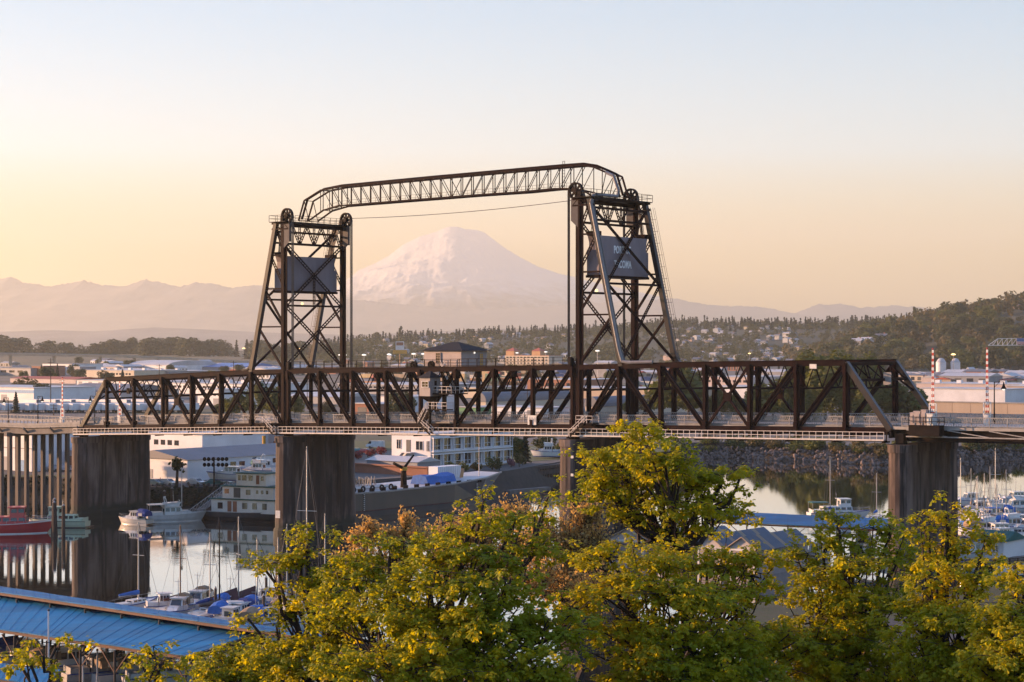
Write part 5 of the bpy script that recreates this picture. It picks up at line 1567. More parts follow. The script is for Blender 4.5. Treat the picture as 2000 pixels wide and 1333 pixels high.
# houses on the hillsides
M['h_white'] = mat('house_white', (0.5, 0.5, 0.5), 0.7); M['h_cream'] = mat('house_cream', (0.42, 0.36, 0.26), 0.7)
M['h_grey'] = mat('house_grey', (0.28, 0.29, 0.31), 0.7); M['h_pink'] = mat('house_pink', (0.45, 0.33, 0.28), 0.7)
def house_proto(wm, rm, w=11, d=9, h=4.6, rise=2.6, wins=True):
    root = empty('hillside_house')
    part(MB().box((0, 0, h / 2 - 1), (w, d, h + 2)), 'wall', wm, root)
    o = .5
    part(MB().add([(-w / 2 - o, -d / 2 - o, h), (w / 2 + o, -d / 2 - o, h), (w / 2 + o, 0, h + rise), (-w / 2 - o, 0, h + rise), (w / 2 + o, d / 2 + o, h), (-w / 2 - o, d / 2 + o, h)], [[0, 1, 2, 3], [3, 2, 4, 5], [0, 3, 5], [1, 4, 2], [0, 5, 4, 1]]), 'roof', rm, root)
    part(MB().box((w * .2, 1, h + rise), (1, 1, 2)), 'chimney', 'wh_brick', root)
    for x in (-w * .3, 0, w * .3):
        part(MB().box((x, -d / 2, h * .55), (1.5, .12, 1.5)), 'window', 'glass', root)
    return root
HP = [house_proto('h_white', 'roof_grey'), house_proto('h_cream', 'roof_grey'), house_proto('h_grey', 'roof_pale'), house_proto('h_pink', 'roof_grey'), house_proto('h_white', 'roof_pale', 15, 10, 5, 2)]
HU = set(); hn = ['white walled', 'cream walled', 'grey walled', 'pink walled', 'long white']
def put_house(k, X, Y, z, rz, sc, label, group):
    o = HP[k] if k not in HU else copy_tree(HP[k]); HU.add(k)
    o.location = (X, Y, z); o.rotation_euler = (0, 0, rz); o.scale = (sc,) * 3
    tag(o, label, 'house', group)
hr = random.Random(21)
cnt = 0
while cnt < 150:
    c = hr.choice((hr.uniform(690, 1130), hr.uniform(1290, 1560))); Y = hr.uniform(2560, 3450)
    X = (c - 1000) / F * Y; z = float(hill_z(np.array([X]), np.array([Y]))[0])
    k = hr.choice((0, 0, 1, 2, 3, 4, 4))
    put_house(k, X, Y, z + 2.0, hr.choice((ang, ang + 1.57)) + hr.uniform(-.1, .1), hr.uniform(.7, 1.05), '%s house among the trees on the far hillside' % hn[k], '%s houses on the far hillside' % hn[k])
    cnt += 1
for k, x, row, Y, sc, lab in ((1, 1960, 612, 2500, 1.3, 'cream gabled house high on the wooded right hill'), (0, 1882, 638, 2380, 1.2, 'white house alone on the right hill slope'), (0, 1722, 664, 2280, 1.2, 'white house low on the left flank of right hill'), (4, 1690, 668, 2250, 1.0, 'long white house among trees low on the right hill'), (2, 1675, 672, 2230, 1.1, 'grey house beside the long white hillside house'), (3, 1997, 604, 2510, 1.5, 'pink house at the right edge on the hilltop'), (2, 1938, 630, 2430, 1.1, 'grey house below the cream gabled hilltop house'), (4, 2002, 622, 2450, 1.1, 'long white house below the hilltop at right edge')):
    p = at(x, row, Y); put_house(k, p.x, p.y, p.z - 2.5, ang + (1.57 if k == 1 else 0), sc * 1.15, lab, None)

for i in range(110):
    x = tr_.choice((tr_.uniform(-30, 480), tr_.uniform(560, 1150), tr_.uniform(1180, 1560))); row = tr_.uniform(712, 750)
    p = gp(x, row, LAND); put_tree(tr_.choice(('d1', 'd2', 'd2', 'd3', 'c1')), p, tr_.uniform(.4, .85), 'small street tree out among the sheds on the flats', 'street trees on the flats', 1.2)
# ------------------------------------------------------------------ boats
M['gel'] = mat('gelcoat_white', (0.62, 0.61, 0.60), 0.3, 0, (0.52, 0.51, 0.50), 0.8, coat=.3)
M['gel_cream'] = mat('gelcoat_cream', (0.58, 0.53, 0.45), 0.3, 0, (0.5, 0.46, 0.4), 0.8, coat=.3)
M['hull_red'] = mat('hull_red', (0.50, 0.02, 0.02), 0.35, 0, (0.40, 0.02, 0.02), 0.6, coat=.3)
M['hull_green'] = mat('hull_pale_green', (0.42, 0.52, 0.38), 0.45, 0, (0.36, 0.44, 0.32), 0.6)
M['hull_dark'] = mat('hull_dark', (0.025, 0.024, 0.028), 0.45, 0, (0.045, 0.035, 0.034), 0.3, .45, .7, stretch=(1, 1, .2))
M['navy'] = mat('navy_canvas', (0.02, 0.05, 0.22), 0.8, 0, (0.015, 0.04, 0.17), 1.5)
M['teal_canvas'] = mat('teal_canvas', (0.01, 0.10, 0.09), 0.8)
M['blue_canvas'] = mat('blue_canvas', (0.03, 0.13, 0.42), 0.8)
M['tan_canvas'] = mat('tan_canvas', (0.30, 0.20, 0.12), 0.85)
M['maroon_canvas'] = mat('maroon_canvas', (0.075, 0.028, 0.03), 0.85, 0, (0.05, 0.02, 0.022), 1)
M['alu'] = mat('aluminium', (0.42, 0.41, 0.40), 0.35, 0.5, (0.36, 0.35, 0.34), 1)
M['teak'] = mat('teak', (0.20, 0.10, 0.05), 0.6, 0, (0.15, 0.07, 0.035), 1.5)
M['piling'] = mat('piling_wood', (0.075, 0.05, 0.038), 0.9, 0, (0.035, 0.025, 0.022), 1.0, stretch=(1, 1, .3), bump=.4)
M['dock'] = mat('dock_planks', (0.17, 0.14, 0.12), 0.85, 0, (0.11, 0.09, 0.08), 1.0)

def hull_parts(root, L, B, fb, hm, deck_m='gel', stripe=None, sheer=.45, transom=.82, boot=None):
    n = 12; rings = []
    def hb(t): return B / 2 * (transom + (1 - transom) * min(1, t * 2.6)) if t < .42 else B / 2 * max(0.015, 1 - ((t - .42) / .58) ** 2.3)
    def zd(t): return fb * (1 + sheer * max(0, t - .25) ** 1.6)
    def X(t, k): return -L / 2 + L * t * (.90 + .10 * k)
    def ring(t):
        h = hb(t)
        return [(X(t, 1), -h, zd(t)), (X(t, .55), -h * .93, zd(t) * .45), (X(t, .1), -h * .8, .02), (X(t, 0), 0, -.35 * (1 - t * .7)), (X(t, .1), h * .8, .02), (X(t, .55), h * .93, zd(t) * .45), (X(t, 1), h, zd(t))]
    R = [ring(k / n) for k in range(n + 1)]
    m = MB().loft(R, cap=False, closed=False)
    m.poly(R[0])
    part(m, 'hull', hm, root)
    d = MB()
    for k in range(n):
        a, b = R[k], R[k + 1]
        d.poly([Vector(a[0]) - Vector((0, -.02, .08)), Vector(b[0]) - Vector((0, -.02, .08)), Vector(b[-1]) - Vector((0, .02, .08)), Vector(a[-1]) - Vector((0, .02, .08))])
    part(d, 'deck', deck_m, root)
    rub = MB()
    for s_ in (0, -1):
        for k in range(n):
            rub.beam(Vector(R[k][s_]), Vector(R[k + 1][s_]), .09, .1)
    part(rub, 'rub_rail', stripe or hm, root)
    if boot:
        bt = MB()
        for sgn in (-1, 1):
            for k in range(n):
                p, q = R[k][2 if sgn < 0 else 4], R[k + 1][2 if sgn < 0 else 4]
                bt.beam(Vector(p) + Vector((0, sgn * .02, .06)), Vector(q) + Vector((0, sgn * .02, .06)), .08, .16)
        part(bt, 'boot_stripe', boot, root)
    return hb, zd

def cabin_block(root, x0, x1, w, z0, h, m, rake=.5, name='cabin', win=True, back=.1, win_n=3, wm='glass', taper=.86):
    wt = w * taper
    vs = [(x0, -w / 2, z0), (x1, -w / 2, z0), (x0, w / 2, z0), (x1, w / 2, z0), (x0 + back, -wt / 2, z0 + h), (x1 - rake, -wt / 2, z0 + h), (x0 + back, wt / 2, z0 + h), (x1 - rake, wt / 2, z0 + h)]
    c = part(MB().hexa([Vector(v) for v in vs]), name, m, root)
    if win:
        Lx = x1 - x0 - rake - back
        for sy in (-1, 1):
            for k in range(win_n):
                a0 = x0 + back + Lx * (k + .12) / win_n; a1 = x0 + back + Lx * (k + .88) / win_n
                y0 = sy * (w / 2 - (w - wt) / 2 * .45 + .015); y1 = sy * (w / 2 - (w - wt) / 2 * .88 + .015)
                part(MB().add([Vector((a0, y0, z0 + h * .45)), Vector((a1, y0, z0 + h * .45)), Vector((a1, y1, z0 + h * .88)), Vector((a0, y1, z0 + h * .88))], [[0, 1, 2, 3]]), 'side_window', wm, c)
        fx0 = x1 - rake * .42 + .02; fx1 = x1 - rake * .9 + .02
        yw0 = w / 2 * .86; yw1 = wt / 2 * .86
        part(MB().add([Vector((fx0, -yw0, z0 + h * .42)), Vector((fx0, yw0, z0 + h * .42)), Vector((fx1, yw1, z0 + h * .9)), Vector((fx1, -yw1, z0 + h * .9))], [[0, 1, 2, 3]]), 'windshield', wm, c)
        bx = x0 + back * .5 - .02
        part(MB().box((bx, 0, z0 + h * .5), (.04, w * .5, h * .55)), 'rear_window', wm, c)
    return c

def railing_mb(pts, h=.6, r=.025):
    m = MB()
    for a, b in zip(pts[:-1], pts[1:]):
        a, b = Vector(a), Vector(b); u = Vector((0, 0, h))
        m.tube(a + u, b + u, r, n=5)
        n = max(1, int((b - a).length / 1.1))
        for k in range(n + 1):
            p = a.lerp(b, k / n); m.tube(p, p + u, r * .8, n=4)
    return m

def cruiser(label, L=10, B=3.4, fb=1.2, hm='gel', cm='gel', fly=False, canopy=None, stripe='navy', group=None, mast=True, awning=None, deck_m='gel', name='motor_cruiser', wheelhouse=False):
    root = empty(name, (0, 0, 0), 0, label, 'boat', group)
    hb, zd = hull_parts(root, L, B, fb, hm, deck_m, stripe, boot=stripe)
    z0 = fb - .08
    if wheelhouse:
        cabin_block(root, -L * .30, L * .18, B * .72, z0, 1.25, cm, .15, 'deckhouse', win_n=5)
        cabin_block(root, -L * .02, L * .15, B * .62, z0 + 1.26, 1.35, cm, -.1, 'wheelhouse', win_n=2)
        part(MB().box((L * .06, 0, z0 + 2.68), (L * .2, B * .7, .12)), 'roof', cm, root)
    else:
        cabin_block(root, L * .02, L * .30, B * .66, z0 + .12, .62, cm, 1.1, 'fore_cabin', win=False)
        cabin_block(root, -L * .22, L * .12, B * .76, z0, 1.55, cm, .8, 'cabin', win_n=3)
        part(MB().box((-L * .10, 0, z0 + 1.61), (L * .30, B * .78, .1)), 'hardtop', cm, root)
    if fly:
        part(MB().hexa([Vector(v) for v in [(-L * .22, -B * .33, z0 + 1.67), (L * .02, -B * .33, z0 + 1.67), (-L * .22, B * .33, z0 + 1.67), (L * .02, B * .33, z0 + 1.67), (-L * .22, -B * .35, z0 + 2.25), (L * .06, -B * .3, z0 + 2.45), (-L * .22, B * .35, z0 + 2.25), (L * .06, B * .3, z0 + 2.45)]]), 'flybridge', cm, root)
        part(MB().box((L * .045, 0, z0 + 2.62), (.05, B * .55, .4), ry=-.4), 'flybridge_screen', 'glass', root)
        arch = [(-L * .17, -B * .34, z0 + 1.7), (-L * .20, -B * .3, z0 + 3.2), (-L * .20, B * .3, z0 + 3.2), (-L * .17, B * .34, z0 + 1.7)]
        part(MB().path(arch, .09, 6), 'radar_arch', cm, root)
        part(MB().sphere((-L * .20, 0, z0 + 3.4), .28, 8, 5, .5), 'radar_dome', 'gel', root)
    if canopy:
        m = MB(); n = 6
        rings = [[Vector((x, B * .42 * math.cos(math.pi * i / n), z0 + .7 + hgt * math.sin(math.pi * i / n) ** .6)) for i in range(n + 1)] for x, hgt in ((-L * .46, 1.0), (-L * .36, 1.35), (-L * .2, 1.4))]
        m.loft(rings, cap=True, closed=False)
        part(m, 'canvas_canopy', canopy, root)
        for sy in (-1, 1):
            part(MB().box((-L * .33, sy * B * .44, z0 + 1.05), (L * .12, .03, .5)), 'canopy_window', 'gel_cream', root)
    else:
        part(MB().box((-L * .34, 0, z0 + .3), (L * .2, B * .74, .6)).box((-L * .455, 0, z0 + .35), (.12, B * .8, .75)), 'cockpit_coaming', cm, root)
    if awning:
        part(MB().box((-L * .34, 0, z0 + 2.05), (L * .28, B * .8, .12)), 'awning', awning, root)
        m = MB()
        for x in (-L * .47, -L * .22):
            for sy in (-1, 1): m.tube((x, sy * B * .36, z0 + .1), (x, sy * B * .36, z0 + 2.0), .04, n=5)
        part(m, 'awning_frame', 'alu', root)
    pts = [(L * k / 10 - L * .05, -hb(.45 + k / 10) * .93, zd(.45 + k / 10) - .05) for k in range(0, 6)]
    ptsr = [(x, -y, z) for x, y, z in pts]
    part(railing_mb(pts[:-1] + [(L * .485, 0, zd(1))] + ptsr[:-1][::-1]), 'bow_rail', 'alu', root)
    part(MB().box((-L * .53, 0, .22), (L * .08, B * .7, .08)), 'swim_platform', 'teak', root)
    if mast:
        part(MB().tube((-L * .05, 0, z0 + 1.6), (-L * .06, 0, z0 + (4.6 if fly else 4.0)), .05, .03, 6).tube((-L * .06, -.5, z0 + 3.6), (-L * .06, .5, z0 + 3.6), .03, n=5), 'antenna_mast', 'alu', root)
    return root

def sailboat(label, L=9, B=2.9, mast_h=11, hm='gel', cover='navy', group=None, mast_m='alu', tent=None, stripe='navy', deck_m='gel'):
    root = empty('sailing_yacht', (0, 0, 0), 0, label, 'sailboat', group)
    hb, zd = hull_parts(root, L, B, .95, hm, deck_m, stripe, .5, .62, boot=stripe)
    cabin_block(root, -L * .12, L * .22, B * .52, .9, .5, 'gel', .5, 'cabin', win_n=3)
    part(MB().box((-L * .28, 0, 1.02), (L * .28, B * .55, .3)), 'cockpit_coaming', 'gel', root)
    mx = L * .08; top = 1.2 + mast_h
    part(MB().tube((mx, 0, 1.0), (mx, 0, top), .1, .065, 8), 'mast', mast_m, root)
    sp = top * .62
    part(MB().tube((mx, -B * .34, sp), (mx, B * .34, sp), .04, n=5), 'spreader', mast_m, root)
    m = MB()
    for sy in (-1, 1):
        m.tube((mx, sy * hb(.55) * .95, 1.0), (mx, sy * B * .34, sp), .018, n=4).tube((mx, sy * B * .34, sp), (mx, 0, top), .018, n=4)
    m.tube((L * .49, 0, 1.4), (mx, 0, top), .03, n=4).tube((-L * .49, 0, 1.0), (mx, 0, top), .018, n=4)
    part(m, 'rigging', 'door_dark', root)
    part(MB().tube((mx, 0, 2.0), (-L * .33, 0, 2.0), .06, n=6), 'boom', mast_m, root)
    rings = [[(x, r * math.cos(2 * math.pi * i / 8), 2.22 + r * 1.3 * math.sin(2 * math.pi * i / 8)) for i in range(8)] for x, r in ((mx, .24), (mx - L * .15, .2), (-L * .33, .1))]
    part(MB().loft(rings), 'sail_cover', cover, root)
    if tent:
        part(MB().add([(mx - .2, 0, 3.6), (-L * .42, 0, 2.3), (mx - .2, -B * .52, 1.1), (-L * .42, -B * .48, 1.1), (mx - .2, B * .52, 1.1), (-L * .42, B * .48, 1.1)], [[0, 1, 3, 2], [0, 4, 5, 1], [0, 2, 4], [1, 5, 3]]), 'boom_tent', tent, root)
    pts = [(-L * .45, -hb(.06) * .95, zd(.06)), (-L * .1, -hb(.4) * .97, zd(.4)), (L * .25, -hb(.78) * .95, zd(.78)), (L * .47, 0, zd(1)), (L * .25, hb(.78) * .95, zd(.78)), (-L * .1, hb(.4) * .97, zd(.4)), (-L * .45, hb(.06) * .95, zd(.06))]
    part(railing_mb(pts, .55, .018), 'guard_rail', 'alu', root)
    return root

def put(o, x, row, heading, z=0.0):
    p = gp(x, row, z); o.location = p; o.rotation_euler = (0, 0, math.radians(heading)); return o

# boats moored across the water
o = cruiser('red fireboat with white trim moored at the left edge', 13, 4.2, 1.5, 'hull_red', 'hull_red', False, None, 'gel', None, True, None, 'rail_grey', 'fireboat', True)
put(o, 24, 1042, 8); o.scale = (1.15,) * 3
part(MB().tube((2.2, 0, 2.4), (2.2, 0, 3.0), .12, n=8).tube((2.2, 0, 3.0), (3.3, 0, 3.4), .14, .1, 8), 'water_monitor', 'hull_red', o)
part(MB().path([(-1.6, -1.2, 2.6), (-1.6, -1.2, 4.6), (-1.6, 1.2, 4.6), (-1.6, 1.2, 2.6)], .07, 6).tube((-1.6, 0, 4.6), (-1.6, 0, 7.4), .06, .04, 6), 'mast_frame', 'gel', o)
o = cruiser('pale green pilot boat behind the dark pilings', 11, 3.6, 1.2, 'hull_green', 'hull_green', False, None, 'hull_dark', None, True, None, 'hull_green', 'pilot_boat', True)
put(o, 116, 1030, 172)
o = cruiser('white cabin cruiser with navy blue canvas below the leftmost pier', 7.6, 2.8, 1.0, 'gel_cream', 'gel', False, 'navy', 'gel_cream', None, False)
put(o, 262, 1024, 150)
o = cruiser('white trawler yacht with blue rail cloths moored between the two left piers', 11.5, 3.9, 1.35, 'gel', 'gel', True, None, 'gel', None, True, 'gel')
put(o, 345, 1018, 20)
part(MB().box((-4.6, -1.75, 1.75), (2.6, .05, .55)), 'rail_cloth', 'blue_canvas', o)
# ------------------------------------------------------------------ waterfront behind the bridge
def car(label, x, row, heading, col, group='cars parked along the far bank', z=LAND + .06, van=False):
    mname = 'car_' + '_'.join('%02d' % int(c * 99) for c in col)
    if mname not in M: M[mname] = mat('car_paint', col, .3, .1, None, 1, coat=.5)
    root = empty('parked_car' if not van else 'parked_van', (0, 0, 0), 0, label, 'car' if not van else 'van', group)
    if van:
        prof_ = [(-2.6, .4), (2.5, .4), (2.6, 1.0), (2.0, 1.25), (1.4, 2.1), (-2.55, 2.15)]; gl = [(1.5, 2.0), (1.95, 1.3), (1.0, 1.3), (.95, 2.0)]
    else:
        prof_ = [(-2.15, .35), (2.1, .35), (2.2, .75), (1.2, .92), (.55, 1.42), (-1.0, 1.45), (-1.75, .98), (-2.2, .9)]; gl = [(1.05, .95), (.5, 1.37), (-.95, 1.40), (-1.6, 1.0)]
    n = len(prof_); w = .88
    vs = [(a, -w * (1 if b < 1 else .86), b) for a, b in prof_] + [(a, w * (1 if b < 1 else .86), b) for a, b in prof_]
    part(MB().add(vs, [[i, (i + 1) % n, n + (i + 1) % n, n + i] for i in range(n)] + [list(range(n))[::-1], list(range(n, 2 * n))]), 'body', mname, root)
    for sy in (-1, 1):
        part(MB().add([(a, sy * (w * (.93 if b < 1.2 else .885)), b) for a, b in gl], [[0, 1, 2, 3]]), 'side_window', 'glass', root)
        for xx in (-1.35, 1.35):
            part(MB().tube((xx, sy * .78, .34), (xx, sy * .92, .34), .34, n=12), 'wheel', 'door_dark', root)
    if not van:
        part(MB().add([(1.16, -.72, .97), (1.16, .72, .97), (.58, .66, 1.42), (.58, -.66, 1.42)], [[0, 1, 2, 3]]), 'windshield', 'glass', root)
        part(MB().add([(-1.72, -.72, 1.02), (-1.72, .72, 1.02), (-1.05, .66, 1.44), (-1.05, -.66, 1.44)], [[3, 2, 1, 0]]), 'rear_window', 'glass', root)
    p = gp(x, row, z); root.location = p; root.rotation_euler = (0, 0, math.radians(heading))
    return root
lot = block_frame(-200, 700, 925)
# tarmac yard on the far bank
pts_y = [gp(x, r, LAND + .03) for x, r in ((-350, 931), (140, 933), (270, 950), (500, 950), (690, 938), (690, 880), (-350, 880))]
tag(add_mesh('yard_pavement', pts_y, [list(range(7))], M['asphalt']), 'tarmac boat yard on the far bank', 'pavement', kind='structure')
for lab, x, r, hd, c in (('pale teal hatchback at the yard edge beside the leftmost pier', 303, 949, -30, (.25, .33, .34)), ('silver car next to the pale teal hatchback', 327, 949, -30, (.5, .5, .5)), ('white car parked right of the lamp pole', 383, 948, -35, (.6, .6, .6)), ('silver saloon parked by the gangway head', 437, 947, -30, (.42, .44, .46)), ('teal car above the gangway', 420, 949, 10, (.05, .18, .20)), ('pink lit silver car seen between the trestle columns', 122, 921, 10, (.5, .45, .45)), ('second car between the trestle columns', 108, 920, 10, (.35, .33, .33))):
    car(lab, x, r, hd, c)
car('white van parked on the grass left of the office', 733, 876, 165, (.6, .6, .62), None, van=True)
car('teal car parked behind the second pier', 697, 886, 10, (.06, .2, .2))
car('dark red car behind the second pier', 712, 887, 150, (.3, .05, .05))
for x, r in ((313, 942), (400, 948)):
    c = gp(x, r, LAND + .05)
    o = empty('traffic_cone', c, 0, 'orange traffic cone standing on the yard near column %s' % ('the white shed' if x == 313 else 'the gangway'), 'cone')
    o['label'] = 'orange traffic cone in front of the long white shed' if x == 313 else 'orange traffic cone near the gangway head'
    part(MB().tube(c + Vector((0, 0, .06)), c + Vector((0, 0, 1.0)), .25, .05, 10), 'body', 'wh_orange', o)
    part(MB().box(c + Vector((0, 0, .03)), (.6, .6, .06)), 'foot', 'wh_orange', o)

shed = building('boat_shed', 'long white boat shed with small windows behind the leftmost pier', 240, 366, 941, 4.6, 48, 'wh_white', 'roof_grey', 'gable2', 1.8, doors=((.42, 1.1, 2.2, 'wh_grey'), (.62, 1.6, 2.3, 'white_paint')), side_wins=((.25, .36, 2.6, 3.6, 2), (.52, .62, 2.8, 3.8, 2)), wins=((.80, .86, 2.5, 3.4, 1),))
building('boat_shed', 'blue grey workshop roof behind the white boat shed', 288, 395, 900, 6.5, 22, 'wh_white', 'roof_pale', 'gable', 1.5, wins=((.1, .6, 3.5, 4.8, 4),))
building('boat_shed', 'white workshop with dark band of windows behind the sheds', 360, 430, 889, 7.5, 25, 'wh_white', 'roof_pale', 'flat', wins=((.08, .85, 3.6, 4.8, 6),))
building('brick_office', 'pale pink two storey block with brown windows under the left span', 425, 560, 885, 8.0, 18, 'wh_pink', 'roof_pale', 'flat', wins=((.04, .96, 4.6, 6.8, 5, 'wh_brick'), (.04, .96, 1.2, 3.2, 5, 'wh_brick')), frames=True)
building('boat_shed', 'white metal shed seen through the left trestle columns', -70, 62, 922, 8.5, 30, 'wh_white', 'roof_pale', 'flat', doors=((.55, 4, 3.2, 'wh_grey'), (.8, 3, 2.6, 'blue_band')), band=(5.2, 5.4, 'wh_grey'))
building('cottage', 'pink lit shed with blue roof seen through the trestle', 84, 150, 919, 4.6, 14, 'wh_pink', 'roof_pale', 'gable', 2.2, wins=((.08, .92, 1.0, 3.4, 3, 'wh_brick'),), frames=True)
# two storey white office with balconies
offR, Qo, Lo = building('balcony_office', 'two storey white office with balconies behind the barge', 765, 841, 919, 8.2, 30, 'wh_white', 'roof_pale', 'flat', wins=((.10, .28, 4.7, 6.9, 1), (.58, .86, 4.6, 6.7, 1), (.58, .86, 1.0, 3.0, 1), (.88, .99, 4.4, 6.8, 1), (.88, .99, .6, 3.0, 1)), doors=((.38, 1.3, 3.0, 'door_dark'),), frames=True)
part(MB().hexa([Qo(a, b, c) for c in (4.1, 6.9) for b in (-.05, .1) for a in (.38 * Lo, .38 * Lo + 1.4)]), 'door', 'door_dark', offR)
part(MB().beam(Qo(.05 * Lo, -.9, .2), Qo(.36 * Lo, -.9, 4.0), 1.2, .3).hexa([Qo(a, b, c) for c in (3.9, 4.08) for b in (-1.6, -.02) for a in (.34 * Lo, .6 * Lo)]), 'outside_stair', 'wh_white', offR)
nb = 8
for fl_ in range(2):
    z0, z1 = (.9, 3.5) if fl_ == 0 else (4.7, 7.3)
    for k in range(nb):
        b0, b1 = 30 * k / nb + .35, 30 * (k + 1) / nb - .35
        w = part(MB().hexa([Qo(a, b, c) for c in (z0, z1) for b in (b0, b1) for a in (Lo - .4, Lo + .03)]), 'balcony_opening', 'glass', offR)
        f = MB()
        for b in (b0, (b0 + b1) / 2 + (.4 if k % 2 else -.4), b1): f.hexa([Qo(a, bb, c) for c in (z0, z1) for bb in (b - .06, b + .06) for a in (Lo + .0, Lo + .09)])
        f.hexa([Qo(a, bb, c) for c in (z0 + .85, z0 + .95) for bb in (b0, b1) for a in (Lo + .04, Lo + .1)])
        part(f, 'balcony_rail', 'wh_white', w)
    part(MB().hexa([Qo(a, b, c) for c in (z1 + .05, z1 + .35) for b in (.1, 29.9) for a in (Lo + .02, Lo + .9)]), 'balcony_roof', 'wh_white', offR)
    part(MB().hexa([Qo(a, b, c) for c in (z0 - .55, z0 - .2) for b in (.1, 29.9) for a in (Lo + .02, Lo + .9)]), 'balcony_slab', 'wh_white', offR)
    for k in range(nb + 1):
        bb = 30 * k / nb
        part(MB().hexa([Qo(a, b, c) for c in (z0 - .19, z1 + .04) for b in (max(.1, bb - .14), min(29.9, bb + .14)) for a in (Lo + .55, Lo + .85)]), 'balcony_post', 'wh_white', offR)
building('boat_shed', 'low grey shed with pale roof between second pier and office', 716, 815, 926, 2.6, 8, 'wh_grey', 'roof_pale', 'gable', 1.0)
building('board_fence', 'brown board fence below the low grey shed', 690, 835, 931, 1.8, .3, 'wh_brick', 'wh_brick', 'flat', cat='fence')

# barge
A, Bb = gp(690, 963, 5.0), gp(985, 937, 5.0)
bd = (Bb - A); bd.z = 0; bd.normalize(); bn = Vector((-bd.y, bd.x, 0))
start = A - bd * 34; Lb = (Bb - start).length
barge = empty('tank_barge', Vector((start.x, start.y, 0)), 0, 'long black hulled barge with deck gear moored behind the second pier', 'barge')
QB = lambda a, b, c: Vector((start.x, start.y, 0)) + bd * a + bn * b + Vector((0, 0, c))
wB = 15.0
rings = []
for a, k0, k1, zt_ in ((28, 1, 1, 4.9), (Lb * .55, 1, 1, 4.7), (Lb * .80, .98, .99, 5.0), (Lb * .92, .7, .88, 5.6), (Lb, .12, .45, 6.2)):
    h0, h1 = wB / 2 * k0, wB / 2 * k1
    ex = 0 if a < Lb * .9 else (1.5 if a < Lb else 4.0)
    rings.append([QB(a + ex, wB / 2 - h1, zt_), QB(a + ex * .3, wB / 2 - h0, 1.2), QB(a, wB / 2 - h0 * .95, -1.0), QB(a, wB / 2 + h0 * .95, -1.0), QB(a + ex * .3, wB / 2 + h0, 1.2), QB(a + ex, wB / 2 + h1, zt_)])
part(MB().loft(rings, True, False), 'hull', 'hull_dark', barge)
dk = MB()
for r0, r1 in zip(rings[:-1], rings[1:]):
    dk.poly([r0[0] - Vector((0, 0, .05)), r1[0] - Vector((0, 0, .05)), r1[5] - Vector((0, 0, .05)), r0[5] - Vector((0, 0, .05))])
part(dk, 'deck', 'roof_pale', barge)
st_ = MB(); gu_ = MB()
for r0, r1 in zip(rings[:-1], rings[1:]):
    st_.beam(r0[1] - bn * .03, r1[1] - bn * .03, .1, .22)
    gu_.beam(r0[0], r1[0], .3, .3)
part(st_, 'waterline_stripe', 'maroon_canvas', barge); part(gu_, 'gunwale', 'rail_grey', barge)
for a in (37, Lb * .9):
    m = MB()
    for k in range(9): m.box(QB(a, -.07 + (0.9 if a > 50 else 0), 1.4 + k * .38), (.22, .22, .18), math.atan2(bd.y, bd.x))
    part(m, 'draft_marks', 'white_paint', barge)
for k in range(14):
    a = 30 + k * 3.3
    part(MB().tube(QB(a, .9, 4.8), QB(a, .9, 5.5), .28, n=8).tube(QB(a + .7, .9, 4.8), QB(a + .7, .9, 5.5), .28, n=8), 'bollard', 'steel_dark', barge)
for k in range(12):
    a = 31 + k * 2.7; m = MB()
    for i in range(10):
        t0, t1 = 2 * math.pi * i / 10, 2 * math.pi * (i + 1) / 10
        m.tube(QB(a + .5 * math.cos(t0), 2.2, 5.3 + .5 * math.sin(t0)), QB(a + .5 * math.cos(t1), 2.2, 5.3 + .5 * math.sin(t1)), .18, n=6)
    if k < 7: part(m, 'tyre_fender', 'steel_dark', barge)
part(MB().tube(QB(53, 4, 4.8), QB(53, 4, 8.6), .7, .5, 10).tube(QB(53, 4, 8.6), QB(50, 4, 9.8), .35, .3, 8).tube(QB(53, 4, 8.6), QB(56, 4, 11.2), .3, .2, 8), 'deck_crane', 'steel_dark', barge)
part(MB().tube(QB(53, 4, 8.2), QB(53, 4, 8.9), .74, n=10), 'crane_collar', 'yellow', barge)
for b in (3.5, 5.5, 7.5, 9.5):
    part(MB().tube(QB(30, b, 5.3), QB(50, b, 5.3), .22, n=8), 'deck_pipe', 'rail_white', barge)
m = MB()
for k in range(26):
    a, b = 40 + (k % 9) * .9 + random.uniform(-.3, .3), 6 + (k // 9) * 1.2
    m.beam(QB(a, b, 4.9), QB(a + random.uniform(-.6, .6), b, 6.2 + random.uniform(0, 1.2)), .12)
part(m, 'valve_cluster', 'rail_grey', barge)
tp_ = [[QB(a, b, 4.9 + h * (.85 + .3 * random.random())) for b, h in ((3.5, 0), (4.2, 1.6), (6.0, 2.0), (7.8, 1.5), (8.5, 0))] for a in (60, 62, 64.5, 67, 69)]
part(MB().loft(tp_, True, False), 'tarpaulin', 'blue_canvas', barge)
m = MB().box(QB(71.5, 9, 6.4), (7.5, 2.6, 3.2), math.atan2(bd.y, bd.x))
box = part(m, 'deck_container', 'wh_white', barge)
for k in range(12):
    part(MB().box(QB(68.2 + k * .6, 7.66, 6.4), (.3, .1, 3.0), math.atan2(bd.y, bd.x)), 'corrugation', 'wh_white', box)
part(MB().tube(QB(Lb * .97, 5, 5.6), QB(Lb * .97, 5, 15), .09, .05, 6), 'light_mast', 'rail_white', barge)
part(MB().box(QB(Lb * .9, 5, 6.6), (1.0, .1, 2.0), math.atan2(bd.y, bd.x), .2), 'gangway_board', 'wh_orange', barge)

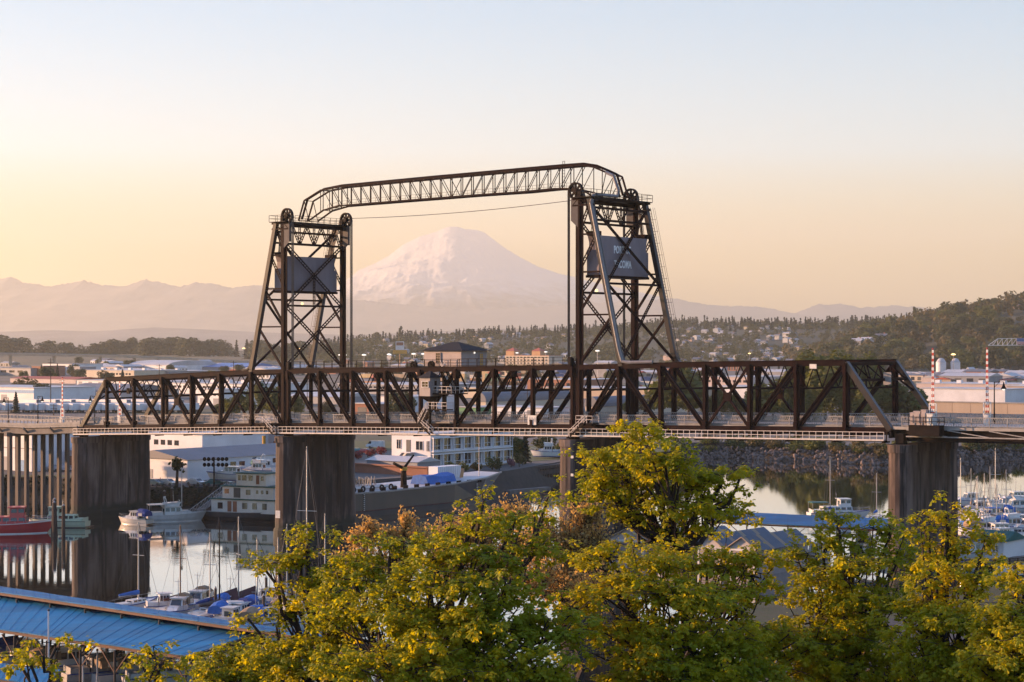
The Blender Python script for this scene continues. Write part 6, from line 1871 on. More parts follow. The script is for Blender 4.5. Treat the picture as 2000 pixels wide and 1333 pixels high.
# floating house: old white ferry with three decks
fx = gp(470, 1017, 0)
ferry = empty('houseboat', Vector((0, 0, 0)), 0, 'white three deck houseboat with green roofs on a dark hull beside second pier', 'houseboat')
hull_parts(ferry, 19, 6.4, 1.7, 'hull_dark', 'dock', 'rail_grey', .25, .9)
def deckhouse(x0, x1, w, z0, h, roof, nm, wins):
    c = part(MB().box(((x0 + x1) / 2, 0, z0 + h / 2), (x1 - x0, w, h)), nm, 'gel', ferry)
    part(MB().box(((x0 + x1) / 2, 0, z0 + h + .1), (x1 - x0 + .9, w + .9, .18)), 'deck_roof', roof, ferry)
    for (xx, ww, zz, hh, mm) in wins:
        for sy in (-1, 1):
            part(MB().box((xx, sy * w / 2, z0 + zz), (ww, .08, hh)), 'window', mm, c)
    part(MB().box((x0, 0, z0 + h * .6), (.08, w * .55, h * .4)), 'window', 'glass', c)
    return c
deckhouse(-7.5, 7.0, 5.2, 1.6, 2.5, 'teal_canvas', 'main_deck', [(-5.5, 1.1, 1.3, 1.2, 'glass'), (-3.4, .9, 1.2, 2.0, 'wh_brick'), (-2.2, .9, 1.2, 2.0, 'wh_brick'), (0, 1.1, 1.4, 1.2, 'glass'), (2.2, 1.0, 1.4, 1.2, 'glass'), (4.4, 1.0, 1.4, 1.2, 'glass')])
deckhouse(-5.2, 6.2, 4.6, 4.3, 2.3, 'teal_canvas', 'upper_deck', [(-4.2, 1.0, 1.4, .9, 'glass'), (-1.9, 1.5, 1.15, 1.9, 'door_dark'), (.6, 1.0, 1.3, 1.0, 'glass'), (2.6, .5, 1.4, .7, 'glass'), (3.7, .5, 1.4, .7, 'glass'), (4.8, .5, 1.4, .7, 'glass')])
deckhouse(-2.4, 4.2, 3.6, 6.8, 2.3, 'teal_canvas', 'wheelhouse', [(-1.7, .6, 1.5, 1.0, 'glass'), (-.6, 1.0, 1.5, 1.0, 'glass'), (.8, .9, 1.5, 1.0, 'glass'), (2.4, .7, 1.2, 1.7, 'wh_brick'), (3.4, .6, 1.5, .9, 'glass')])
part(railing_mb([(-7.4, -2.9, 4.2), (-5.0, -2.9, 4.2)], .9, .03), 'deck_rail', 'gel', ferry)
part(railing_mb([(-4.8, -2.4, 6.75), (-2.5, -2.4, 6.75), (-2.5, 2.4, 6.75)], .9, .03), 'deck_rail', 'gel', ferry)
put(ferry, 492, 1017, -24)
# small dinghy and gangway
o = empty('dinghy', (0, 0, 0), 0, 'small white dinghy tipped beside the houseboat', 'boat'); hull_parts(o, 4.2, 1.6, .5, 'gel', 'dock'); put(o, 447, 1000, 35); o.location.z = .6; o.rotation_euler[1] = -.15
g0, g1 = gp(378, 1008, .9), gp(452, 953, LAND)
gw = empty('gangway', g0, 0, 'steel truss gangway sloping from yard to floating dock', 'gangway')
sd = (g1 - g0).cross(Vector((0, 0, 1))).normalized() * .7
part(MB().beam(g0, g1, 1.4, .12), 'walkway', 'dock', gw)
for s_ in (-1, 1):
    m = MB().beam(g0 + sd * s_ + Vector((0, 0, 1.2)), g1 + sd * s_ + Vector((0, 0, 1.2)), .1)
    for k in range(10):
        p, q = g0.lerp(g1, k / 10) + sd * s_, g0.lerp(g1, (k + 1) / 10) + sd * s_
        m.beam(p, p + Vector((0, 0, 1.2)), .07).beam(p, q + Vector((0, 0, 1.2)), .06)
    part(m, 'side_truss', 'rail_grey', gw)
def dock_line(name, label, a, b, w=2.2, z=.45, group='floating docks', piles=0, seed=0):
    root = empty(name, a, 0, label, 'dock', group)
    d = (b - a); L = d.length; d.normalize(); sd = Vector((-d.y, d.x, 0)); n = int(L / 2.5)
    for k in range(n):
        p, q = a + d * (L * k / n + .02), a + d * (L * (k + 1) / n - .02)
        part(MB().hexa([e + sd * s_ * w / 2 + Vector((0, 0, zz)) for zz in (-.3, z) for e in (p, q) for s_ in (-1, 1)]), 'deck_section', 'dock', root)
    return root
dock_line('floating_dock', 'floating dock along the foot of the far bank, left of second pier', gp(250, 1013, 0), gp(535, 1009, 0))
def piling(x, row, hgt, label, group='timber pilings in the water', r=.22, lean=0, z=0.0, m='piling'):
    p = gp(x, row, z); root = empty('timber_piling', p, 0, label, 'piling', group)
    part(MB().tube(p - Vector((0, 0, 2)), p + Vector((lean, 0, hgt)), r, r * .85, 8), 'pile', m, root)
    part(MB().tube(p + Vector((lean, 0, hgt)), p + Vector((lean, 0, hgt + .3)), r * .9, .03, 8), 'cap', 'rail_grey', root)
    return root
for x, r, h_, ln in ((102, 1046, 6.2, .3), (106, 1048, 6.0, 0), (110, 1046, 6.4, -.3), (124, 1050, 5.6, 0), (321, 1012, 5.2, 0), (336, 1010, 5.6, 0)):
    piling(x, r, h_, 'dark timber piling standing in front of the far bank boats', 'pilings by the far bank boats', .35, ln)
# posts, palm and light rack on the far bank edge
b = gp(345, 951, LAND)
pal = empty('palm_tree', b, 0, 'small dark palm on the edge of the boat yard', 'tree')
part(MB().tube(b, b + Vector((.2, 0, 4.2)), .35, .25, 8), 'trunk', 'piling', pal)
gq = np.random.default_rng(8); P = np.array(b + Vector((.2, 0, 4.6))) + gq.normal(0, .55, (260, 3)); V, T = quads_at(P, gq.normal(0, 1, (260, 3)), .7, gq)
np_mesh('crown', V - np.array(b), T, M['leaf_olive'], pal)
b = gp(355, 990, 2.0); t_ = at(355, 913, b.y)
lp = empty('lamp_post', b, 0, 'slim white lamp post beside the small palm', 'street lamp')
part(MB().tube(b, t_, .1, .08, 6), 'post', 'rail_white', lp); part(MB().tube(t_, t_ + Vector((0, 0, .7)), .28, .15, 8), 'lantern', 'steel_dark', lp)
b = gp(418, 951, LAND); Yr = b.y
rack = empty('floodlight_rack', b, 0, 'rack of twelve black floodlights on a pole above the yard', 'floodlight')
part(MB().tube(b, at(418, 893, Yr), .16, n=8), 'pole', 'steel_dark', rack)
for row in (898, 909):
    part(MB().beam(at(396, row, Yr), at(445, row, Yr), .12), 'crossbar', 'steel_dark', rack)
    for x in (400, 408, 417, 427, 435, 443):
        c = at(x, row - 1, Yr)
        part(MB().loft([[c + Vector((r * math.cos(2 * math.pi * i / 10), -dy, r * 1.15 * math.sin(2 * math.pi * i / 10))) for i in range(10)] for r, dy in ((.22, -.3), (.36, .1), (.38, .4))]), 'floodlight', 'steel_dark', rack)
# boats ashore in the yard
for lab, x, r, L_, hd, kw in (('big white cruiser on a cradle under the floodlight rack', 447, 938, 10, 165, dict(fly=False)), ('white cruiser ashore behind the big cradle boat', 500, 930, 9, 160, dict(fly=True)), ('cruiser with dark canvas ashore at the back of yard', 462, 914, 8, 170, dict(canopy='navy')), ('white flybridge boat ashore near the pink block', 492, 909, 8, 150, dict(fly=True)), ('small white boat ashore left of the second pier', 520, 913, 7, 160, dict()), ('white boat with teal canvas ashore by second pier', 524, 925, 8, 20, dict(canopy='teal_canvas')), ('little white runabout ashore at yard back', 440, 906, 6.5, 175, dict())):
    o = cruiser(lab, L_, L_ * .33, 1.3, mast=False, group='boats stored ashore in the yard', **kw); put(o, x, r, hd, LAND + 1.3)
    for sx in (-L_ * .25, L_ * .2):
        part(MB().box((sx, 0, -.75), (.3, L_ * .25, 1.1)), 'cradle', 'steel_dark', o)
for x, r, k, rz in ((515, 939, 3, .3), (534, 941, 2, .25)):
    o = copy_tree(protos[k]); o.location = gp(x, r, LAND + .05); o.rotation_euler = (0, 0, ang + rz); o.scale = (.5, 1, .8)
    tag(o, 'short %s container on the yard beside second pier' % colname[k], 'container', 'containers on the yard')
# bushes, hedges and bank plants
def bush(label, x, row, w, h, m, group, z=LAND, n=420, size=.42, seed=0, cat='bush'):
    g = np.random.default_rng(seed + int(x)); p = gp(x, row, z)
    root = empty('garden_bush', p, 0, label, cat, group)
    lobes = [(g.uniform(-.3, .3) * w, g.uniform(-.3, .3) * w, h * g.uniform(.35, .7), w * .3, w * .3, h * .34) for _ in range(6)]
    P, N = crown_pts(n, lobes, g); V, T = quads_at(P, N + np.array([0, 0, .4]), size, g)
    np_mesh('foliage', V, T, M[m], root)
    part(MB().tube(p, p + Vector((0, 0, h * .5)), .12, .06, 6), 'stem', 'bark', root)
M['leaf_pink'] = leaf_mat('pink_blossom', (0.28, 0.12, 0.16), (0.2, 0.08, 0.1), .3, .6, tcol=(1, 1, 1))
M['leaf_red'] = leaf_mat('red_foliage', (0.22, 0.05, 0.05), (0.14, 0.03, 0.03), .3, .6, tcol=(1.2, .9, .9))
for lab, x, r, w, h_, m in (('clipped yellow green bush in front of the balcony office', 880, 925, 3.2, 2.8, 'leaf_far'), ('round green bush right of the clipped bush', 905, 922, 2.6, 2.4, 'leaf_far'), ('reddish shrub in front of balconies', 930, 920, 3, 2, 'leaf_brown'), ('broad green shrub by the office corner', 962, 918, 3.4, 3.2, 'leaf_far'), ('dark shrub under the last balconies', 975, 919, 4, 3.2, 'leaf_olive'), ('pink blossoming shrub at the office end', 998, 913, 2.2, 2.2, 'leaf_pink'), ('round dark green bush right of the pink shrub', 1014, 912, 3.2, 3.4, 'leaf_olive'), ('red leaved shrub behind second pier', 718, 893, 4, 2.4, 'leaf_red'), ('second red leaved shrub left of the office', 745, 892, 4, 2.6, 'leaf_red'), ('dark red hedge left of the office stair', 700, 897, 3, 2, 'leaf_red'), ('bare reddish tree by the pink block', 455, 878, 5, 3.4, 'leaf_pink'), ('second reddish tree by the pink block', 520, 880, 6, 3.8, 'leaf_pink'), ('dark bush by the yard wall', 508, 902, 4.5, 2.6, 'leaf_olive'), ('low dark shrub at the white shed foot', 372, 934, 2.4, 1.2, 'leaf_olive')):
    bush(lab, x, r, w, h_, m, None)
tree_px('d1', 1010, 905, 852, 'yellow green tree on the bank right of the office', sw=1.0)
tree_px('c2', 1027, 906, 838, 'dark narrow conifer right of the office', sw=1.0)
tree_px('d1', 1105, 895, 858, 'yellow green tree left of the third pier', sw=1.2)
tree_px('d2', 1062, 888, 852, 'hazy tree on the bank behind the dock wall', sw=1.6)
o = cruiser('white workboat hauled out on the bank by the trees', 8, 2.8, 1.3, fly=True); put(o, 1066, 892, 170, LAND + .5)
# grass strips on the bank
M['grass'] = mat('grass', (0.07, 0.085, 0.025), 0.95, 0, (0.05, 0.06, 0.02), .5, bump=.4, bscale=6)
for nm, pp in (('grass_verge', ((690, 880), (770, 880), (770, 862), (690, 862))), ('grass_verge', ((995, 905), (1330, 880), (1330, 862), (1000, 872))), ('grass_verge', ((0, 932), (140, 932), (140, 928), (0, 928))), ('grass_verge', ((440, 950), (520, 950), (520, 944), (450, 944)))):
    tag(add_mesh(nm, [gp(x, r, LAND + .05) for x, r in pp], [[0, 1, 2, 3]], M['grass']), 'strip of grass on the far bank', 'grass', kind='structure')
# timber wharf right of the barge
wq = [gp(x, r, 0) for x, r in ((985, 955), (1040, 948), (1118, 938))]
wh = empty('timber_wharf', wq[0], 0, 'dark timber wharf on piles between barge and third pier', 'wharf')
for a, b in zip(wq[:-1], wq[1:]):
    n = 5
    for k in range(n):
        p, q = a.lerp(b, k / n), a.lerp(b, (k + 1) / n - .004)
        part(MB().hexa([e + Vector((0, dy, zz)) for zz in (3.6, 4.3) for e in (p, q) for dy in (0, 9)]), 'wharf_deck', 'piling', wh)
        part(MB().hexa([e + Vector((0, dy, zz)) for zz in (2.2, 3.3) for e in (p, q) for dy in (-.35, -.1)]), 'fender_board', 'piling', wh)
        for j in range(3):
            c = p.lerp(q, j / 3); part(MB().tube(c + Vector((0, .2, -2)), c + Vector((0, .2, 3.59)), .2, n=6), 'pile', 'piling', wh)
dock_line('floating_dock', 'narrow pale float in front of the timber wharf', gp(990, 962, 0), gp(1070, 955, 0), 1.8)
# riprap rocks along the far right bank
gr = np.random.default_rng(12)
ico = [(0, 0, 1), (.9, 0, .4), (.28, .85, .4), (-.73, .53, .4), (-.73, -.53, .4), (.28, -.85, .4), (.73, .53, -.4), (-.28, .85, -.4), (-.9, 0, -.4), (-.28, -.85, -.4), (.73, -.53, -.4), (0, 0, -1)]
icf = [(0, 1, 2), (0, 2, 3), (0, 3, 4), (0, 4, 5), (0, 5, 1), (1, 6, 2), (2, 7, 3), (3, 8, 4), (4, 9, 5), (5, 10, 1), (6, 7, 2), (7, 8, 3), (8, 9, 4), (9, 10, 5), (10, 6, 1), (11, 7, 6), (11, 8, 7), (11, 9, 8), (11, 10, 9), (11, 6, 10)]
ico = np.array(ico); icf = np.array(icf)
M['rock'] = mat('riprap_rock', (0.20, 0.145, 0.12), 0.9, 0, (0.07, 0.055, 0.05), .4, bump=.5, bscale=3)
VV, TT = [], []
seg = [p for p in shore_d if 1330 < 1000 + F * p.x / p.y < 2200]
for i in range(3400):
    p = seg[gr.integers(len(seg))]; k = gr.uniform(0, 1) ** 1.5 * .75
    c = np.array([p.x + gr.uniform(-7, 7), p.y + k * 6.5 - .3, k * LAND]); s_ = gr.uniform(.22, .62)
    v = ico * s_ * gr.uniform(.7, 1.3, 3) * gr.uniform(.75, 1.2, (12, 1))
    TT.append(icf + 12 * len(VV)); VV.append(v + c)
tag(np_mesh('riprap', np.concatenate(VV), np.concatenate(TT), M['rock']), 'broken rock riprap along the far right bank', 'rocks', kind='stuff')
bk = random.Random(4)
for i in range(85):
    sp_ = bk.choice([p for p in shore_d if 1320 < 1000 + F * p.x / p.y < 2120]); k_ = bk.uniform(.5, 1.1); x = 1000 + F * sp_.x / (sp_.y + k_ * 6.5); zz_ = min(k_, 1) * LAND - .3
    bush('scrubby bush on the bank above the riprap', x, HR + (H - zz_) * F / (sp_.y + k_ * 6.5), bk.uniform(4, 8), bk.uniform(1.6, 3.4), bk.choice(('leaf_far', 'leaf_olive', 'leaf_brown', 'leaf_far')), 'bushes above the riprap', z=zz_, n=260, size=.6, seed=i)
gb = np.random.default_rng(14)
seg = [p for p in shore_d if -200 < 1000 + F * p.x / p.y < 700]
P = np.array([[p.x + gb.uniform(-3, 3), p.y + k * 6.5, k * LAND + .3] for p, k in ((seg[gb.integers(len(seg))], gb.uniform(.15, 1)) for _ in range(5200))])
V, T = quads_at(P, np.tile([0, -.4, 1.0], (len(P), 1)), .8, gb)
M['leaf_bank'] = leaf_mat('bank_brambles', (0.03, 0.032, 0.014), (0.018, 0.02, 0.01), .15, .4)
tag(np_mesh('bank_brambles', V, T, M['leaf_bank']), 'dark brambles covering the far left bank', 'brambles', kind='stuff')
# ------------------------------------------------------------------ marina in front of the bridge
def blue_roof_mat():
    m = mat('blue_metal_roof', (0.010, 0.155, 0.33), 0.55, 0.0, (0.014, 0.085, 0.18), 0.10, .42, .72, spec=.15, stretch=(1, 3, 1), detail=8)
    return m
M['blue_metal'] = blue_roof_mat()
M['fascia'] = mat('rusty_fascia', (0.13, 0.048, 0.02), 0.75, 0, (0.07, 0.03, 0.018), 1.5)
def canopy_roof(name, label, far_l, far_r, near_r, near_l, zf, zn, group, seam_step=2.0, rises=.12, posts=True, knee=True):
    """covered moorage: far edge and near edge given as photo columns/rows on heights zf / zn"""
    FL, FR, NR, NL = gp(*far_l, zf), gp(*far_r, zf), gp(*near_r, zn), gp(*near_l, zn)
    root = empty(name, Vector((NL.x, NL.y, 0)), 0, label, 'canopy', group)
    Lr = ((FR - FL).length + (NR - NL).length) / 2
    n = max(4, int(Lr / 6.0))
    up = Vector((0, 0, 1))
    for k in range(n):          # roof laid in sheets, lapped
        a, b = k / n, (k + 1) / n - .0006
        p = [FL.lerp(FR, a), FL.lerp(FR, b), NL.lerp(NR, b), NL.lerp(NR, a)]
        dz = up * (.02 if k % 2 else 0)
        m = MB().hexa([p[3] + dz, p[2] + dz, p[0] + dz, p[1] + dz, p[3] + up * .1 + dz, p[2] + up * .1 + dz, p[0] + up * .1 + dz, p[1] + up * .1 + dz])
        q = max(2, int((p[1] - p[0]).length / seam_step))
        for j in range(q):
            s0, s1 = p[0].lerp(p[1], (j + .5) / q), p[3].lerp(p[2], (j + .5) / q)
            m.beam(s0 + up * .13 + dz, s1 + up * .13 + dz, .03, .02)
        part(m, 'roof_sheet', 'blue_metal', root)
    for a, b in ((NL, NR), (FL, FR), (NR, FR)):
        part(MB().beam(a - up * .14, b - up * .14, .14, .26), 'fascia_board', 'fascia', root)
    if posts:
        for k in range(n + 1):
            for e0, e1 in ((NL, NR), (FL, FR)):
                p = e0.lerp(e1, min(max(k / n, .004), .996)); base = Vector((p.x, p.y, .2))
                part(MB().tube(Vector((p.x, p.y, -1.5)), p - up * .4, .12, n=6), 'post', 'piling', root)
            p, q = NL.lerp(NR, min(k / n, .995)), FL.lerp(FR, min(k / n, .995))
            m = MB().beam(p - up * .5, q - up * .5, .14, .2).beam(p - up * 1.5, q - up * 1.5, .12, .16)
            w = 6
            for j in range(w):
                a_, b_ = p.lerp(q, j / w), p.lerp(q, (j + 1) / w)
                m.beam(a_ - up * (.5 if j % 2 else 1.5), b_ - up * (1.5 if j % 2 else .5), .09)
            part(m, 'roof_truss', 'piling', root)
        for k in range(0, n if knee else 0):
            p, q = NL.lerp(NR, k / n), NL.lerp(NR, (k + 1) / n)
            part(MB().beam(p - up * 2.6, p.lerp(q, .4) - up * .4, .1).beam(q - up * 2.6, q.lerp(p, .4) - up * .4, .1), 'knee_brace', 'fascia', root)
    return root
canopy_roof('covered_moorage', 'large blue metal roof of covered moorage in the lower left corner', (-260, 1122), (512, 1236), (366, 1283), (-260, 1194), 5.9, 4.9, 'blue roofed covered moorages')
canopy_roof('covered_moorage', 'narrow blue moorage roof behind the large lower left roof', (-260, 1108), (640, 1243), (640, 1252), (-260, 1120), 5.6, 6.6, 'blue roofed covered moorages', knee=False)
canopy_roof('covered_moorage', 'blue moorage roof under the nearest truss span', (1380, 999), (1790, 1017), (1790, 1038), (1380, 1019), 5.2, 4.8, 'blue roofed covered moorages')
canopy_roof('covered_moorage', 'low pale blue moorage roof at the lower left frame edge', (-80, 1288), (118, 1311), (90, 1340), (-80, 1318), 3.9, 3.5, 'blue roofed covered moorages')
# boathouses with striped roofs
M['bh_wall'] = mat('boathouse_wall', (0.40, 0.37, 0.37), 0.7, 0, (0.34, 0.31, 0.31), .6)
M['bh_door'] = mat('boathouse_door', (0.25, 0.21, 0.21), 0.7, 0, (0.21, 0.18, 0.18), .6)
M['bh_roof'] = mat('slate_blue_roof', (0.06, 0.10, 0.16), 0.5, 0, (0.05, 0.08, 0.13), .6)
def boathouse(label, x0, x1, row, h, depth, rise, rz_side):
    O, L = block_frame(x0, x1, row, .4)
    Q = lambda a, b, c: O + BD * a + BN * b + Vector((0, 0, c))
    root = empty('boathouse', O, 0, label, 'boathouse', 'floating boathouses')
    part(MB().hexa([Q(a, b, c) for c in (-.5, h) for b in (0, depth) for a in (0, L)]).add([Q(0, 0, h), Q(L, 0, h), Q(L / 2, 0, h + rise), Q(0, depth, h), Q(L, depth, h), Q(L / 2, depth, h + rise)], [[0, 1, 2], [3, 5, 4]]), 'wall', 'bh_wall', root)
    n = max(8, int(depth / .9))
    for side in (0, 1):
        for k in range(n):
            b0, b1 = -.5 + (depth + 1) * k / n, -.5 + (depth + 1) * (k + 1) / n - .02
            if side == 0: e, r = (-.5, h - .25), (L / 2, h + rise + .03)
            else: e, r = (L + .5, h - .25), (L / 2, h + rise + .03)
            m = MB().hexa([Q(e[0], b0, e[1]), Q(e[0], b1, e[1]), Q(r[0], b0, r[1]), Q(r[0], b1, r[1]), Q(e[0], b0, e[1] + .12), Q(e[0], b1, e[1] + .12), Q(r[0], b0, r[1] + .12), Q(r[0], b1, r[1] + .12)])
            part(m, 'roof_panel', 'bh_roof' if k % 4 else 'wh_tan', root)
    dr = part(MB().hexa([Q(a, b, c) for c in (.3, h - .4) for b in (-.1, .1) for a in (L * .1, L * .9)]), 'roller_door', 'bh_door', root)
    for k in range(7):
        part(MB().hexa([Q(a, b, c) for c in (.4 + k * (h - .9) / 7, .4 + (k + .88) * (h - .9) / 7) for b in (-.16, -.1) for a in (L * .11, L * .89)]), 'door_slat', 'bh_door', dr)
    f = MB()
    for a in (L * .07, L * .93): f.hexa([Q(aa, b, c) for c in (-.3, h - .1) for b in (-.2, .05) for aa in (a - .15, a + .15)])
    f.hexa([Q(aa, b, c) for c in (h - .38, h - .1) for b in (-.21, .05) for aa in (L * .07, L * .93)])
    part(f, 'door_frame', 'white_paint', root)
boathouse('pale boathouse with striped slate roof and roller door below the maple', 1424, 1478, 1122, 3.6, 15, 1.6, 0)
boathouse('second striped roof boathouse partly hidden left of the first', 1362, 1412, 1116, 3.5, 15, 1.6, 0)
boathouse('third striped roof boathouse hidden behind the tall maple', 1190, 1262, 1100, 3.4, 14, 1.6, 0)
boathouse('fourth striped roof boathouse hidden behind the tall maple trunk', 1285, 1345, 1110, 3.4, 14, 1.6, 0)
# main docks of the marina
dock_line('floating_dock', 'long floating dock among the sailing yachts left of the maples', gp(270, 1196, 0), gp(720, 1236, 0), 2.0)
dock_line('floating_dock', 'floating dock under the large lower left roof', gp(-60, 1262, 0), gp(520, 1330, 0), 2.0)
dock_line('floating_dock', 'floating dock at the right edge of the marina', gp(1850, 1062, 0), gp(2060, 1040, 0), 2.0)
dock_line('floating_dock', 'second floating dock at the right edge nearer the camera', gp(1880, 1105, 0), gp(2080, 1085, 0), 2.0)
# sailing yachts (photo columns of masts, waterline rows)
for lab, x, r, L_, mh, hd, kw in (
    ('white yacht with blue sail cover and tall pale mast against the pier reflection', 263, 1192, 9, 10.0, 60, dict(cover='blue_canvas')),
    ('yacht with a brown wooden mast right of the pale mast', 346, 1200, 8.5, 10.0, 65, dict(cover='maroon_canvas', mast_m='teak')),
    ('slim yacht with black stays left of the dark masted one', 405, 1208, 8.5, 9.4, 70, dict(cover='navy')),
    ('dark masted yacht with a black sail cover', 421, 1212, 9.5, 11.4, 60, dict(cover='hull_dark', mast_m='steel_dark')),
    ('yacht under a maroon boom tent', 455, 1204, 9, 11.2, 25, dict(cover='maroon_canvas', tent='maroon_canvas')),
    ('yacht with maroon tent right of the first tent', 492, 1200, 8.5, 8.4, 20, dict(cover='navy', tent='maroon_canvas')),
    ('white yacht with thin mast left of the maples', 536, 1214, 9, 9.0, 60, dict(cover='blue_canvas')),
    ('white yacht with mast close to the maples', 556, 1222, 9, 11.0, 75, dict(cover='teal_canvas')),
    ('tall ketch with the highest mast in front of the second pier', 592, 1206, 13, 20.0, 70, dict(cover='blue_canvas')),
    ('yacht with pale mast half hidden by maple leaves', 628, 1210, 9, 11.8, 60, dict(cover='navy')),
    ('yacht behind the right roof with an orange lit mast', 1620, 1015, 9, 11.0, 70, dict(cover='navy')),
    ('yacht with pale mast left of the last pier', 1711, 1022, 8.5, 8.2, 70, dict(cover='blue_canvas')),
    ('yacht with tall mast right of the last pier', 1880, 1046, 10, 12.5, 100, dict(cover='blue_canvas')),
    ('yacht with tallest mast at the right edge', 1948, 1012, 11, 12.4, 100, dict(cover='blue_canvas')),
    ('yacht with spreaders between the two right masts', 1925, 1020, 9, 8.0, 95, dict(cover='tan_canvas'))):
    put(sailboat(lab, L_, L_ * .31, mh, group='sailing yachts in the marina', **kw), x, r, hd)
# motor boats
for lab, x, r, L_, hd, kw in (
    ('white motor yacht with green canvas top beyond the right blue roof', 1640, 1012, 12.5, 8, dict(canopy=None, awning='teal_canvas', wheelhouse=True)),
    ('white cruiser with grey winter cover among the yachts', 520, 1190, 9, 160, dict(canopy='tan_canvas')),
    ('small white launch at the end of the yacht dock', 330, 1200, 6, 20, dict(mast=False)),
    ('white runabout between the tented yachts', 470, 1218, 6.5, 15, dict(mast=False)),
    ('white cruiser half hidden by the maple edge', 585, 1232, 9, 20, dict(fly=True)),
    ('white express boat left of the maple leaves', 540, 1232, 8, 15, dict(canopy='blue_canvas')),
    ('grey cruiser under the lower left roof', 150, 1316, 10, 30, dict(hm='gel_cream', canopy='tan_canvas')),
    ('cruiser with blue bow cover under the lower left roof', 62, 1296, 9, 40, dict(canopy='navy')),
    ('white cruiser with tan windscreen under the roof corner', 265, 1330, 9, 35, dict(canopy='tan_canvas')),
    ('white boat with rail at the roof corner post', 330, 1342, 9, 20, dict(fly=True)),
    ('pale motor boat deep under the lower left roof', 210, 1330, 9, 30, dict(hm='rail_grey', cm='rail_grey')),
    ('big white flybridge yacht at the right edge', 1985, 1002, 15, 175, dict(fly=True)),
    ('white cruiser with blue bimini right of the last pier', 1903, 1024, 10, 170, dict(awning='blue_canvas')),
    ('white cruiser with blue canvas at right edge', 1980, 1034, 10, 175, dict(canopy='blue_canvas')),
    ('old wooden cabin boat with white house right of the last pier', 1893, 1040, 9.5, 20, dict(wheelhouse=True, hm='teak', cm='gel')),
    ('white cruiser with tan covers in the right marina', 1935, 1048, 10, 10, dict(canopy='tan_canvas')),
    ('white boat with red striped cabin near the right dock', 1965, 1062, 9, 20, dict(stripe='hull_red')),
    ('boat under dark green cover by the right fence', 1915, 1092, 11, 10, dict(canopy='teal_canvas', awning='teal_canvas')),
    ('white cruiser nearest the right fence', 1990, 1082, 10, 60, dict(fly=True)),
    ('white cruiser beside the striped roof boathouse', 1600, 1092, 9, 60, dict(hm='gel_cream')),
    ('white flybridge boat behind the right blue roof posts', 1690, 1078, 9, 60, dict(fly=True)),
    ('small white boat below the last pier', 1760, 1095, 8, 40, dict())):
    put(cruiser(lab, L_, L_ * .32, 1.15, group='motor boats in the marina', **kw), x, r, hd)
# green roofed float house in the right marina
building('float_house', 'white float house with a dark green hip roof in the right marina', 1895, 1960, 1092, 2.6, 8, 'wh_white', 'teal_canvas', 'gable', 1.4, wins=((.1, .9, 1.0, 2.0, 3),), z=.4, frames=True)
# posts and flag mast in the lower left
for lab, x, rb, rt, m_ in (('white flag mast in front of the large blue roof', 95, 1345, 1194, 'gel'), ('pale post under the roof edge left', 162, 1345, 1262, 'gel'), ('pale post right of the first post', 190, 1345, 1272, 'rail_white')):
    b = gp(x, rb, 0); t_ = at(x, rt, b.y)
    o = empty('dock_mast', b, 0, lab, 'mast'); part(MB().tube(b, t_, .11, .08, 8), 'pole', m_, o); part(MB().sphere(t_ + Vector((0, 0, .1)), .14), 'finial', 'door_dark', o)
for x, r, h_ in ((421, 1210, 3.8), (515, 1222, 3.6), (520, 1190, 4.0), (545, 1240, 4.0), (1455, 1150, 3)):
    piling(x, r, h_, 'brown mooring piling among the yachts', 'mooring pilings in the marina', .2)
# near shore road, fence and lamp at lower right
rd = [gp(x, r, 3.2) for x, r in ((1500, 1230), (2300, 1160), (2300, 1210), (1500, 1330))]
tag(add_mesh('shore_road', rd, [[0, 1, 2, 3]], M['asphalt']), 'narrow road along the near shore', 'road', kind='structure')
tag(add_mesh('shore_bank', [gp(x, r, 3.15) for x, r in ((1450, 1180), (2400, 1105), (2400, 1215), (1450, 1345))] + [gp(x, r, -1) for x, r in ((1450, 1200), (2400, 1125))], [[0, 1, 2, 3], [4, 5, 1, 0]], M['bluff']), 'near shore strip below the trees', 'ground', kind='structure')
fa, fb_ = gp(1860, 1122, 3.2), gp(2080, 1103, 3.2)
fe = empty('shore_fence', fa, 0, 'dark metal rail fence on the near shore at lower right', 'fence')
n = 14
for k in range(n + 1):
    p = fa.lerp(fb_, k / n); part(MB().beam(p, p + Vector((0, 0, 1.5)), .12), 'post', 'steel_dark', fe)
for hh in (.3, .7, 1.1, 1.45):
    part(MB().beam(fa + Vector((0, 0, hh)), fb_ + Vector((0, 0, hh)), .08, .08), 'rail', 'steel_dark', fe)

# more moored boats filling the berths
mb_ = random.Random(19)
for i in range(12):
    x = mb_.uniform(300, 640); r = 1196 + (x - 300) * .095 + mb_.choice((-9, 9, 16)); L_ = mb_.uniform(6.5, 9)
    put(cruiser('small white moored boat packed among the yachts at lower left', L_, L_ * .33, 1.05, canopy=mb_.choice((None, 'navy', 'blue_canvas', 'tan_canvas')), mast=mb_.random() < .4, group='small boats among the yachts'), x, r, mb_.choice((70, 250)) + mb_.uniform(-8, 8))
for i in range(12):
    x = mb_.uniform(1875, 2040); r = mb_.uniform(985, 1090); L_ = mb_.uniform(8, 11)
    put(cruiser('white moored boat packed in the marina right of the last pier', L_, L_ * .32, 1.2, fly=mb_.random() < .5, canopy=mb_.choice((None, None, 'blue_canvas', 'teal_canvas')), group='boats packed right of the last pier'), x, r, mb_.choice((10, 175, 190)) + mb_.uniform(-8, 8))
